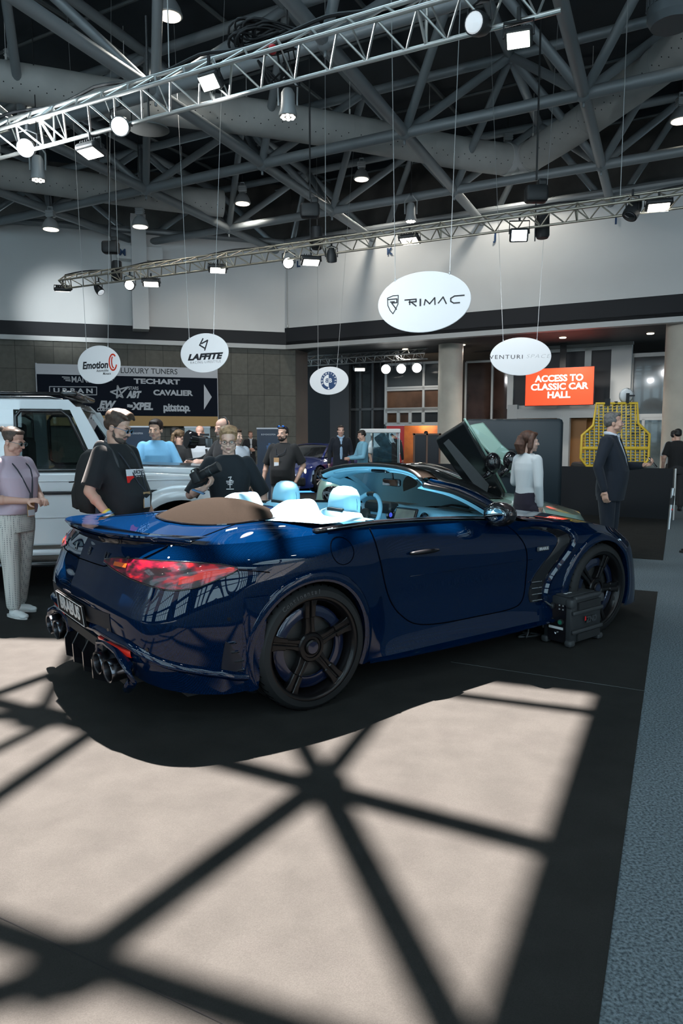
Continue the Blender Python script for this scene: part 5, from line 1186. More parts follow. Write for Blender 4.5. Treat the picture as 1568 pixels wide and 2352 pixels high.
# cabin: pillars and roof, with real window openings
gp('roof',[(-3.55,1.80),(-3.5,1.90),(-3.3,1.935),(-1.25,1.935),(-1.08,1.90),(-1.00,1.82),(-1.1,1.80)],-.83,.83,GT,bev=.03)
for sg in(-1,1):
    y0,y1=sg*.885,sg*.845
    for poly in([(-3.60,1.18),(-3.55,1.83),(-3.42,1.83),(-3.46,1.18)],[(-2.72,1.18),(-2.72,1.83),(-2.56,1.83),(-2.56,1.18)],[(-1.72,1.18),(-1.72,1.83),(-1.58,1.83),(-1.58,1.18)],[(-.80,1.18),(-1.07,1.83),(-.96,1.83),(-.62,1.18)]):
        b=MB(); b.prism([V((x,y0,z)) if z<1.5 else V((x,y0*.955,z)) for x,z in poly],(0,-sg*.04,0)); b.build('pillar',GW,gw)
    b=MB(); b.prism([V((x,y0*.958,z)) for x,z in((-3.55,1.80),(-3.55,1.90),(-1.07,1.90),(-.97,1.80))],(0,-sg*.04,0)); b.build('roof_side',GW,gw)
    for x0,x1,x2,x3 in((-1.56,-1.56,-1.09,-.84),(-2.54,-2.54,-1.74,-1.74),(-3.44,-3.42,-2.74,-2.74)):
        P=[V((x0,y0*1.004,1.205)),V((x1,y0*.962,1.79)),V((x2,y0*.962,1.79)),V((x3,y0*1.004,1.205))]
        b=MB(); c=sum(P,V((0,0,0)))/4; outer=[c+(p-c)*1.0 for p in P]; 
        b.path([outer[0].lerp(outer[1],.1),outer[0].lerp(outer[1],.9),outer[1].lerp(outer[2],.1),outer[1].lerp(outer[2],.9),outer[2].lerp(outer[3],.1),outer[2].lerp(outer[3],.92),outer[3].lerp(outer[0],.08),outer[3].lerp(outer[0],.93)],.020,6,closed=True,up=V((0,1,0))); w=b.build('window_frame',GT,gw,smooth=True)
        b=MB(); b.prism([c+(p-c)*.985 for p in P],(0,-sg*.006,0)); b.build('window_glass',GG,w)
    # side moulding, creases, handles, sill, board, flares
    b=MB(); b.rbox((-.02,sg*.915,.985),(.78,.02,.035),.008); b.rbox((-1.02,sg*.915,.985),(.62,.02,.035),.008); b.rbox((-2.2,sg*.915,.985),(1.2,.02,.035),.008); b.build('side_moulding',GT,gw)
    b=MB(); b.path([V((x,sg*.902,1.10)) for x in(-3.6,-2,-.5,.6)],.012,6,sy=.6); b.path([V((x,sg*.902,.74)) for x in(-2.35,-1.5,-.6)],.012,6,sy=.6); b.build('door_crease',GW,gw,smooth=True)
    for x in(-1.42,-2.42): b=MB(); b.rbox((x,sg*.935,.99),(.17,.035,.04),.012); b.build('door_handle',GT,gw)
    for x in(-.62,-1.65,-2.66): b=MB(); b.path([V((x,sg*.902,z)) for z in(.50,.8,1.17)],.004,5); b.build('door_gap',M_gap,gw)
    b=MB(); b.rbox((-1.43,sg*.92,.40),(1.9,.10,.06),.02); b.build('sill',GW,gw,smooth=True,ang=40); b=MB(); b.rbox((-1.43,sg*.98,.30),(1.85,.22,.05),.02); b.build('running_board',GT,gw,smooth=True,ang=40)
    for xa in(0,-2.89):
        rows=[[V((xa+r*math.cos(a),sg*y,.42+r*math.sin(a))) for r,y in((.46,.86),(.48,1.0),(.53,1.01),(.60,.98),(.64,.90))] for a in[PI*.02+PI*.96*k/20 for k in range(21)]]
        b=MB(); b.grid(rows); b.build('wheel_flare',GW,gw,smooth=True,ang=60)
        simple_wheel(gw,V((xa,sg*.82,.40)),.40,.29,.28,sg,GT)
    b=MB(); b.rbox((-.50,sg*.955,.86),(.30,.10,.17),.03); 
    for k in range(6): b.box((-.60+.04*k,sg*1.007,.86),(.012,.01,.13))
    b.build('side_vent',GT,gw,smooth=True,ang=30)
    b=MB(); b.rbox((-.60,sg*1.02,1.24),(.12,.20,.20),.05); b.tube((-.6,sg*.86,1.2),(-.6,sg*.95,1.2),.03); b.build('door_mirror',GT,gw,smooth=True,ang=40)
    b=MB(); b.path([V((x,sg*.76,1.955)) for x in(-3.4,-2.2,-1.15)],.022,8); b.build('roof_rail',GT,gw,smooth=True)
    b=MB(); b.ell((.62,sg*.66,.98),(.05,.12,.12)); b.build('headlight',mat('lamp_clear',(.6,.65,.66),.1,coat=1),gw,smooth=True)
b=MB(); b.rbox((-1.08,0,1.965),(.16,1.45,.06),.025); b.build('light_bar',GT,gw,smooth=True,ang=40)
b=MB(); b.prism([V((-.66,-.80,1.19)),V((-.66,.80,1.19)),V((-1.02,.76,1.80)),V((-1.02,-.76,1.80))],(.01,0,.005)); b.build('windscreen',GG,gw)
b=MB(); b.rbox((.65,0,.85),(.08,1.5,.40),.04); b.rbox((.70,0,.55),(.22,1.8,.22),.05); b.build('front_bumper',GT,gw,smooth=True,ang=40)
b=MB(); b.box((-1.9,0,.9),(3.2,1.7,.06)); b.rbox((-.80,0,1.10),(.30,1.6,.22),.06); b.build('cabin_floor',BLACK,gw)
for y in(-.42,.42):
    b=MB(); b.rbox((-1.75,y,1.22),(.16,.52,.62),.06); b.rbox((-1.79,y,1.60),(.10,.26,.18),.04); b.build('seat_back',BLACK,gw,smooth=True,ang=40)
b=MB(); b.path([V((-1.02+.06*math.sin(a),.42+.19*math.cos(a),1.22+.18*math.sin(a))) for a in[2*PI*k/24 for k in range(24)]],.018,8,closed=True); b.build('steering_wheel',BLACK,gw,smooth=True)
# ---- shells that share the loft of the flank
def shell(root,m,zs=lambda x:1,xs=lambda x:x,n=90):
    for sg in(1,-1):
        rows=[]; 
        for i in range(n+1):
            r=[]
            for j in range(21):
                p=surf(17*i/n,5*j/20); 
                for xw in(XR,XF):
                    d=math.hypot(p.x-xw,p.z-ZW)
                    if d<.40 and abs(p.y)>.6: p.y=-.62
                r.append(V((xs(p.x),p.y*sg,p.z*zs(p.x))))
            rows.append(r)
        b=MB(); b.grid(rows); b.build('body_side',m,root,smooth=True,ang=55)
    for a,c,nm,cr in((.02,8.5,'rear_deck',.04),(10.5,17,'bonnet',.07)):
        rows=[]
        for i in range(41):
            p=V(cat(RAILS[0],lerp(a,c,i/40))); rows.append([V((xs(p.x),p.y*-v,(p.z+cr*(1-abs(v)**2.5)*(smooth01((3.5-p.x)/.8)))*zs(p.x))) for v in[k/12-1 for k in range(25)]])
        b=MB(); b.grid(rows); b.build(nm,m,root,smooth=True)
def greenhouse(root,secs,m_roof,m_glass,zb):
    # secs: x, half width at belt, half width at roof, roof z
    rows=[[V((x,-wb,zb)),V((x,-(wb*.55+wr_*.45),lerp(zb,zr,.5))),V((x,-wr_,zr-.05 if zr>zb+.06 else zr)),V((x,-wr_*.6,zr)),V((x,0,zr+.015)),V((x,wr_*.6,zr)),V((x,wr_,zr-.05 if zr>zb+.06 else zr)),V((x,(wb*.55+wr_*.45),lerp(zb,zr,.5))),V((x,wb,zb))] for x,wb,wr_,zr in secs]
    rows=[curve([tuple(p) for p in r],33) for r in rows]
    R2=[ [V(q) for q in row] for row in zip(*[curve([tuple(p) for p in col],40) for col in zip(*rows)])]
    g=MB(); g.grid([list(r) for r in zip(*R2)]) if 0 else g.grid(R2)
    return g.build('greenhouse',m_glass,root,smooth=True),R2
# ---- blue coupe
BP_=mat('coupe_blue',(.004,.016,.14),.35,coat=1)
ha=math.radians(-115); h=V((math.cos(ha),math.sin(ha),0)); 
bc=empty('coupe_car',(-.345,22.77,0),ha,'deep blue coupe with yellow headlights on display behind the bearded man','car')
shell(bc,BP_)
o,R2=greenhouse(bc,[(-.5,.62,.45,.99),(-.2,.72,.52,1.14),(.3,.78,.58,1.30),(.9,.80,.60,1.34),(1.3,.80,.60,1.30),(1.7,.78,.58,1.12),(2.05,.70,.55,.95)],BP_,M_glassd,.95)
b=MB(); b.grid([[p+V((0,0,.006)) for p in R2[i][8:33]] for i in range(11,22)]) if 0 else b.grid([[R2[i][j]+V((0,0,.008)) for j in range(8,27)] for i in range(len(R2)) if .0<R2[i][5].x<1.35] if len(R2)>33 else [[R2[j][i]+V((0,0,.008)) for i in range(len(R2[0])) if .0<R2[j][i].x<1.4] for j in range(9,24)]); b.build('roof_skin',BP_,bc,smooth=True)
for sg in(1,-1):
    b=MB(); b.path([V((1.42,sg*.60,1.27)),V((1.75,sg*.68,1.12)),V((2.05,sg*.74,.95))],.035,8); b.build('windscreen_pillar',BP_,bc,smooth=True)
    for xw in(XR,XF): simple_wheel(bc,V((xw,sg*.87,.36)),.36,.28,.27,sg,mat('silver_rim',(.45,.46,.48),.3,.9),12)
    for dy,w in((.52,.10),(.80,.10)):
        q=surfz(interp([.3,.9],[16.2,14.6],dy),.60,.01); b=MB(); b.rbox((q.x-.02,sg*dy,.62),(.06,w,.13),.02); b.build('headlight',mat('headlight_yellow',(1,.9,.5),.3,emit=(1,.82,.42),es=3.0),bc)
    b=MB(); b.ell((1.6,sg*1.0,1.0),(.10,.12,.07)); b.build('door_mirror',BP_,bc,smooth=True)
b=MB(); b.rbox((3.56,0,.42),(.12,1.1,.34),.05); b.build('grille',BLACK,bc)
for sg in(1,-1): b=MB(); b.rbox((3.44,sg*.72,.34),(.14,.36,.22),.04); b.build('side_intake',BLACK,bc)
b=MB(); a=atz(560,1131,.03); c=atz(795,1128,.03); b.tube(a,c,.022,8); tag(b.build('light_strip',mat('strip_blue',(.1,.4,.9),.4,emit=(.10,.42,1),es=1.6)),'thin glowing blue light strip on the floor before the blue coupe','light strip')
# ---- pale green hypercar with raised doors
GP=mat('pale_green_paint',(.25,.40,.34),.3,coat=1,metal=.15); CB=mat('carbon_black')
hg=math.radians(-8); gc=empty('hypercar',(-.45,9.56,0),hg,'pale green hypercar with both doors raised, partly behind the navy convertible','car')
zsg=lambda x:.86+.20*(1-smooth01((x-.9)/1.1))
shell(gc,GP,zsg,lambda x:x if x>1.2 else 1.2+(x-1.2)*.45)
greenhouse(gc,[(.55,.60,.40,.84),(.75,.70,.48,.95),(1.0,.76,.54,1.10),(1.3,.78,.55,1.18),(1.65,.76,.55,1.17),(2.05,.72,.52,1.02),(2.5,.62,.5,.80)],GP,mat('hyper_glass',(.012,.014,.015),.08,coat=.6),.80)
for sg in(1,-1):
    for xw in(XR,XF): simple_wheel(gc,V((xw if xw>1 else .66,sg*.87,.35)),.35,.28,.27,sg,BLACKG,5)
    rows=[]
    for k in range(13):
        s=lerp(13.6,15.2,k/12); rows.append([surfz(s,interp([0,.5,1],[.70,.66,.60],k/12)-.012*q*(1 if k<12 else .3),.006) for q in range(5)])
    b=MB(); b.grid([[V((p.x,p.y*sg,p.z*.86)) for p in r] for r in rows]); hl=b.build('headlight',mat('headlight_dark',(.02,.025,.025),.1,coat=1),gc,smooth=True)
    b=MB(); b.path([V((r[0].x,r[0].y*sg,r[0].z*.86+.006)) for r in rows],.008,6); b.build('light_strip',mat('led_white',(1,1,.95),.3,emit=(.95,1,.9),es=2.5),hl)
    b=MB(); q=[surfz(lerp(14.0,15.6,k/8),.36,.006) for k in range(9)]; b.path([V((p.x,p.y*sg,p.z*.86)) for p in q],[.02,.05,.07,.08,.08,.08,.07,.05,.02],8,sy=.7); b.build('front_intake',BLACK,gc,smooth=True)
b=MB(); b.grid([[V((x,w*v,z)) for v in(-1,-.5,0,.5,1)] for x,w,z in((2.55,.30,.805),(2.8,.26,.775),(3.05,.16,.735))]); b.build('bonnet_vent',CB,gc,smooth=True)
Mi=gc.matrix_world.copy(); bpy.context.view_layer.update(); Mi=gc.matrix_world.inverted()
def gpt(u,v,y): return Mi@at(u,v,y)
def doorslab(name,pts,th,m,par):
    P=[gpt(*p) for p in pts]; n=(P[1]-P[0]).cross(P[2]-P[0]).normalized(); b=MB(); b.prism(P,n*th); o=b.build(name,m,par)
    md=o.modifiers.new('b','BEVEL'); md.width=.02; md.segments=3; return o
nd=doorslab('door',[(1066,964,8.55),(1002,1004,8.75),(1008,1022,8.8),(1052,1082,8.9),(1098,1142,8.98),(1150,1142,8.9),(1160,1132,8.85)],.07,CB,gc)
b=MB(); b.path([gpt(u,v,y)+V((0,0,.004)) for u,v,y in((1066,962,8.53),(1096,1010,8.6),(1128,1066,8.7),(1162,1132,8.82))],.016,6); b.build('door_edge',GP,nd,smooth=True)
b=MB(); b.prism([gpt(u,v,8.50) for u,v in((1030,1008),(1018,1018),(1086,1110),(1118,1130),(1122,1112))],(0,-.05,0)); b.build('door_card',mat('door_card_dark',(.03,.034,.036),.5),nd)
fd=doorslab('door',[(1108,970,10.3),(1078,976,10.3),(1070,990,10.3),(1126,1046,10.2),(1196,1112,10.1),(1240,1106,10.1),(1232,1090,10.1),(1150,1020,10.2)],.07,GP,gc)
b=MB(); b.prism([gpt(u,v,10.0) for u,v in((1058,982),(1050,990),(1110,1052),(1180,1104),(1168,1080))],(0,.05,0)); b.build('door_glass',M_glassd,fd)
for u,v,y,p_ in((1131,1064,8.62,nd),(1172,1058,9.7,fd)):
    b=MB(); q=gpt(u,v,y); b.ell(q,(.10,.09,.13)); b.path([q+V((0,0,-.05)),q+V((-.05,0,-.14)),q+V((-.12,0,-.2))],[.035,.04,.03],8); b.build('door_mirror',BLACKG,p_,smooth=True)
# ---- black car roof glimpsed behind the convertible's windscreen frame
# ================================================================== people
def fuse(b,name,m,parent,vox=.009,it=4,fac=.5,loc=None):
    me=bpy.data.meshes.new('t'); me.from_pydata([tuple(p) for p in b.v],[],b.f)
    bm=bmesh.new(); bm.from_mesh(me); bmesh.ops.recalc_face_normals(bm,faces=bm.faces); bm.to_mesh(me); bm.free()
    o=bpy.data.objects.new('t',me); COL.objects.link(o)
    r=o.modifiers.new('r','REMESH'); r.mode='VOXEL'; r.voxel_size=vox
    if it: s=o.modifiers.new('s','SMOOTH'); s.iterations=it; s.factor=fac
    bpy.context.view_layer.update(); dg=bpy.context.evaluated_depsgraph_get()
    n=bpy.data.meshes.new_from_object(o.evaluated_get(dg)); n.name=name
    bpy.data.objects.remove(o); bpy.data.meshes.remove(me)
    n.materials.clear(); n.polygons.foreach_set('use_smooth',[True]*len(n.polygons))
    return link(n,name,m,parent,loc)
def skin_m(name,c): 
    m=mat(name,c,.5,bump=.05,bump_scale=120); m.node_tree.nodes['Principled BSDF'].inputs['Subsurface Weight'].default_value=.12
    m.node_tree.nodes['Principled BSDF'].inputs['Subsurface Radius'].default_value=(.02,.008,.004); return m
M_lip=mat('lip',(.42,.19,.16),.5); M_eyew=mat('eye_white',(.42,.41,.40),.3); M_iris=mat('eye_iris',(.03,.03,.03),.1)
def cloth(name,c,r=.85,**k): return mat(name,c,r,bump=.15,bump_scale=260,sheen=.1,**k)
def rings_to(b,secs,n=28,M=None):        # secs: (z, rx, ry, xo, yo)
    b.rings([[V((s[3]+s[1]*math.copysign(abs(math.cos(a))**.85,math.cos(a)),s[4]+s[2]*math.copysign(abs(math.sin(a))**.85,math.sin(a)),s[0])) for a in[2*PI*k/n for k in range(n)]] for s in secs])
def limb(b,pts,rs,n=14):
    for (p,q),(r0,r1) in zip(zip(pts,pts[1:]),zip(rs,rs[1:])): b.tube(p,q,r0,n,r1); b.ell(q,(r1,)*3,12,8)
    b.ell(pts[0],(rs[0],)*3,12,8)
def hand(b,W,d,nrm,side,k,curl=.5,spread=.012,thumb=.6):
    d=V(d).normalized(); nrm=V(nrm); nrm=(nrm-d*nrm.dot(d)).normalized(); s=d.cross(nrm)*side
    R=Matrix((s,d,nrm)).transposed()
    b.ell(W+d*.048*k,(.038*k,.052*k,.015*k),14,10,R=R); b.tube(W-d*.02*k,W+d*.035*k,.025*k,12,.030*k)
    for i,(o,L) in enumerate(((.031,.92),(.011,1.05),(-.010,1.0),(-.029,.80))):
        p=W+(d*.088+s*o)*k; a=0; q=p
        b.tube(W+(d*.055+s*o*.8)*k,p,.011*k,8,.0098*k)
        for j,(l,c) in enumerate(((.042,.8),(.027,1.1),(.021,.7))):
            a+=curl*c; dd=d*math.cos(a)+nrm*math.sin(a)+s*(o*spread*10); e=q+dd.normalized()*l*L*k
            b.tube(q,e,(.0096-.0007*j)*k,8,(.0090-.0009*j)*k); b.ell(e,((.0088-.0009*j)*k,)*3,8,6); q=e
    p=W+(d*.022+s*.030)*k; e=p+(d*.55+s*.62+nrm*thumb).normalized()*.042*k; f=e+(d*.85+s*.05+nrm*thumb).normalized()*.032*k
    b.tube(p,e,.013*k,8,.0115*k); b.ell(e,(.0112*k,)*3,8,6); b.tube(e,f,.0112*k,8,.009*k); b.ell(f,(.009*k,)*3,8,6)
def person(label,x,y,rz,H,skin,top,bottom,shoes=(.02,.02,.022),hair='short',hairc=(.03,.02,.015),sleeve=.45,topname='t_shirt',
           hem=.88,belly=0,bulk=1,arms=None,legs=None,look=(0,0),glasses=None,beard=None,voxb=.009,voxc=.011,lean=0,badge=None,jacket=None,female=False,sunglass=False,hs=1,seated=False,lower=True,extra=None):
    k=H/1.78; root=empty('person',(x,y,0),rz,label,'person')
    SK=skin_m('skin_%.2f_%.2f_%.2f'%skin,skin); k_=lambda p: V(p)*k
    tilt=Matrix.Rotation(lean,4,'X')
    def up(p): # lean of the upper body about the hips
        p=V(p); h=V((0,0,.93)); return h+(tilt@(p-h)) if p.z>.93 else p
    sw=.183*(1+(bulk-1)*.6)*(.90 if female else 1)
    A={}
    for sg,nm in((1,'L'),(-1,'R')):
        a=(arms or {}).get(nm,{}); sh=up((sg*sw,0,1.42)); el=V(a.get('e',(sg*(sw+.06),.04,1.15))); wr_=V(a.get('w',(sg*(sw+.08),-.05,.90)))
        A[nm]=(sh,el,wr_,a.get('d',(wr_-el)),a.get('n',(-sg,-.2,0)),a.get('c',.45))
    LG={}
    for sg,nm in((1,'L'),(-1,'R')):
        l=(legs or {}).get(nm,{}); LG[nm]=(V((sg*.095,0,.90)),V(l.get('k',(sg*.10,-.02,.49))),V(l.get('a',(sg*.105,.02,.085))),l.get('t',-.0+sg*.12))
    hd=up((0,-.020,1.634)); HR=tilt.to_3x3()@Matrix.Rotation(look[0],3,'Z')@Matrix.Rotation(look[1],3,'X'); hk=.86*hs
    HSX=V((1.17,1.13,1.0))
    def hp_(p): return (hd+HR@(V((p[0]*HSX.x,p[1]*HSX.y,p[2]))*hk))*k
    # ---- body
    b=MB()
    limb(b,[up((0,.015,1.40))*k,up((0,.0,1.49))*k,(hd+HR@V((0,.015,-.05)))*k],[.06*k*(bulk*.3+.7),.056*k*(bulk*.5+.5),.055*k])
    for nm in'LR':
        sh,el,w,d,n,c=A[nm]; sg=1 if nm=='L' else -1; th=bulk*.45+.55
        limb(b,[(sh.lerp(el,.12)+V((-sg*.012,0,-.01)))*k,el*k,w*k],[.040*k*th,.041*k*th,.028*k]); b.ell((el*k).lerp(w*k,.3),(.043*k*th,)*3,12,8)
        hand(b,w*k,d,n,sg if True else 1,k*(.92 if female else 1),c)
    for nm in'LR':
        h,kn,an,t=LG[nm]; limb(b,[h*k,kn*k,an*k],[.07*k,.05*k,.036*k])
    rings_to(b,[(z*k,rx*k,ry*k,0,up((0,0,z)).y*k) for z,rx,ry in((.88,.11,.07),(1.08,.105,.07),(1.28,.12,.07),(1.40,.09,.05),(1.47,.06,.05))])
    def E(c,r): b.ell(hp_(c),[q*hk*k*w_ for q,w_ in zip(r,HSX)],18,12,R=HR)
    E((0,.010,.070),(.073,.092,.082)); E((0,-.030,-.015),(.061,.066,.088)); E((0,-.035,-.075),(.047,.050,.036)); E((0,-.072,-.096),(.020,.018,.018))
    b.tube(hp_((0,-.090,.030)),hp_((0,-.113,-.020)),.008*hk*k,8,.0135*hk*k); E((0,-.108,-.022),(.017,.014,.010))
    b.tube(hp_((-.042,-.080,.036)),hp_((.042,-.080,.036)),.013*hk*k,8)
    for sg in(1,-1): E((sg*.038,-.066,-.020),(.025,.024,.024)); E((sg*.072,.008,-.002),(.010,.021,.032)); E((sg*.05,-.03,-.06),(.018,.03,.022))
    for sg in(1,-1): E((sg*.031,-.080,.0215),(.016,.012,.007)); E((sg*.031,-.078,.001),(.015,.011,.006))
    E((0,-.088,-.052),(.024,.012,.0075)); E((0,-.087,-.066),(.021,.012,.008))
    body=fuse(b,'body',[SK,M_lip],root,voxb*k,2,.35)
    lc=hp_((0,-.098,-.059)); HRi=HR.inverted()
    mi=[0]*len(body.data.polygons)
    for i,p in enumerate(body.data.polygons):
        d=HRi@(p.center-lc)
        if abs(d.x)<.024*hk*k and abs(d.z)<.0125*hk*k*(1-.5*(d.x/(.024*hk*k))**2) and abs(d.y)<.02*k: mi[i]=1
    body.data.polygons.foreach_set('material_index',mi)
    HM=mat('hair_%.3f_%.3f_%.3f'%hairc,hairc,.55,bump=.2,bump_scale=140,noise_amt=.35,noise_scale=40)
    for sg in(1,-1):
        e=MB(); e.ell(hp_((sg*.031,-.0830,.012)),(.0108*hk*k,)*3,12,8); eo=e.build('eye',M_eyew,root,smooth=True)
        e=MB(); e.ell(hp_((sg*.031-.0,-.0905,.0115)),(.0058*hk*k,.004*hk*k,.0058*hk*k),10,6,R=HR); e.build('iris',M_iris,eo,smooth=True)
        e=MB(); e.path([hp_((sg*.016,-.098,.031)),hp_((sg*.034,-.097,.037)),hp_((sg*.052,-.082,.032))],[.0035*k,.0042*k,.002*k],6); e.build('eyebrow',HM if hair!='bald' else mat('brow_brown',(.06,.035,.02),.8),root,smooth=True)
    # ---- hair
    if hair!='bald':
        h=MB()
        def G(c,r): h.ell(hp_(c),[q*hk*k*w_ for q,w_ in zip(r,HSX)],18,12,R=HR)
        if hair in('short','swept','crop'):
            t=.0 if hair=='crop' else .006
            G((0,.022,.083),(.0785+t,.090+t,.078+t)); G((0,.050,.03),(.072+t*.6,.062,.075))
            for sg in(1,-1): G((sg*.058,.015,.045),(.022,.045,.045))
            G((0,-.045,.120),(.060,.040,.030+t))
            if hair=='swept':
                for q in range(9): a=-.056+.108*q/8; h.path([hp_((a,.05,.132)),hp_((a*1.0+.006,-.01,.156-7*a*a)),hp_((a+.012,-.062,.150-7*a*a)),hp_((a+.018,-.086,.122-6*a*a))],[.022*k,.026*k,.022*k,.009*k],8)
                G((0,.0,.13),(.075,.085,.045))
        elif hair=='long':
            G((0,.020,.080),(.088,.098,.088)); G((0,-.055,.115),(.062,.042,.030))
            for sg in(1,-1): h.path([hp_((sg*.055,-.03,.12)),hp_((sg*.083,.0,.04)),hp_((sg*.088,.015,-.06)),hp_((sg*.07,.025,-.135))],[.03*k,.034*k,.036*k,.022*k],10)
            h.path([hp_((0,.08,.08)),hp_((0,.105,-.02)),hp_((0,.085,-.14))],[.06*k,.075*k,.05*k],12)
        elif hair in('bun','ponytail'):
            G((0,.020,.080),(.0785,.094,.083)); G((0,-.042,.122),(.058,.040,.026))
            for sg in(1,-1): G((sg*.060,.015,.045),(.020,.050,.045))
            if hair=='bun': G((0,.115,.10),(.035,.035,.035))
            else: h.path([hp_((0,.10,.09)),hp_((0.01,.14,.03)),hp_((.02,.13,-.10)),hp_((.03,.12,-.24))],[.028*k,.034*k,.038*k,.014*k],10)
        fuse(h,'hair',HM,root,.007*k,2,.4)
    if beard:
        BM_=mat('beard_%.3f_%.3f_%.3f'%beard,beard,.85,bump=.5,bump_scale=150); h=MB()
        h.ell(hp_((0,-.048,-.085)),[q*hk*k for q in(.060,.054,.036)],18,12,R=HR)
        for sg in(1,-1): h.path([hp_((sg*.067,-.005,-.01)),hp_((sg*.061,-.02,-.055)),hp_((sg*.03,-.065,-.09))],[.010*k,.017*k,.02*k],8)
        h.path([hp_((-.034,-.085,-.058)),hp_((-.02,-.100,-.040)),hp_((.02,-.100,-.040)),hp_((.034,-.085,-.058))],.007*k,6)
        fuse(h,'beard',BM_,root,.007*k,2,.4)
    if glasses:
        gm=mat('spectacle_%.2f'%glasses[0],glasses,.25); g=MB()
        for sg in(1,-1):
            g.path([hp_((sg*.033+.024*math.cos(a),-.108,.012+.017*math.copysign(abs(math.sin(a))**.7,math.sin(a)))) for a in[2*PI*q/20 for q in range(20)]],.0021*k,5,closed=True)
            g.path([hp_((sg*.057,-.106,.018)),hp_((sg*.078,-.04,.016)),hp_((sg*.080,.02,.008))],.002*k,5)
        g.path([hp_((-.010,-.110,.016)),hp_((.010,-.110,.016))],.002*k,5); go=g.build('glasses',gm,root,smooth=True)
        l=MB()
        for sg in(1,-1): l.ell(hp_((sg*.033,-.1075,.012)),(.022*hk*k,.0012*k,.015*hk*k),14,6,R=HR)
        l.build('lens',(MATS.get('spectacle_lens') or thin_glass('spectacle_lens',(.96,.98,.98),.5)),go,smooth=True)
    if sunglass:
        g=MB()
        for sg in(1,-1): g.ell(hp_((sg*.035,-.062,.142)),(.030*hk*k,.008*k,.020*hk*k),14,8,R=HR)
        g.path([hp_((.066,-.06,.14)),hp_((.08,.01,.10))],.003*k,5); g.path([hp_((-.066,-.06,.14)),hp_((-.08,.01,.10))],.003*k,5)
        g.build('sunglasses',mat('mirror_blue',(.02,.12,.5),.08,.7),root,smooth=True)
    # ---- upper garment
    c=MB(); fem=.02 if female else 0
    S_=[(hem,.168,.118+belly*.35),(max(hem+.06,1.0),.165-fem*.6,.115+belly*.85),(1.10,.158-fem,.112+belly),(1.22,.172-fem*.5,.118+belly*.55+fem*.6),(1.31,.184,.122+belly*.15+fem),(1.39,.182,.108),(1.45,.158,.086),(1.49,.105,.072),(1.51,.078,.064)]
    rings_to(c,[(up((0,0,z)).z*k,rx*k*bulk,ry*k*(bulk*.5+.5),0,(up((0,0,z)).y-(ry-.115)*.8*(1 if z<1.35 else 0))*k) for z,rx,ry in S_])
    fullsleeve=sleeve>=1
    for nm in'LR':
        sh,el,w,d,n,cc=A[nm]; sg=1 if nm=='L' else -1; sh2=sh+V((-sg*.025,0,.005)); r0=.070*(bulk*.5+.5); ex=.012
        if fullsleeve:
            e2=el.lerp(w,.93); limb(c,[sh2*k,sh.lerp(el,.5)*k,el*k,el.lerp(w,.5)*k,e2*k],[r0*k*1.08,.062*k,.055*k,.050*k,.042*k])
        else:
            t=sleeve*2; e2=sh.lerp(el,min(t,1)) if t<=1 else el.lerp(w,t-1); wdt=.070*(bulk*.5+.5)
            c.ell(sh2*k,(r0*k,)*3,14,10); c.tube(sh2*k,e2*k,r0*k,16,wdt*k)
    TM=top if isinstance(top,bpy.types.Material) else cloth('cloth_%.3f_%.3f_%.3f'%top,top)
    shirt=fuse(c,topname,TM,root,voxc*k,3,.5)
    # ---- trousers and shoes
    if lower:
        t=MB(); rings_to(t,[(z*k,rx*k*(bulk*.7+.3),ry*k*(bulk*.4+.6)+belly*.3*k,0,0) for z,rx,ry in((.80,.165,.115),(.90,.168,.122),(1.0,.158,.115),(1.04,.15,.11))])
        for nm in'LR':
            h,kn,an,tw=LG[nm]; e=kn.lerp(an,.90); q=(bulk*.6+.4)
            limb(t,[(h+V((0,0,-.06)))*k,h.lerp(kn,.5)*k,kn*k,kn.lerp(e,.5)*k,e*k],[.098*k*q,.088*k*q,.071*k*q,.066*k*q,.062*k*(q*.5+.5)])
        BMt=bottom if isinstance(bottom,bpy.types.Material) else cloth('cloth_%.3f_%.3f_%.3f'%bottom,bottom)
        fuse(t,'trousers',BMt,root,voxc*k,3,.5)
        for nm in'LR':
            h,kn,an,tw=LG[nm]; f=V((math.sin(tw),-math.cos(tw),0)); sd=V((f.y,-f.x,0)); s=MB(); a=V((an.x,an.y,0)); Rf=Matrix((sd,f,V((0,0,1)))).transposed()
            s.ell((a+V((0,0,.045)))*k,(.040*k,.055*k,.045*k),14,10,R=Rf); s.ell((a+f*.075+V((0,0,.038)))*k,(.045*k,.085*k,.036*k),14,10,R=Rf); s.ell((a+f*.14+V((0,0,.030)))*k,(.044*k,.055*k,.028*k),14,10,R=Rf)
            s.tube((an+V((0,0,-.01)))*k,(an+V((0,0,.03)))*k,.045*k,12,.042*k)
            so=fuse(s,'shoe',mat('shoe_%.2f_%.2f_%.2f'%shoes,shoes,.5),root,.008*k,3,.5)
            s=MB(); s.rings([[(a+Rf@V((.047*math.cos(q)*(1 if math.sin(q)>0 else .9),.045+.145*math.sin(q),z)))*k for q in[2*PI*i/24 for i in range(24)]] for z in(.001,.006,.022,.026)]); s.build('sole',mat('sole_pale',(.6,.6,.58),.6) if shoes[0]>.3 else mat('sole_dark',(.015,.015,.015),.7),so,smooth=True,ang=40)
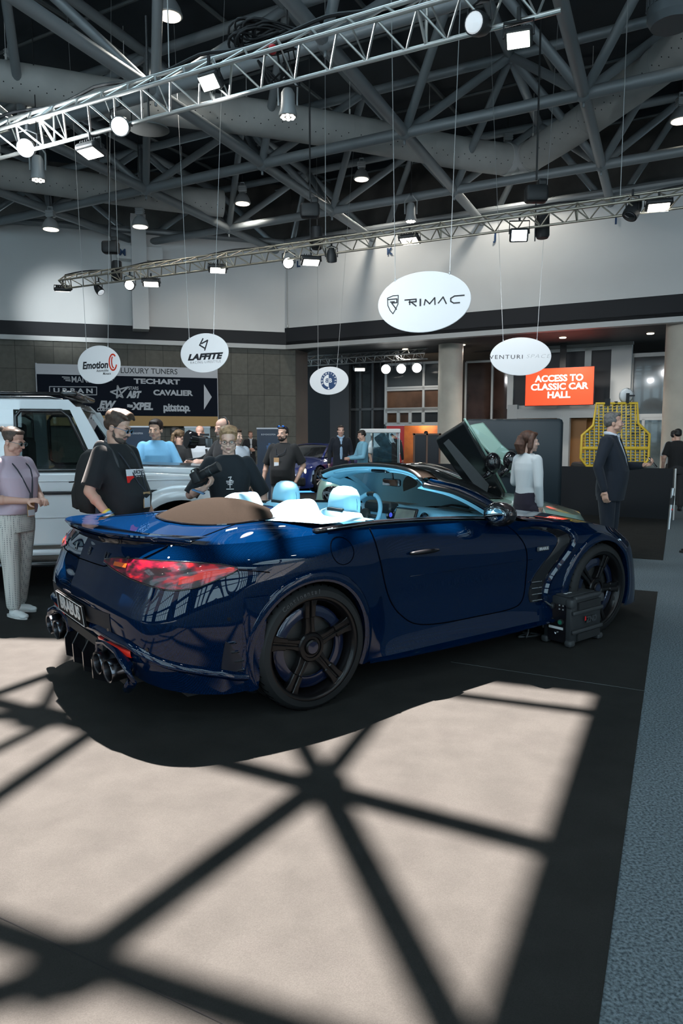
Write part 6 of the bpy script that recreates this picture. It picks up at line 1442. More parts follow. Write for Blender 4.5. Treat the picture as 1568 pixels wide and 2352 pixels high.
    if badge:
        bx,bz,bcol=badge; fr=lambda z: up((0,0,z)).y-.128-belly*interp([.9,1.1,1.3,1.45],[.9,1.75,.6,0],z)*.9-.012-fem
        pts=[up((.062,.02,1.492)),up((.075,-.06,1.46)),V((.070,fr(1.36)+.012,1.36)),V((bx+.015,fr(bz+.10)-.004,bz+.10)),V((bx,fr(bz+.07)-.006,bz+.07))]
        l=MB(); l.path([p*k for p in curve([tuple(p) for p in pts],14)],.006*k,6); l.path([V((-p.x+(2*bx if i>9 else bx*i/5*0),p.y,p.z))*k if i<10 else V((bx-(p.x-bx),p.y,p.z))*k for i,p in enumerate(curve([tuple(p) for p in pts],14))],.006*k,6); l.build('lanyard',mat('lanyard_dark',(.02,.025,.035),.7),root,smooth=True)
        g=MB(); g.rbox(V((bx,fr(bz)-.012,bz))*k,(.085*k,.005*k,.13*k),.004); bo=g.build('badge',mat('badge_kraft',(.42,.25,.12),.7),root)
        if bcol: g=MB(); g.box(V((bx,fr(bz)-.0155,bz-.012))*k,(.070*k,.002*k,.095*k)); g.build('badge_card',mat('badge_white',(.62,.64,.68),.5),bo)
        else: g=MB(); g.box(V((bx,fr(bz)-.0155,bz-.032))*k,(.074*k,.002*k,.055*k)); g.build('badge_card',mat('badge_white',(.62,.64,.68),.5),bo)
    if jacket:      # shirt front, collar and lapels seen in the open jacket
        jm=cloth('shirt_%.2f_%.2f_%.2f'%jacket,jacket,.7); yf=lambda z: up((0,0,z)).y-interp([.9,1.1,1.31,1.45,1.5],[.130,.130,.138,.098,.078],z)-belly*interp([.9,1.1,1.3,1.4],[.9,1.7,.6,0],z)*.9
        g=MB(); rows=[]
        for z,w in((1.505,.062),(1.45,.062),(1.36,.056),(1.25,.046),(1.12,.034),(1.0,.02)): rows.append([V((w*t,yf(z)+.03*t*t*w/.06,z))*k for t in(-1,-.5,0,.5,1)])
        g.grid(rows); g.build('shirt_front',jm,root,smooth=True)
        for sg in(1,-1):
            g=MB(); g.grid([[V((sg*a,yf(z)+o,z))*k for a,o in((w,-.004),(w+.035,.006),(w+.055,.030))] for z,w in((1.50,.058),(1.44,.058),(1.36,.052),(1.26,.043),(1.14,.033))]); g.build('lapel',TM,root,smooth=True)
            g=MB(); g.path([up((sg*.0,-.085,1.465))*k,up((sg*.05,-.065,1.50))*k,up((sg*.072,.0,1.525))*k,up((sg*.05,.055,1.53))*k,up((0,.072,1.53))*k],.016*k,8,sy=1.2); g.build('collar',jm,root,smooth=True)
    else:
        g=MB(); g.path([up((.078*math.sin(a),-.070*math.cos(a)*(1 if math.cos(a)>0 else .85),1.488-.022*math.cos(a)))*k for a in[2*PI*q/24 for q in range(24)]],.008*k,6,closed=True); g.build('neckline',TM,root,smooth=True)
    if extra: extra(root,k,hp_,A,up)
    return root,k,hp_,A
NAVY=(.008,.011,.019); BLK=(.010,.011,.012)
def towards(u,d=0): return 0
# ---- woman at the left edge
M_pat=bpy.data.materials.new('dotted_trousers'); M_pat.use_nodes=True; nt=M_pat.node_tree; b_=nt.nodes['Principled BSDF']
tc=nt.nodes.new('ShaderNodeTexCoord'); vo=nt.nodes.new('ShaderNodeTexVoronoi'); vo.inputs['Scale'].default_value=64; vo.inputs['Randomness'].default_value=0
rp=nt.nodes.new('ShaderNodeValToRGB'); rp.color_ramp.elements[0].color=(.22,.23,.23,1); rp.color_ramp.elements[1].color=(.60,.59,.55,1); rp.color_ramp.elements[0].position=.28; rp.color_ramp.elements[1].position=.36
nt.links.new(tc.outputs['Object'],vo.inputs['Vector']); nt.links.new(vo.outputs['Distance'],rp.inputs[0]); nt.links.new(rp.outputs[0],b_.inputs['Base Color']); b_.inputs['Roughness'].default_value=.85
person('woman in lilac top and dotted pale trousers standing at the left edge',-2.80,6.12,1.15,1.62,(.60,.36,.28),(.52,.42,.50),M_pat,(.72,.73,.72),'bun',(.075,.05,.038),.22,'lilac_top',.97,.05,1.18,
  arms={'L':{'e':(.27,-.02,1.12),'w':(.10,-.25,1.10),'d':(-.5,-.8,.1),'n':(-.3,0,-.9),'c':.6},'R':{'e':(-.27,-.02,1.12),'w':(-.08,-.25,1.10),'d':(.45,-.85,.12),'n':(.5,.1,-.8),'c':.7}},
  legs={'L':{'a':(.10,.10,.085),'k':(.10,.03,.49)},'R':{'a':(-.11,-.06,.085),'k':(-.11,-.05,.49)}},look=(.30,.28),glasses=(.10,.20,.22),voxb=.006,voxc=.008,female=True,badge=(-.02,1.02,False),hs=1.06)
p=V((-2.80,6.12,0)); c_,s_=math.cos(1.38),math.sin(1.38)
# ---- man with the backpack
def bag(px,py,rz,z,label):
    r=empty('backpack',(px,py,z),rz,label,'backpack'); b=MB(); BP=mat('backpack_nylon',(.012,.013,.014),.75,bump=.3,bump_scale=60)
    def sec(zz,w,d0,d1): return [V((w*math.copysign(abs(math.cos(a))**.6,math.cos(a)),(d0+d1)/2+(d1-d0)/2*math.copysign(abs(math.sin(a))**.6,math.sin(a)),zz)) for a in[2*PI*k/28 for k in range(28)]]
    b.rings([sec(*q) for q in((-.27,.11,.0,.10),(-.255,.14,-.01,.15),(-.15,.155,-.01,.20),(0,.155,-.01,.19),(.12,.145,-.01,.165),(.20,.125,-.01,.13),(.245,.08,.0,.09))]); b.build('pack',BP,r,smooth=True,ang=60)
    b=MB(); b.rings([sec(*q) for q in((-.24,.10,.15,.20),(-.22,.12,.14,.235),(-.10,.12,.15,.24),(-.03,.11,.15,.215),(-.01,.09,.15,.19))]); b.build('front_pocket',BP,r,smooth=True,ang=60)
    b=MB(); b.path([V((x*.115,.20+.04*math.sin(2),-.02)) for x in(-1,-.5,0,.5,1)],.006,5); b.build('zip',BLACKG,r)
    for sg in(1,-1):
        b=MB(); P=curve([(sg*.09,.0,.20),(sg*.115,-.07,.285),(sg*.12,-.16,.26),(sg*.125,-.245,.13),(sg*.13,-.235,.0),(sg*.155,-.12,-.10),(sg*.14,.0,-.17)],24)
        b.path(P,[.030 if i<15 else .014 for i in range(24)],8,sy=.35,up=V((sg,0,.2))); b.build('strap',mat('strap_mesh',(.035,.037,.04),.7),r,smooth=True)
    return r
mx,my,mr=-1.80,5.75,1.18
TS=cloth('black_tshirt',(.007,.009,.011))
def shirt_print(root,k,hp_,A,up):
    F=facing(V((-.015,-.208,1.255))*k,(0,-1,.12))
    shape([rect(-.115,.01,0,.052)],'shirt_print',mat('print_pale',(.24,.29,.31)) if 0 else mat('print_white',(.75,.7,.7),.5),root,F); shape([rect(-.115,-.02,-.052,0)],'shirt_print',mat('print_red_bright',(.75,.02,.015),.6),root,F); shape([rect(.015,.10,.002,.050)],'shirt_print',mat('print_white'),root,F)
    text('RACING',.04,'shirt_lettering',mat('banner_text_dark'),root,T2(F@Matrix.Translation((0,0,.003)),.035,.026),.0005,.001,width=.12); text('ONE',.05,'shirt_lettering',mat('print_white'),root,T2(F,.04,-.026),.0005,.002,width=.10)
    for nm,cs in(('R',((.80,.62,.08),(.25,.55,.75),(.75,.75,.73),(.30,.27,.16))),('L',((.01,.012,.02),(.10,.45,.75)))):
        sh,el,w,d,n,c=A[nm]
        for i,cc in enumerate(cs):
            q=el.lerp(w,.96-.06*(len(cs)-1-i)); b=MB(); dd=(w-el).normalized(); b.lathe([(.036,-.011),(.038,0),(.036,.011)],q*k,dd,18,cap=False); b.build('wristband',mat('band_%.2f_%.2f_%.2f'%cc,cc,.6),root,smooth=True)
person('heavy man in black T-shirt with backpack, glasses and wristbands, looking down at the boot',mx,my,mr,1.745,(.56,.33,.24),TS,(.02,.035,.06),(.02,.02,.022),'swept',(.055,.034,.022),.44,'t_shirt',.84,.095,1.16,
  arms={'R':{'e':(-.29,.03,1.14),'w':(-.25,-.14,.93),'d':(.2,-.45,-.9),'n':(.9,.2,0),'c':.5},'L':{'e':(.29,.0,1.12),'w':(.24,-.17,.88),'d':(-.1,-.4,-.9),'n':(-.9,.2,0),'c':.5}},look=(.25,.36),glasses=(.06,.18,.30),beard=(.085,.062,.05),voxb=.006,voxc=.008,badge=(.01,1.06,True),extra=shirt_print,hs=1.08)
bk=V((mx,my,0))+Matrix.Rotation(mr,3,'Z')@V((0,.145,0)); bag(bk.x,bk.y,mr,1.19,'black backpack on the back of the heavy man by the boot')
# ---- blond man with camera
def blond_print(root,k,hp_,A,up):
    F=facing(V((.005,-.143,1.25))*k,(0,-1,.05))
    strokes([[(-.012,.045),(.012,.05),(-.002,.02),(.018,.02)],[(-.03,.012),(.03,.012)],[(-.028,-.002),(.028,-.002)],[(0,.02),(0,-.045)],[(-.018,-.016),(.018,-.016)],[(-.03,-.056),(.03,-.056)]],.007,'shirt_print',mat('print_white'),root,F)
bx_,by_,br_=-.99,6.32,.18
person('blond man in dark T-shirt with half-rim glasses, holding a camera',bx_,by_,br_,1.625,(.72,.44,.34),cloth('dark_blue_tshirt',(.010,.014,.019)),(.02,.022,.025),(.02,.02,.022),'swept',(.38,.22,.115),.52,'t_shirt',.86,.01,1.14,
  arms={'R':{'e':(-.37,-.02,1.13),'w':(-.24,-.24,1.20),'d':(.75,-.35,.55),'n':(.2,-.1,1),'c':.75},'L':{'e':(.33,.06,1.14),'w':(.33,-.02,.89)}},look=(-.05,.16),glasses=(.02,.02,.03),beard=None,voxb=.006,voxc=.008,extra=blond_print,hs=1.06)
# his camera
q=V((bx_,by_,0))+Matrix.Rotation(br_,3,'Z')@V((-.206,-.287,1.205)); cr=empty('camera',q,br_-.5,'black camera with a long zoom lens in the hand of the blond man','camera'); cr.rotation_euler=(0.0,-.45,br_-.45)
b=MB(); b.rbox((-.06,0,.02),(.075,.14,.10),.015); b.rbox((-.06,0,.08),(.06,.06,.035),.012); b.build('camera_body',BLACK,cr,smooth=True,ang=40)
b=MB(); b.lathe([(.036,0),(.040,.01),(.040,.06),(.044,.065),(.044,.10),(.041,.105),(.043,.16),(.045,.165),(.045,.18)],(-.025,0,.02),(1,0,0),24); b.build('lens',mat('lens_barrel',(.014,.016,.018),.4),cr,smooth=True,ang=30)
b=MB(); b.lathe([(.039,.181),(.0001,.176)],(-.025,0,.02),(1,0,0),20); b.build('front_glass',M_glassd,cr)
b=MB(); b.lathe([(.014,0),(.014,.014)],(-.06,.035,.072),n=16); b.lathe([(.011,0),(.011,.012)],(-.06,-.04,.072),n=16); b.build('dial',ALU,cr)
q2=V((bx_,by_,0))+Matrix.Rotation(br_,3,'Z')@V((-.262,-.245,1.075)); b=MB(); b.rbox((0,0,0),(.11,.07,.012),.004,R=Matrix.Rotation(.35,3,'Y')); tag(b.build('phone',mat('phone_blue',(.08,.20,.38),.3),loc=q2),'small blue phone tucked at the forearm of the blond man','phone')
# ---- behind the white off-roader
person('young man in light blue T-shirt leaning on the white bonnet',-2.42,9.42,.25,1.76,(.60,.38,.28),(.20,.50,.78),(.03,.03,.035),(.1,.1,.1),'short',(.018,.012,.010),.50,'t_shirt',.88,0,1.1,
  arms={'R':{'e':(-.25,-.10,1.17),'w':(-.06,-.26,1.14),'d':(.9,-.3,0),'n':(0,0,-1),'c':.3},'L':{'e':(.28,-.05,1.17),'w':(.10,-.25,1.14),'d':(-.9,-.2,0),'n':(0,0,-1),'c':.3}},look=(-.35,.12),voxb=.008,badge=None,hs=1.1)
person('bald man in black shirt with headphones reaching for the gimbal',-1.55,9.55,-.85,1.78,(.60,.36,.28),(.012,.012,.014),(.02,.02,.022),hair='bald',sleeve=.55,topname='shirt',arms={'R':{'e':(-.26,-.12,1.16),'w':(-.20,-.38,1.20),'d':(0,-1,.1),'n':(.6,0,-.6),'c':.8},'L':{'e':(.26,-.12,1.16),'w':(.10,-.38,1.22),'d':(-.2,-1,.1),'n':(-.6,0,-.6),'c':.8}},look=(.1,.12),beard=(.32,.28,.25),voxb=.008,hs=1.1,
  extra=lambda root,k,hp_,A,up:(lambda g:(g.path([hp_((.084*math.cos(a),.01+.03*math.sin(a),.05+.112*math.sin(a))) for a in[PI*q/14 for q in range(15)]],.011*k,8),g.ell(hp_((.084,.0,.02)),(.02*k,.04*k,.05*k)),g.ell(hp_((-.084,.0,.02)),(.02*k,.04*k,.05*k)),g.build('headphones',BLACK,root,smooth=True)))(MB()))
person('person in a white shirt almost hidden behind the blond man',-1.52,10.4,.9,1.66,(.58,.38,.30),(.52,.58,.66),(.03,.03,.035),hair='short',hairc=(.05,.03,.02),sleeve=1,topname='white_shirt',bulk=1.2)
person('woman with a long brown ponytail, seen from behind, in black',-2.52,11.2,2.85,1.66,(.58,.36,.28),(.011,.011,.012),(.02,.02,.02),hair='ponytail',hairc=(.14,.085,.045),sleeve=1,topname='black_top',female=True,look=(-.3,.2))
person('dark-haired man in black with his back turned beyond the ponytail woman',-2.95,12.8,2.6,1.72,(.58,.34,.27),(.010,.013,.02),(.02,.02,.02),hair='crop',hairc=(.015,.012,.010),sleeve=1,topname='dark_top')
person('bald man bent behind the film camera in a white shirt',-2.42,12.4,-.2,1.74,(.66,.36,.27),(.50,.52,.55),(.03,.03,.035),hair='bald',sleeve=.5,topname='white_shirt',look=(.2,.3))
g=at(445,1012,9.95); r=empty('film_camera',g,0,'film camera on a gimbal with a round black lens hood behind the blond man','camera')
b=MB(); b.lathe([(.11,0),(.13,.02),(.115,.12),(.075,.14),(.07,.22)],(-.10,0,.02),(.75,.55,-.12),26); b.build('lens_hood',BLACKG,r,smooth=True,ang=40)
b=MB(); b.rbox((.10,.10,-.01),(.15,.14,.13),.02); b.box((.14,.05,.08),(.12,.04,.03)); b.build('camera_body',BLACK,r)
b=MB(); b.rbox((.21,.0,-.03),(.11,.02,.13),.008); b.build('monitor',BLACKG,r)
b=MB(); b.path([V((.16,.05,-.12)),V((.17,.03,-.19)),V((.10,0,-.24)),V((.06,0,-.25))],.018,8); b.path([V((-.14,-.02,-.33)),V((-.11,-.02,-.27)),V((.10,0,-.24)),V((.24,.02,-.22)),V((.27,.02,-.30))],.014,8); b.build('gimbal_arm',BLACK,r,smooth=True)
b=MB(); b.path([V((.09,0,-.25)),V((.11,0,-.50)),V((.12,.0,-.62))],.022,10); b.build('gimbal_grip',mat('grip_dark',(.02,.024,.028),.5),r,smooth=True)
person('balding man in dark suit looking at his watch by the stone wall',-3.1,24.6,.3,1.75,(.55,.30,.22),(.012,.012,.014),(.012,.012,.014),hair='crop',hairc=(.09,.05,.03),sleeve=1,topname='suit_jacket',hem=.8,jacket=(.5,.5,.52),arms={'L':{'e':(.30,-.05,1.15),'w':(.05,-.26,1.16)},'R':{'e':(-.28,-.03,1.15),'w':(-.05,-.26,1.12)}},voxb=.012,voxc=.014)
# ---- bearded man in black polo
person('bearded man in black polo with sunglasses on his head, carrying a white bag',-.86,10.7,-.30,1.71,(.56,.34,.26),(.009,.009,.010),(.16,.18,.19),(.5,.5,.5),'crop',(.02,.014,.012),.44,'polo_shirt',.86,.07,1.16,
  arms={'R':{'e':(-.31,.05,1.15),'w':(-.34,-.02,.90)},'L':{'e':(.30,.07,1.16),'w':(.22,-.04,.93),'c':.8}},legs={'L':{'a':(.13,.12,.085)},'R':{'a':(-.10,-.14,.085),'k':(-.10,-.10,.49)}},beard=(.012,.009,.008),voxb=.008,badge=(-.03,1.22,False),sunglass=True,look=(-.15,0))
q=V((-.86,10.7,0))+Matrix.Rotation(-.30,3,'Z')@V((-.36,-.05,.60)); r=empty('paper_bag',q,.4,'white paper bag in the hand of the bearded man','bag')
b=MB(); b.rings([[V((sx*w,sy*.05,z)) for sx,sy in((-1,-1),(1,-1),(1,1),(-1,1))] for z,w in((-.16,.10),(.12,.11))]); b.build('bag_body',mat('paper_white',(.62,.63,.64),.7),r)
b=MB(); b.path([V((-.05,0,.12)),V((-.03,0,.22)),V((.03,0,.22)),V((.05,0,.12))],.008,6); b.build('handle',BLACK,r)
# ---- men near the blue coupe
person('man in dark suit and light blue shirt standing by the blue coupe',-.02,16.9,.12,1.82,(.60,.36,.28),NAVY,NAVY,hair='crop',hairc=(.03,.02,.015),sleeve=1,topname='suit_jacket',hem=.78,jacket=(.30,.45,.62),bulk=1.08,voxb=.010)
person('man in light blue shirt turned left, looking at his phone',.47,16.0,-1.25,1.70,(.58,.34,.26),(.19,.42,.55),(.02,.022,.03),hair='crop',hairc=(.018,.013,.010),sleeve=1,topname='blue_shirt',hem=.9,look=(0,.3),arms={'L':{'e':(.26,-.08,1.15),'w':(.10,-.34,1.12)},'R':{'e':(-.26,-.08,1.15),'w':(-.08,-.34,1.12)}},voxb=.010)
person('white-haired man in a white shirt beyond the glass cabinet',.83,18.6,1.2,1.72,(.60,.36,.28),(.55,.57,.60),(.03,.03,.035),hair='crop',hairc=(.5,.5,.48),sleeve=.5,topname='white_shirt',voxb=.012,voxc=.014)
person('man in black suit seen from behind inside the brown glass doorway',3.2,27.4,2.9,1.78,(.5,.3,.22),(.010,.010,.012),(.010,.010,.012),hair='crop',hairc=(.012,.010,.010),sleeve=1,topname='suit_jacket',hem=.78,voxb=.014,voxc=.016)
person('man in black suit standing in front of the red standing banner',1.5,20.8,2.9,1.76,(.5,.3,.22),(.010,.010,.012),(.010,.010,.012),hair='crop',hairc=(.012,.010,.010),sleeve=1,topname='suit_jacket',hem=.78,voxb=.014,voxc=.016)
# ---- white blouse woman and suited man on the right
person('woman with brown bob in white blouse and dark trousers, carrying a handbag',2.03,7.86,2.15,1.60,(.62,.40,.32),cloth('white_blouse',(.60,.62,.63)),(.014,.010,.022),(.02,.02,.02),'long',(.085,.038,.024),1,'blouse',.92,.02,.98,
  arms={'R':{'e':(-.21,.03,1.13),'w':(-.19,-.03,.88)},'L':{'e':(.22,-.02,1.15),'w':(.12,-.22,1.12),'d':(0,-1,.1)}},female=True,look=(-.55,0),voxb=.007,voxc=.008,hs=1.08)
q=V((2.03,7.86,0))+Matrix.Rotation(2.15,3,'Z')@V((-.20,-.04,.57)); r=empty('handbag',q,2.15,'black handbag with a pale strap carried by the woman in white','handbag')
b=MB(); b.rings([[V((sx*w,sy*.045,z)) for sx,sy in((-1,-1),(1,-1),(1,1),(-1,1))] for z,w in((-.15,.14),(.04,.12),(.06,.11))]); b.build('bag_body',BLACK,r)
b=MB(); b.path([V((-.06,0,.05)),V((-.03,0,.15)),V((.0,0,.2)),V((.03,0,.15)),V((.06,0,.05))],.007,6); b.build('handle',mat('strap_pale',(.5,.42,.36),.5),r,smooth=True)
person('grey-haired man in dark navy suit standing by the yellow panel, holding a phone',3.19,8.55,.95,1.84,(.62,.36,.27),cloth('navy_suit',(.008,.013,.023)),MATS['navy_suit'],(.012,.012,.014),'crop',(.15,.14,.135),1,'suit_jacket',.76,.05,1.12,
  arms={'R':{'e':(-.30,.05,1.15),'w':(-.29,-.03,.88),'d':(0,-.15,-1),'c':.7},'L':{'e':(.28,-.05,1.14),'w':(.16,-.32,1.16),'d':(-.1,-1,.2),'n':(-.5,0,.8),'c':.8}},jacket=(.62,.66,.74),look=(.38,-.02),voxb=.007,voxc=.008)
q=V((3.19,8.55,0))+Matrix.Rotation(.95,3,'Z')@V((.15,-.44,1.24)); b=MB(); b.rbox((0,0,0),(.075,.012,.15),.006,R=Matrix.Rotation(.95,3,'Z')@Matrix.Rotation(-.7,3,'X')); tag(b.build('phone',BLACKG,loc=q),'black phone in the left hand of the grey-haired suited man','phone')
person('man in black T-shirt with his back turned at the right edge',6.98,15.0,2.9,1.72,(.56,.34,.26),(.007,.007,.008),(.02,.02,.022),hair='crop',hairc=(.012,.010,.010),sleeve=.42,topname='t_shirt',bulk=1.1,voxb=.011)
person('dark-haired person in pale top half cut by the right edge beyond the black T-shirt',7.55,16.4,2.2,1.70,(.56,.34,.26),(.4,.42,.43),(.02,.02,.022),hair='crop',hairc=(.012,.010,.010),sleeve=.5,topname='pale_top',voxb=.012,voxc=.014)
person('man in dark suit cut by the right edge, holding a silver stick',4.66,9.5,1.0,1.80,(.56,.34,.26),(.010,.011,.014),(.010,.012,.018),(.012,.012,.012),'crop',(.012,.010,.010),1,'suit_jacket',.78,jacket=(.5,.52,.55),arms={'R':{'e':(-.32,-.03,1.15),'w':(-.36,-.14,.90),'d':(0,-.2,-1),'c':.9}},voxb=.010)
q=at(1542,1142,9.36); r=empty('gimbal_stick',q,0,'silver stick with a red dot held down by the man at the right edge','gimbal'); b=MB(); b.tube((.01,0,.12),(-.03,-.02,-.42),.022,12); b.build('stick_tube',STEEL,r,smooth=True,ang=40)
b=MB(); b.tube((.01,0,.02),(-.005,-.01,-.10),.028,12); b.build('grip',BLACK,r); b=MB(); b.ell((0,-.03,-.16),(.012,.01,.012)); b.build('record_button',mat('red_plastic'),r)
# ================================================================== stands and small things
M_part=mat('partition_black',(.006,.008,.011),.8)
p=at(1543,1192,13.3); q=at(1236,1180,14.6); p.z=q.z=0; d=(q-p).normalized(); n=d.cross(V((0,0,1))); hgt=.955
b=MB(); b.prism([p,q+d*4,q+d*4+V((0,0,hgt)),p+V((0,0,hgt))],n*(.06 if n.y>0 else -.06)); pt=tag(b.build('partition',M_part),'low black partition wall behind the suited man and the green car','partition')
b=MB(); b.box(p+V((0,0,hgt/2)),(.03,.10,hgt)); b.build('end_post',ALU,pt)
# padded dark backdrop with a rail frame
a=at(1100,976,12.2); c=at(1257,977,11.9); w=(c-a).length; m_=(a+c)/2; r=empty('display_wall',(m_.x,m_.y,0),math.atan2(c.y-a.y,c.x-a.x),'dark padded display wall behind the white-bloused woman','display wall')
b=MB(); b.rbox((0,.1,(a.z+.2)/2+.1),(w+.5,.16,a.z-.2),.07,R=Matrix.Identity(3)); b.build('padded_panel',mat('dark_teal_vinyl',(.012,.022,.03),.45),r,smooth=True,ang=40)
b=MB(); 
for z in(a.z-.42,a.z-.58,a.z-.82): b.box((-.1,-.02,z),(w*.8,.05,.04))
b.box((w*.18,-.02,a.z-.9),(.09,.07,1.2)); b.box((-w*.3,-.02,a.z-.9),(.09,.07,1.2)); b.build('bracket_frame',BLACK,r)
# yellow solar panel vehicle back
Y=14.6; s0=at(1413,1075,Y); r=empty('solar_rover',(s0.x,Y,0),0,'yellow framed solar panel vehicle with dish, rising behind the black partition','solar vehicle')
YL=mat('yellow_paint',(.72,.48,.045),.5)
def yp(u,v): e=at(u,v,Y); return V((e.x-s0.x,0,e.z))
out=[(1369,927),(1463,926),(1465,972),(1491,997),(1489,1054),(1476,1073),(1346,1071),(1333,1052),(1336,1000),(1362,977)]
P=[yp(*o) for o in out]; b=MB(); b.path(P,.028,8,closed=True,up=V((0,1,0))); 
us=[1333+ (1490-1333)*k/15 for k in range(16)]; vs=[926+(1073-926)*k/22 for k in range(23)]
def inside(u,v,pg=out):
    r_=False; j=len(pg)-1
    for i in range(len(pg)):
        if (pg[i][1]>v)!=(pg[j][1]>v) and u<(pg[j][0]-pg[i][0])*(v-pg[i][1])/(pg[j][1]-pg[i][1])+pg[i][0]: r_=not r_
        j=i
    return r_
for u in us[1:-1]:
    vv=[v for v in[926+147*k/120 for k in range(121)] if inside(u,v)]
    if vv: b.tube(yp(u,vv[0]),yp(u,vv[-1]),.013,6)
for k,v in enumerate(vs[1:-1]):
    uu=[u for u in[1333+157*q/120 for q in range(121)] if inside(u,v)]
    if uu: b.tube(yp(uu[0],v),yp(uu[-1],v),.007,6)
uu=yp(1335,1030); b.tube(yp(1335,1030),yp(1489,1030),.026,8)
for s_ in(1,-1): b.prism([P[0]+V((0,-.02,0)),P[0],P[9]],(0,.02,0)) if 0 else None
b.build('panel_frame',YL,r,smooth=True,ang=50)
b=MB()
for i in range(15):
    for k in range(22):
        uc,vc=(us[i]+us[i+1])/2,(vs[k]+vs[k+1])/2
        if inside(uc,vc) and inside(us[i]+1,vs[k]+.7) and inside(us[i+1]-1,vs[k+1]-.7):
            a0,a1=yp(us[i]+.8,vc),yp(us[i+1]-.8,vc); h_=.046
            b.rings([[a0.lerp(a1,t)+V((0,.03+dy,-.012+hz-.022*(1-(2*t-1)**2))) for t in(0,.25,.5,.75,1)]+[a0.lerp(a1,t)+V((0,.035+dy,-.012+hz-.022*(1-(2*t-1)**2))) for t in(1,.75,.5,.25,0)] for hz,dy in((0,0),(h_,.008))])
o=b.build('solar_cells',mat('solar_cell',(.02,.028,.035),.18,.6,col2=(.22,.25,.27),noise_scale=9),r); o['kind']='stuff'
b=MB(); b.rbox((0,.7,.75),(1.1,1.0,.5),.08); b.build('vehicle_body',BLACK,r)
b=MB(); e=yp(1440,909); b.lathe([(.0001,0),(.06,.004),(.11,.016),(.155,.04)],e,(-.1,1,.1),28); b.build('dish',mat('dish_white',(.62,.64,.65),.5),r,smooth=True)
b=MB(); b.box(e+V((0,-.03,-.05)),(.05,.05,.2)); b.box(e+V((.06,-.05,0)),(.14,.03,.03)); b.box(yp(1394,924),(.10,.06,.14)); b.box(yp(1414,926),(.05,.05,.07)); b.build('mast',BLACK,r)
# glass cabinet with a pale top, and a dark solar frame in the doorway
e=at(872,985,17.2); z=e.z; r=empty('glass_cabinet',(e.x,17.2,0),0,'glass display cabinet with a pale top left of the red banner','cabinet')
b=MB(); b.rbox((0,0,z-.05),(.95,.5,.10),.02); b.build('cabinet_top',mat('cabinet_pale',(.55,.56,.55),.5),r)
b=MB(); b.box((.05,0,.95),(.44,.40,1.5)); b.build('solar_panel',mat('panel_blue',(.015,.045,.07),.25,coat=.4,noise_amt=.4,noise_scale=8),r)
b=MB()
for x in(-.45,.45):
    for y in(-.22,.22): b.box((x,y,z/2-.05),(.02,.02,z-.1))
b.build('glass_frame',STEEL,r)
b=MB(); b.box((0,-.235,z/2),(.88,.008,z-.15)); b.build('glass_front',thin_glass('cabinet_glass',(.9,.96,.96)),r)
e=at(980,1000,21.5); r=empty('solar_panel_stand',(e.x,21.5,0),0,'dark solar panel frame with brown posts standing before the round column','solar panel')
b=MB(); b.box((0,0,1.05),(.75,.04,1.1)); b.build('panel',mat('panel_black',(.012,.013,.018),.3),r)
b=MB()
for x in(-.38,.0,.38): b.box((x,-.03,.85),(.05,.05,1.6))
b.box((0,-.03,1.62),(.85,.05,.05)); b.build('post_frame',mat('brown_post',(.12,.07,.05),.6),r)
# ---- black power box beside the front wheel, with its cable
ang=math.atan2(.268,.326); bx=V((1.74,5.30,0)); r=empty('power_box',(bx.x,bx.y,.006),ang,'black portable power box on the carpet beside the front wheel','power station')
PB=mat('box_plastic',(.022,.025,.028),.5,bump=.1,bump_scale=300); PB2=mat('box_rubber',(.035,.038,.041),.6)
L,Wd,Hh=.43,.25,.37
b=MB(); b.rbox((0,0,Hh/2+.01),(L-.03,Wd-.02,Hh-.03),.015,n=2); b.build('case',PB,r,smooth=True,ang=30)
for z0,hh in((.03,.05),(Hh-.045,.07)):
    for sx in(-1,1):
        for sy in(-1,1): b=MB(); b.rbox((sx*(L/2-.03),sy*(Wd/2-.025),z0),(.07,.06,hh),.018); b.build('corner_guard',PB2,r,smooth=True,ang=30)
b=MB()
for sy in(-1,1):
    for z in(.115,.255): b.rbox((0,sy*(Wd/2+.002),z),(L-.04,.022,.028),.008)
    b.rbox((0,sy*(Wd/2-.012),Hh-.012),(L-.10,.04,.035),.014)
b.rbox((0,0,Hh-.002),(L-.10,Wd-.10,.012),.01)
b.build('rib',PB2,r,smooth=True,ang=30)
for z in(.07,.30): b=MB(); b.box((.02,-Wd/2-.0,z),(L-.14,.012,.055)); b.build('grille_panel',mat('grille_dark',(.014,.016,.018),.6,bump=.8,bump_scale=400),r)
F=facing((0.015,-Wd/2+.0035,.185),(0,-1,0)); text('ZND',.062,'box_lettering',mat('box_letter',(.045,.048,.052),.4),r,F@Matrix.Translation((.03,0,.0095)),.002,.003); shape([rect(-.062,-.046,-.002,.030)],'red_mark',mat('box_red',(.55,.015,.02),.5),r,F@Matrix.Translation((0,0,.0095)))
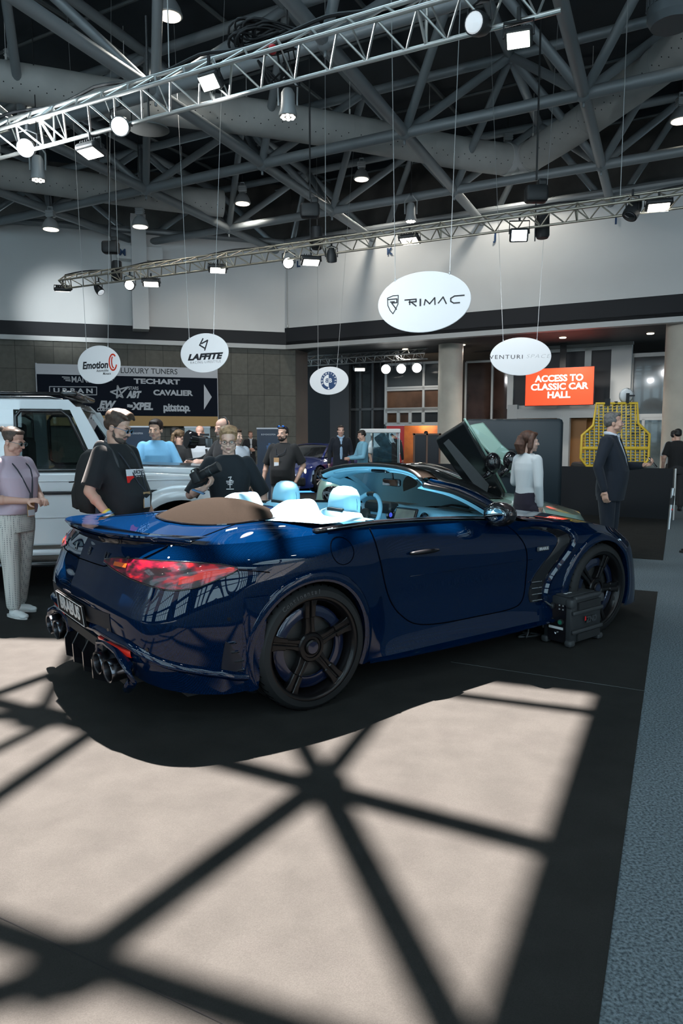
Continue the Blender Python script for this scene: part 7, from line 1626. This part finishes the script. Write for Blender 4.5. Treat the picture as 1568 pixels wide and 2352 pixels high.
Fe=facing((-L/2+.014,0,.19),(-1,0,0)); b=MB(); b.M=Fe; b.box((0,-.02,0),(.15,.28,.008)); b.build('socket_panel',BLACKG,r)
for x,y,rr,mm in((-.04,.10,.024,BLACK),(-.045,-.01,.022,BLACK),(.035,-.01,.022,BLACK),(.0,-.095,.011,CHROME)):
    b=MB(); b.M=Fe; b.lathe([(rr,0),(rr,.012),(rr*.7,.013),(rr*.6,.006),(.0001,.006)],(x,y,.004),(0,0,1),20); so=b.build('socket',mm,r,smooth=True,ang=30)
    if y==-.01 and x>0: b=MB(); b.M=Fe; b.lathe([(rr*.72,.0),(rr*.72,.003)],(x,y,.016),(0,0,1),16); b.build('socket_ring',mat('socket_green',(.02,.16,.10),.4),so)
b=MB(); b.M=Fe
for i in range(2):
    for j in range(2): b.box((.02+.03*i,.085+.028*j,.006),(.010,.010,.004))
b.build('indicator',mat('indicator_grey',(.3,.3,.3),.4),r)
b=MB(); b.M=Fe; b.box((-.005,-.058,.006),(.12,.018,.003)); b.build('sticker',mat('sticker_white',(.6,.6,.6),.5),r)
F2=facing((-.10,0,Hh+.005),(0,0,1),V((0,1,0))) if 0 else Matrix.Translation((-.10,-.01,Hh+.006)); b=MB(); b.M=F2; b.box((-.02,0,0),(.03,.018,.002)); b.box((.03,0,0),(.04,.018,.002)); b.build('top_sticker',mat('sticker_white'),r)
R_=Matrix.Rotation(ang,3,'Z'); w0=bx+R_@V((-L/2-.012,.04,.295)); g=atz(1212,1468,.012)
b=MB(); C=curve([tuple(w0+R_@V((.02,0,0))),tuple(w0+R_@V((-.02,0,.015))),tuple(w0+V((-.10,.0,.07))),tuple(at(1225,1392,5.35)),tuple(at(1214,1420,5.35)),tuple(at(1213,1450,5.36)),tuple(g+V((0,.05,0))),tuple(atz(1215,1462,.012)+V((.03,.1,0))),tuple(atz(1190,1463,.012)),tuple(atz(1240,1458,.012)),tuple(atz(1200,1452,.012))],60)
b.path(C,.0075,8); b.path(C[:3],.016,8); tag(b.build('charging_cable',mat('cable_grey',(.055,.06,.065),.4),smooth=True),'dark grey charging cable arching from the power box down under the car','cable')
